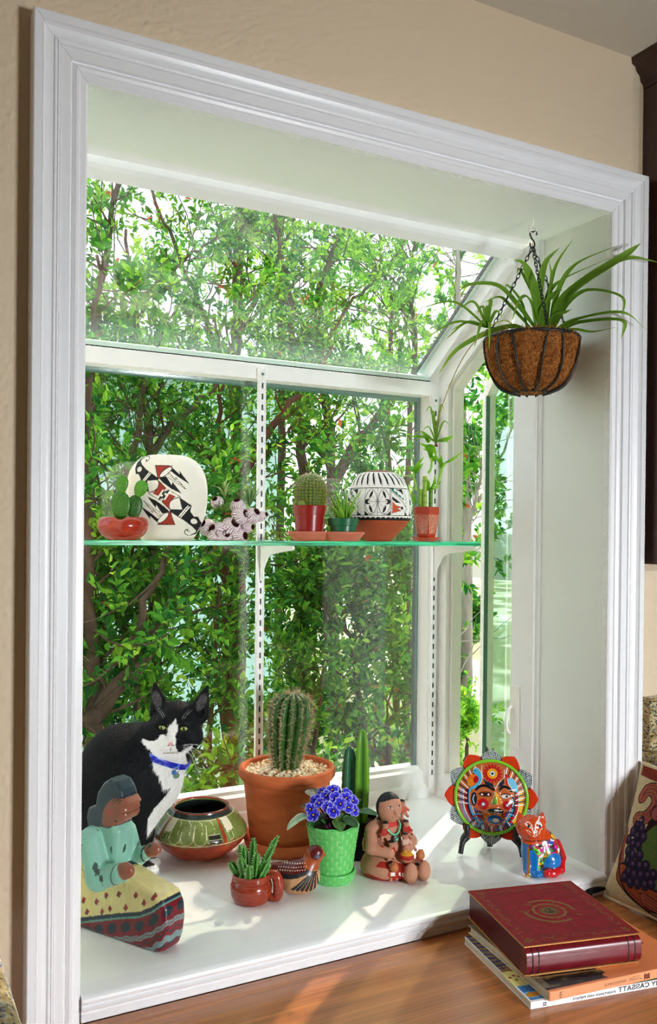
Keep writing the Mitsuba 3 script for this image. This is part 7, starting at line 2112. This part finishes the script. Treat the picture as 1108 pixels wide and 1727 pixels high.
def gilt(P):
    GO, RED2 = G3(142, 104, 56), G3(140, 14, 34)
    n1 = meshkit.fbm(np.stack([P.x, P.y, 0 * P.x], 1) * 120, 3)
    P.c[:] = RED2 * (.8 + .4 * n1[:, None])
    cx, cy = LX / 2, LY / 2
    x, y = P.x - cx, P.y - cy
    r = np.hypot(x / 1.05, y)
    a = np.arctan2(y, x)
    P.c[(np.abs(r - .0375) < .0026) & (np.abs(np.sin(a * 1 + .6)) > .45)] = GO * .85
    P.c[(np.abs(r - .0235) < .0022 + .0007 * np.sin(12 * a))] = GO * .9
    P.c[(r < .0150)] = GO * .8
    P.c[(np.abs(r - .0128) < .0007)] = RED2 * .6
    P.c[(r < .0085) & (n1 > .42)] = G3(70, 60, 46)
    P.c[(r > .028) & (r < .046) & (np.sin(9 * a) > .93) & (n1 > .45)] = GO * .8
    e = np.minimum(np.minimum(P.x, LX - P.x), np.minimum(P.y, LY - P.y))
    P.c[(np.abs(e - .0255) < .0004) | (np.abs(e - .0235) < .0003)] = G3(96, 50, 40)
    t = np.where(np.minimum(P.x, LX - P.x) < np.minimum(P.y, LY - P.y), P.y, P.x)
    vine = np.abs(e - .0140 - .0042 * np.sin(t * 190)) < .0008
    leaf_ = (np.abs(e - .0140 + .0036 * np.sin(t * 190)) < .0022) & (np.sin(t * 380) > .55)
    P.c[(e < .024) & (vine | leaf_) & (n1 > .36)] = GO * .78
    for px_ in (.013, LX - .013):
        for py_ in (.013, LY - .013):
            rr = np.hypot(P.x - px_, P.y - py_)
            P.c[(rr < .0055)] = RED2 * .8
            P.c[(np.abs(rr - .0040) < .0009) | (rr < .0014)] = GO * .9
    P.c[e < .0008] = GO
m, c = top_paint(F3, LX, LY, LZ + .0002, gilt, 520, 540)
add(b3, 'front_board', bbox(F3, 0, LX, 0, LY, LZ - .0030, LZ, .0008), 'gilt_edge', label='cover board with gilt edge')
add(b3, 'cover_leather', m, 'matte_paint', color=c, smooth=True, label='red cover with gilt medallion and vine border')

# ---------------------------------------------------------------- tapestry pillow leaning against the right counter
pw = thing('pillow', 'cream tapestry pillow woven with grapes and fruit leaning at the right edge', 'pillow')
PO = np.array([.912, -.024, -.0285])                          # bottom corner beside the wall
pe1 = unit(np.array([-.030, -1.0, 0.0]))                      # along the bottom, away from the wall
pe2 = unit(np.array([.32, -.06, .95]))                         # up the leaning face
pn = unit(np.cross(pe1, pe2)); pn = pn if pn[0] < 0 else -pn
PWd, PHt = .360, .245
nu, nv = 240, 200
u, w, F = grid_mesh(nu, nv)
bulge = lambda u, w: (np.clip(1 - np.abs(2 * u - 1) ** 2.6, 0, 1) * np.clip(1 - np.abs(2 * w - 1) ** 2.6, 0, 1)) ** .55
pinch = 1 - .045 * np.sin(np.pi * w) ** 1
X = (u - .5) * PWd * (1 - .06 * np.sin(np.pi * w)) + .5 * PWd
Y = (w - .5) * PHt * (1 - .07 * np.sin(np.pi * u)) + .5 * PHt
B = .050 * bulge(u, w)
ctrp = PO + pe2 * .0 + (-pn) * .012
Vf = ctrp + X[:, None] * pe1 + Y[:, None] * pe2 + B[:, None] * pn
Vb = ctrp + X[:, None] * pe1 + Y[:, None] * pe2 - (B * .8)[:, None] * pn
P = Paint(X, Y, G3(208, 190, 152))
CRM, ROSE, PLUM, GRPE, OLV = G3(208, 190, 152), G3(176, 102, 84), G3(64, 26, 36), G3(58, 46, 76), G3(98, 118, 62)
NVB = G3(40, 36, 44)
P.poly([(.000, .225), (.36, .205), (.36, .245), (.0, .250)], G3(140, 62, 44))
for k in range(16):
    P.poly([(.004 + .0224 * k, .244), (.016 + .0224 * k, .244), (.026 + .0224 * k, .272), (.014 + .0224 * k, .272)], NVB)
    P.line([(.018 + .0224 * k, .244), (.028 + .0224 * k, .272)], .003, G3(150, 128, 140))
P.poly([(.075, .060), (.33, .050), (.34, .175), (.20, .185), (.085, .172)], PLUM)
P.poly([(.155 + .075 * math.cos(t), .105 + .068 * math.sin(t)) for t in np.linspace(0, 6.28, 40)], OLV)
P.poly([(.150 + .020 * math.cos(t), .118 + .017 * math.sin(t)) for t in np.linspace(0, 6.28, 24)], G3(36, 48, 36))
P.poly([(.178 + .010 * math.cos(t), .112 + .034 * math.sin(t)) for t in np.linspace(0, 6.28, 24)], G3(44, 56, 60))
for pts, wd, c_ in (([(.050, .150), (.074, .160), (.085, .186), (.070, .206), (.050, .204), (.044, .190)], .022, ROSE), ([(.095, .172), (.130, .196), (.180, .204), (.25, .200), (.34, .195)], .024, G3(170, 98, 96)),
                    ([(.024, .120), (.030, .085), (.045, .060)], .018, ROSE), ([(.050, .052), (.100, .034), (.170, .040), (.220, .070), (.225, .100), (.195, .108)], .034, G3(170, 92, 56)), ([(.110, .030), (.180, .022), (.26, .030), (.34, .05)], .020, ROSE)):
    q = smooth_line(pts, 40)
    P.line(q, wd * 1.18, NVB); P.line(q, wd, c_)
    for o in (-.28, .05, .32):
        P.line(q + [0, o * wd], .0016, G3(112, 60, 46))
rgp = np.random.default_rng(2)
gl = [(.058, .142), (.072, .138), (.050, .128), (.066, .124), (.082, .126), (.044, .112), (.060, .108), (.076, .110), (.052, .094), (.068, .092), (.086, .096), (.058, .078), (.074, .076), (.092, .080), (.106, .084), (.066, .062), (.082, .062), (.098, .066), (.114, .070), (.126, .076), (.058, .050), (.074, .046), (.092, .050), (.110, .054), (.124, .060), (.064, .150)]
for gx_, gy_ in gl:
    P.disc(gx_, gy_, .0098, G3(38, 30, 48)); P.disc(gx_, gy_, .0086, GRPE * rgp.uniform(.8, 1.2)); P.disc(gx_ - .001, gy_ + .002, .0036, G3(110, 84, 110))
P.line(smooth_line([(.020, .140), (.026, .095), (.050, .040), (.110, .012), (.20, .006), (.34, .02)], 50), .004, NVB)
P.line(smooth_line([(.052, .166), (.060, .158), (.052, .150), (.066, .152)], 24), .002, G3(190, 140, 100))
weave_ = .82 + .30 * (np.sin(X * 2600) * np.sin(Y * 2600)) * .5 + .22 * (meshkit.noise(np.stack([X, Y, 0 * X], 1) * 420) - .5)
mat('tapestry', 'vertex', 0.95, 0.1, sheen=0.3)
n0 = len(Vf)
add(pw, 'front', trimesh.Trimesh(Vf, F if np.cross(pe1, pe2) @ pn > 0 else F[:, ::-1], process=False), 'tapestry', smooth=True, color=np.clip(P.c * weave_[:, None], 0, 1), label='woven tapestry front with grapes, leaves and a green fruit')
add(pw, 'back', trimesh.Trimesh(Vb, F, process=False), 'tapestry', smooth=True, color=np.clip(np.tile(G3(150, 120, 84), (n0, 1)), 0, 1))
edge_pts = [(a, 0) for a in np.linspace(0, 1, 40)] + [(1, b) for b in np.linspace(0, 1, 30)][1:] + [(a, 1) for a in np.linspace(1, 0, 40)][1:] + [(0, b) for b in np.linspace(1, 0, 30)][1:-1]
ep_ = np.array(edge_pts)
ex_ = (ep_[:, 0] - .5) * PWd * (1 - .06 * np.sin(np.pi * ep_[:, 1])) + .5 * PWd
ey_ = (ep_[:, 1] - .5) * PHt * (1 - .07 * np.sin(np.pi * ep_[:, 0])) + .5 * PHt
m = tube(ctrp + ex_[:, None] * pe1 + ey_[:, None] * pe2, .0048, 10, closed=True)
add(pw, 'piping', m, 'tapestry', smooth=True, color=col(len(m.vertices), G3(214, 198, 164)), label='cream cord piping')
tb = PO + pe1 * .004 + np.array([-.016, .004, .0100])
m = cat(*[tube(smooth_line([PO + pe1 * .006 + [.006, 0, .012], tb + [.0, .0, .003 * math.sin(k)], tb + [-.010 - .002 * (k % 3), .004 * math.cos(k * 1.3), -.004 + .004 * math.sin(k * 1.3)]], 8), .0026, 6) for k in range(9)])
add(pw, 'tassel', m, 'tapestry', smooth=True, color=col(len(m.vertices), G3(40, 38, 48)), kind='stuff', label='dark corner tassel')

# ---------------------------------------------------------------- hanging basket with a spider plant
KB = np.array([.8355, .0870, 0])
ZR, RB = .9760, .0825
hb = thing('hanging_basket', 'coconut fibre hanging basket with a spider plant under the right end of the soffit', 'hanging planter')
mat('black_wire', (0.010, 0.012, 0.012), 0.4, 0.4)
mat('hook_white', srgb(228, 226, 214), 0.3, 0.5)
hk = thing('ceiling_hook', 'white screw hook in the soffit above the hanging basket', 'hook')
hz0 = H
zt = np.linspace(0, 1, 26)
hp_ = smooth_line([(0, 0, 1.1998), (0, 0, 1.1900), (-.0050, .0, 1.1830), (-.0062, 0, 1.1765), (0, 0, 1.1715), (.0062, 0, 1.1765), (.0058, 0, 1.1830)], 40)
add(hk, None, tube(hp_[:, :1] * rgt + hp_[:, 1:2] * toward + np.array([KB[0], KB[1], 0]) + hp_[:, 2:] * np.array([0, 0, 1.0]), .0017, 8), 'hook_white', smooth=True)
sh_ = smooth_line([(.0072, 0, 1.1690), (.0066, 0, 1.1760), (.0010, 0, 1.1790 - .0035), (-.0048, 0, 1.1735), (-.0030, 0, 1.1650), (.0030, 0, 1.1560), (.0034, 0, 1.1490), (-.0006, 0, 1.1455), (-.0046, 0, 1.1490), (-.0050, 0, 1.1550)], 60)
add(hb, 's_hook', tube(sh_[:, :1] * rgt + np.array([KB[0], KB[1], 0]) + sh_[:, 2:] * np.array([0, 0, 1.0]), .0014, 8), 'black_wire', smooth=True, label='black S hook')
prof_w = np.array([(RB, ZR), (RB * .985, ZR - .020), (RB * .93, ZR - .045), (RB * .80, ZR - .070), (RB * .60, ZR - .087), (RB * .30, ZR - .0960)])
# fibre liner: a lumpy bowl with loose fibres
pf = smooth_line(np.vstack([[(RB * .93, ZR - .002), (RB * 1.00, ZR + .000)], prof_w[1:] + [(.0005, .0)], [(.0, ZR - .0985)]]), 90)
v, f = lathe(pf, 200)
a = np.arctan2(v[:, 1], v[:, 0])
ribs_ = 12
dv = .0035 * np.abs(np.sin(ribs_ / 2 * a)) + .0030 * (meshkit.fbm(v * 60, 4) - .5) + .0020 * (meshkit.noise(v * 420) - .5)
rad_ = np.hypot(v[:, 0], v[:, 1])
v[:, :2] *= (1 + np.where(rad_ > .02, dv / np.maximum(rad_, .02), 0))[:, None]
cc = (G3(112, 66, 34) + (G3(176, 118, 66) - G3(112, 66, 34)) * np.clip(meshkit.fbm(v * np.array([260, 260, 120]), 4), 0, 1)[:, None])
mat('coir', 'vertex', 0.95, 0.1)
add(hb, 'liner', trimesh.Trimesh(v + [KB[0], KB[1], 0], f, process=False), 'coir', smooth=True, color=np.clip(cc * 1.1, 0, 1), label='brown coconut fibre liner')
rgk = np.random.default_rng(9)
sel = rgk.integers(200 * 4, len(v) - 200 * 2, 5200)
base = v[sel] + [KB[0], KB[1], 0]
nn = unit(np.stack([v[sel, 0], v[sel, 1], (v[sel, 2] - ZR) * .9], 1))
t1 = unit(np.cross(nn, rgk.normal(0, 1, nn.shape)))
L_ = rgk.uniform(.008, .026, (len(sel), 1))
p1 = base + nn * .0006 - t1 * L_ / 2
p2 = base + nn * (.0018 + .0016 * rgk.random((len(sel), 1))) + t1 * L_ * .1
p3 = base + nn * (.0006 + .0020 * rgk.random((len(sel), 1))) + t1 * L_ / 2
wv_ = unit(np.cross(t1, nn)) * .00028
fv = np.stack([p1 - wv_, p1 + wv_, p2 - wv_, p2 + wv_, p3], 1).reshape(-1, 3)
ff_ = (np.array([(0, 1, 3), (0, 3, 2), (2, 3, 4)])[None] + (np.arange(len(sel)) * 5)[:, None, None]).reshape(-1, 3)
fc = np.repeat(np.where(rgk.random((len(sel), 1)) < .45, G3(206, 150, 88), G3(128, 78, 42)) * rgk.uniform(.7, 1.2, (len(sel), 1)), 5, 0)
add(hb, 'fibres', trimesh.Trimesh(fv, ff_, process=False), 'coir', color=np.clip(fc, 0, 1), kind='stuff')
ring = [np.array([KB[0] + RB * 1.03 * math.cos(q), KB[1] + RB * 1.03 * math.sin(q), ZR]) for q in np.arange(72) * 2 * np.pi / 72]
add(hb, 'rim_wire', tube(np.array(ring), .0034, 8, closed=True), 'black_wire', smooth=True)
for k in range(6):                                            # hairpin loops of the wire frame
    a0 = k * 2 * np.pi / 6 + .30
    pts = []
    for s in np.linspace(-1, 1, 25):
        q = a0 + s * .36 * min(1, 1)
        if abs(s) < .30:
            pts.append((RB * 1.01 + .004, ZR - .004 - .004 * (1 - (s / .3) ** 2) * -1, a0 + s * .55))
        else:
            t_ = (abs(s) - .30) / .70
            r_ = np.interp(t_, np.linspace(0, 1, 6), prof_w[:, 0]) + .0050
            z__ = np.interp(t_, np.linspace(0, 1, 6), prof_w[:, 1]) - .003
            pts.append((r_, z__ - .002, a0 + math.copysign(.17 + .09 * min(1, t_ * 2), s)))
    P3 = np.array([(KB[0] + r_ * math.cos(q), KB[1] + r_ * math.sin(q), z__) for r_, z__, q in pts])
    add(hb, 'frame_wire', tube(smooth_line(P3, 60), .0019, 7), 'black_wire', smooth=True)
br_ = [np.array([KB[0] + RB * .33 * math.cos(q), KB[1] + RB * .33 * math.sin(q), ZR - .0975]) for q in np.arange(36) * 2 * np.pi / 36]
add(hb, 'base_wire', tube(np.array(br_), .0022, 8, closed=True), 'black_wire', smooth=True)
top = np.array([KB[0], KB[1], 1.1470])
for ci, ra in enumerate((2.75, 4.35 - .0, 6.05)):
    lk = []
    e = np.array([KB[0] + RB * 1.0 * math.cos(ra), KB[1] + RB * 1.0 * math.sin(ra), ZR + .003])
    ch = thing('basket_chain', ('left', 'middle', 'right')[ci] + ' black chain of the hanging basket', 'chain', None) if False else None
    d = unit(e - top)
    n_l = int(np.linalg.norm(e - top) / .0092)
    s1 = unit(np.cross(d, [.3, .9, .1])); s2 = np.cross(d, s1)
    for i in range(n_l):
        c0 = top + (e - top) * ((i + .5) / n_l)
        sd = s1 if i % 2 == 0 else s2
        lp_ = [c0 + d * (.0062 * math.cos(t)) + sd * (.0028 * math.sin(t)) for t in np.arange(14) * 2 * np.pi / 14]
        lk.append(tube(np.array(lp_), .00085, 5, closed=True))
    add(hb, 'chain', cat(*lk), 'black_wire', smooth=True, kind='stuff', label='black link chain')
add(hb, 'soil', at(lathe([(0, .006), (RB * .92, 0)], 40), (KB[0], KB[1], ZR - .008)), 'soil')
def bp(cx, cy, dd):                                           # survey crop of the plant; dd: metres towards the room
    lat = (700 + cx / 2.7157 - 899.5) / 909.0
    up_ = .6156 - (340 + cy / 2.7157 - 905.75) / 909.0
    k = 1 - dd / 1.62
    return KB + rgt * lat * k + toward * dd + [0, 0, .6156 + (up_ - .6156) * k]
C0, C1 = G3(104, 146, 50), G3(158, 194, 92)
blades = [([(590, 600), (545, 430), (490, 310), (438, 284)], .020, .03), ([(575, 600), (575, 430), (600, 300), (664, 226)], .013, .00), ([(610, 600), (625, 430), (660, 300), (740, 183)], .007, -.02), ([(620, 600), (660, 420), (740, 300), (840, 252)], .009, .01),
          ([(625, 600), (700, 440), (850, 300), (1006, 202)], .021, .05), ([(610, 610), (720, 420), (880, 310), (1108, 290)], .017, .04), ([(640, 600), (700, 480), (790, 420), (900, 480), (965, 570)], .010, .03), ([(640, 610), (740, 555), (880, 550), (1030, 604)], .010, .03),
          ([(660, 610), (750, 570), (830, 590), (895, 668)], .012, .02), ([(560, 600), (480, 500), (380, 405), (250, 398), (195, 430)], .012, .02), ([(540, 600), (450, 500), (400, 455), (330, 480)], .008, -.02), ([(520, 600), (500, 480), (440, 400), (438, 420)], .006, -.03),
          ([(600, 600), (610, 480), (640, 380), (636, 285)], .008, -.03), ([(585, 600), (620, 450), (700, 370), (780, 330)], .008, -.04), ([(560, 600), (540, 500), (500, 450), (460, 480), (430, 560)], .008, .04), ([(530, 610), (450, 590), (330, 620), (180, 700), (96, 808)], .013, .04),
          ([(600, 610), (640, 540), (690, 520), (710, 505)], .010, .03), ([(610, 610), (560, 470), (490, 330), (478, 345)], .007, -.01), ([(640, 610), (730, 600), (800, 610), (850, 600)], .008, .05), ([(570, 610), (590, 500), (640, 430), (665, 420)], .010, .03)]
for pts, wd, dd in blades:
    n_ = len(pts)
    P3 = [bp(x, y, dd * i / (n_ - 1)) for i, (x, y) in enumerate(pts)]
    for q in P3:                                              # the side of the bay lies beyond x = W
        q[0] = min(q[0], W - .006) if q[1] > -.025 else q[0]
        if q[0] > W - .02 and q[1] > -.035:
            q[1] = -.040
    m, c = blade(P3, wd, 26, .35, C0 * rgk.uniform(.85, 1.1), C1 * rgk.uniform(.85, 1.05), stripe=None, up=toward * .8 + np.array([0, 0, .6]))
    add(hb, 'leaf', m, 'blade', smooth=True, color=np.clip(c, 0, 1))
# a runner with a plantlet beside the rim, and one that hangs far down on a thin stalk
run = smooth_line([bp(470, 590, .0), bp(400, 560, .03), bp(310, 590, .05)], 16)
m = tube(run, .0011, 6)
add(hb, 'runner', m, 'plain', smooth=True, color=col(len(m.vertices), G3(170, 180, 90)))
for ex_, ey_ in ((180, 500), (0, 500), (20, 640), (140, 600), (260, 520), (330, 490), (380, 540), (250, 680), (320, 690), (120, 640), (300, 520)):
    mx, my = (310 + ex_) / 2, min(590, ey_) - 20
    m, c = blade([bp(310, 595, .05), bp(mx, my, .055), bp(ex_, ey_ + 10, .05)], .0062, 16, .3, C0, C1, up=toward * .8 + np.array([0, 0, .6]))
    add(hb, 'leaf', m, 'blade', smooth=True, color=np.clip(c, 0, 1))
pd_ = XC + [0, 0, .062]
def sp_at(px, py, y):
    d = np.array([.466, .885, 0])
    return seen(px, py, y)
run = smooth_line([bp(310, 600, .05), sp_at(788, 590, .11), sp_at(762, 640, .22), sp_at(740, 700, .34), sp_at(735, 722, .392)], 40)
m = tube(run, np.linspace(.0010, .0007, 40), 6)
add(hb, 'runner', m, 'plain', smooth=True, color=col(len(m.vertices), G3(170, 150, 70)))
ctr_ = sp_at(735, 745, .392)
for ex_, ey_ in ((718, 693), (750, 690), (712, 725), (760, 716), (723, 745), (752, 745), (759, 748), (690, 733), (728, 700), (742, 712), (700, 741)):
    m, c = blade([ctr_, sp_at((735 + ex_) / 2, min(745, ey_) - 6, .392), sp_at(ex_, ey_, .388)], .0040, 14, .3, G3(110, 150, 60), G3(160, 190, 96), up=toward * .8 + np.array([0, 0, .6]))
    add(hb, 'leaf', m, 'blade', smooth=True, color=np.clip(c, 0, 1))
m = cat(*[tube(smooth_line([ctr_, ctr_ + np.array([rgk.normal(0, .003), rgk.normal(0, .003), -.008])], 5), .0010, 5) for _ in range(8)])
add(hb, 'roots', m, 'plain', smooth=True, color=col(len(m.vertices), G3(130, 66, 40)), kind='stuff')
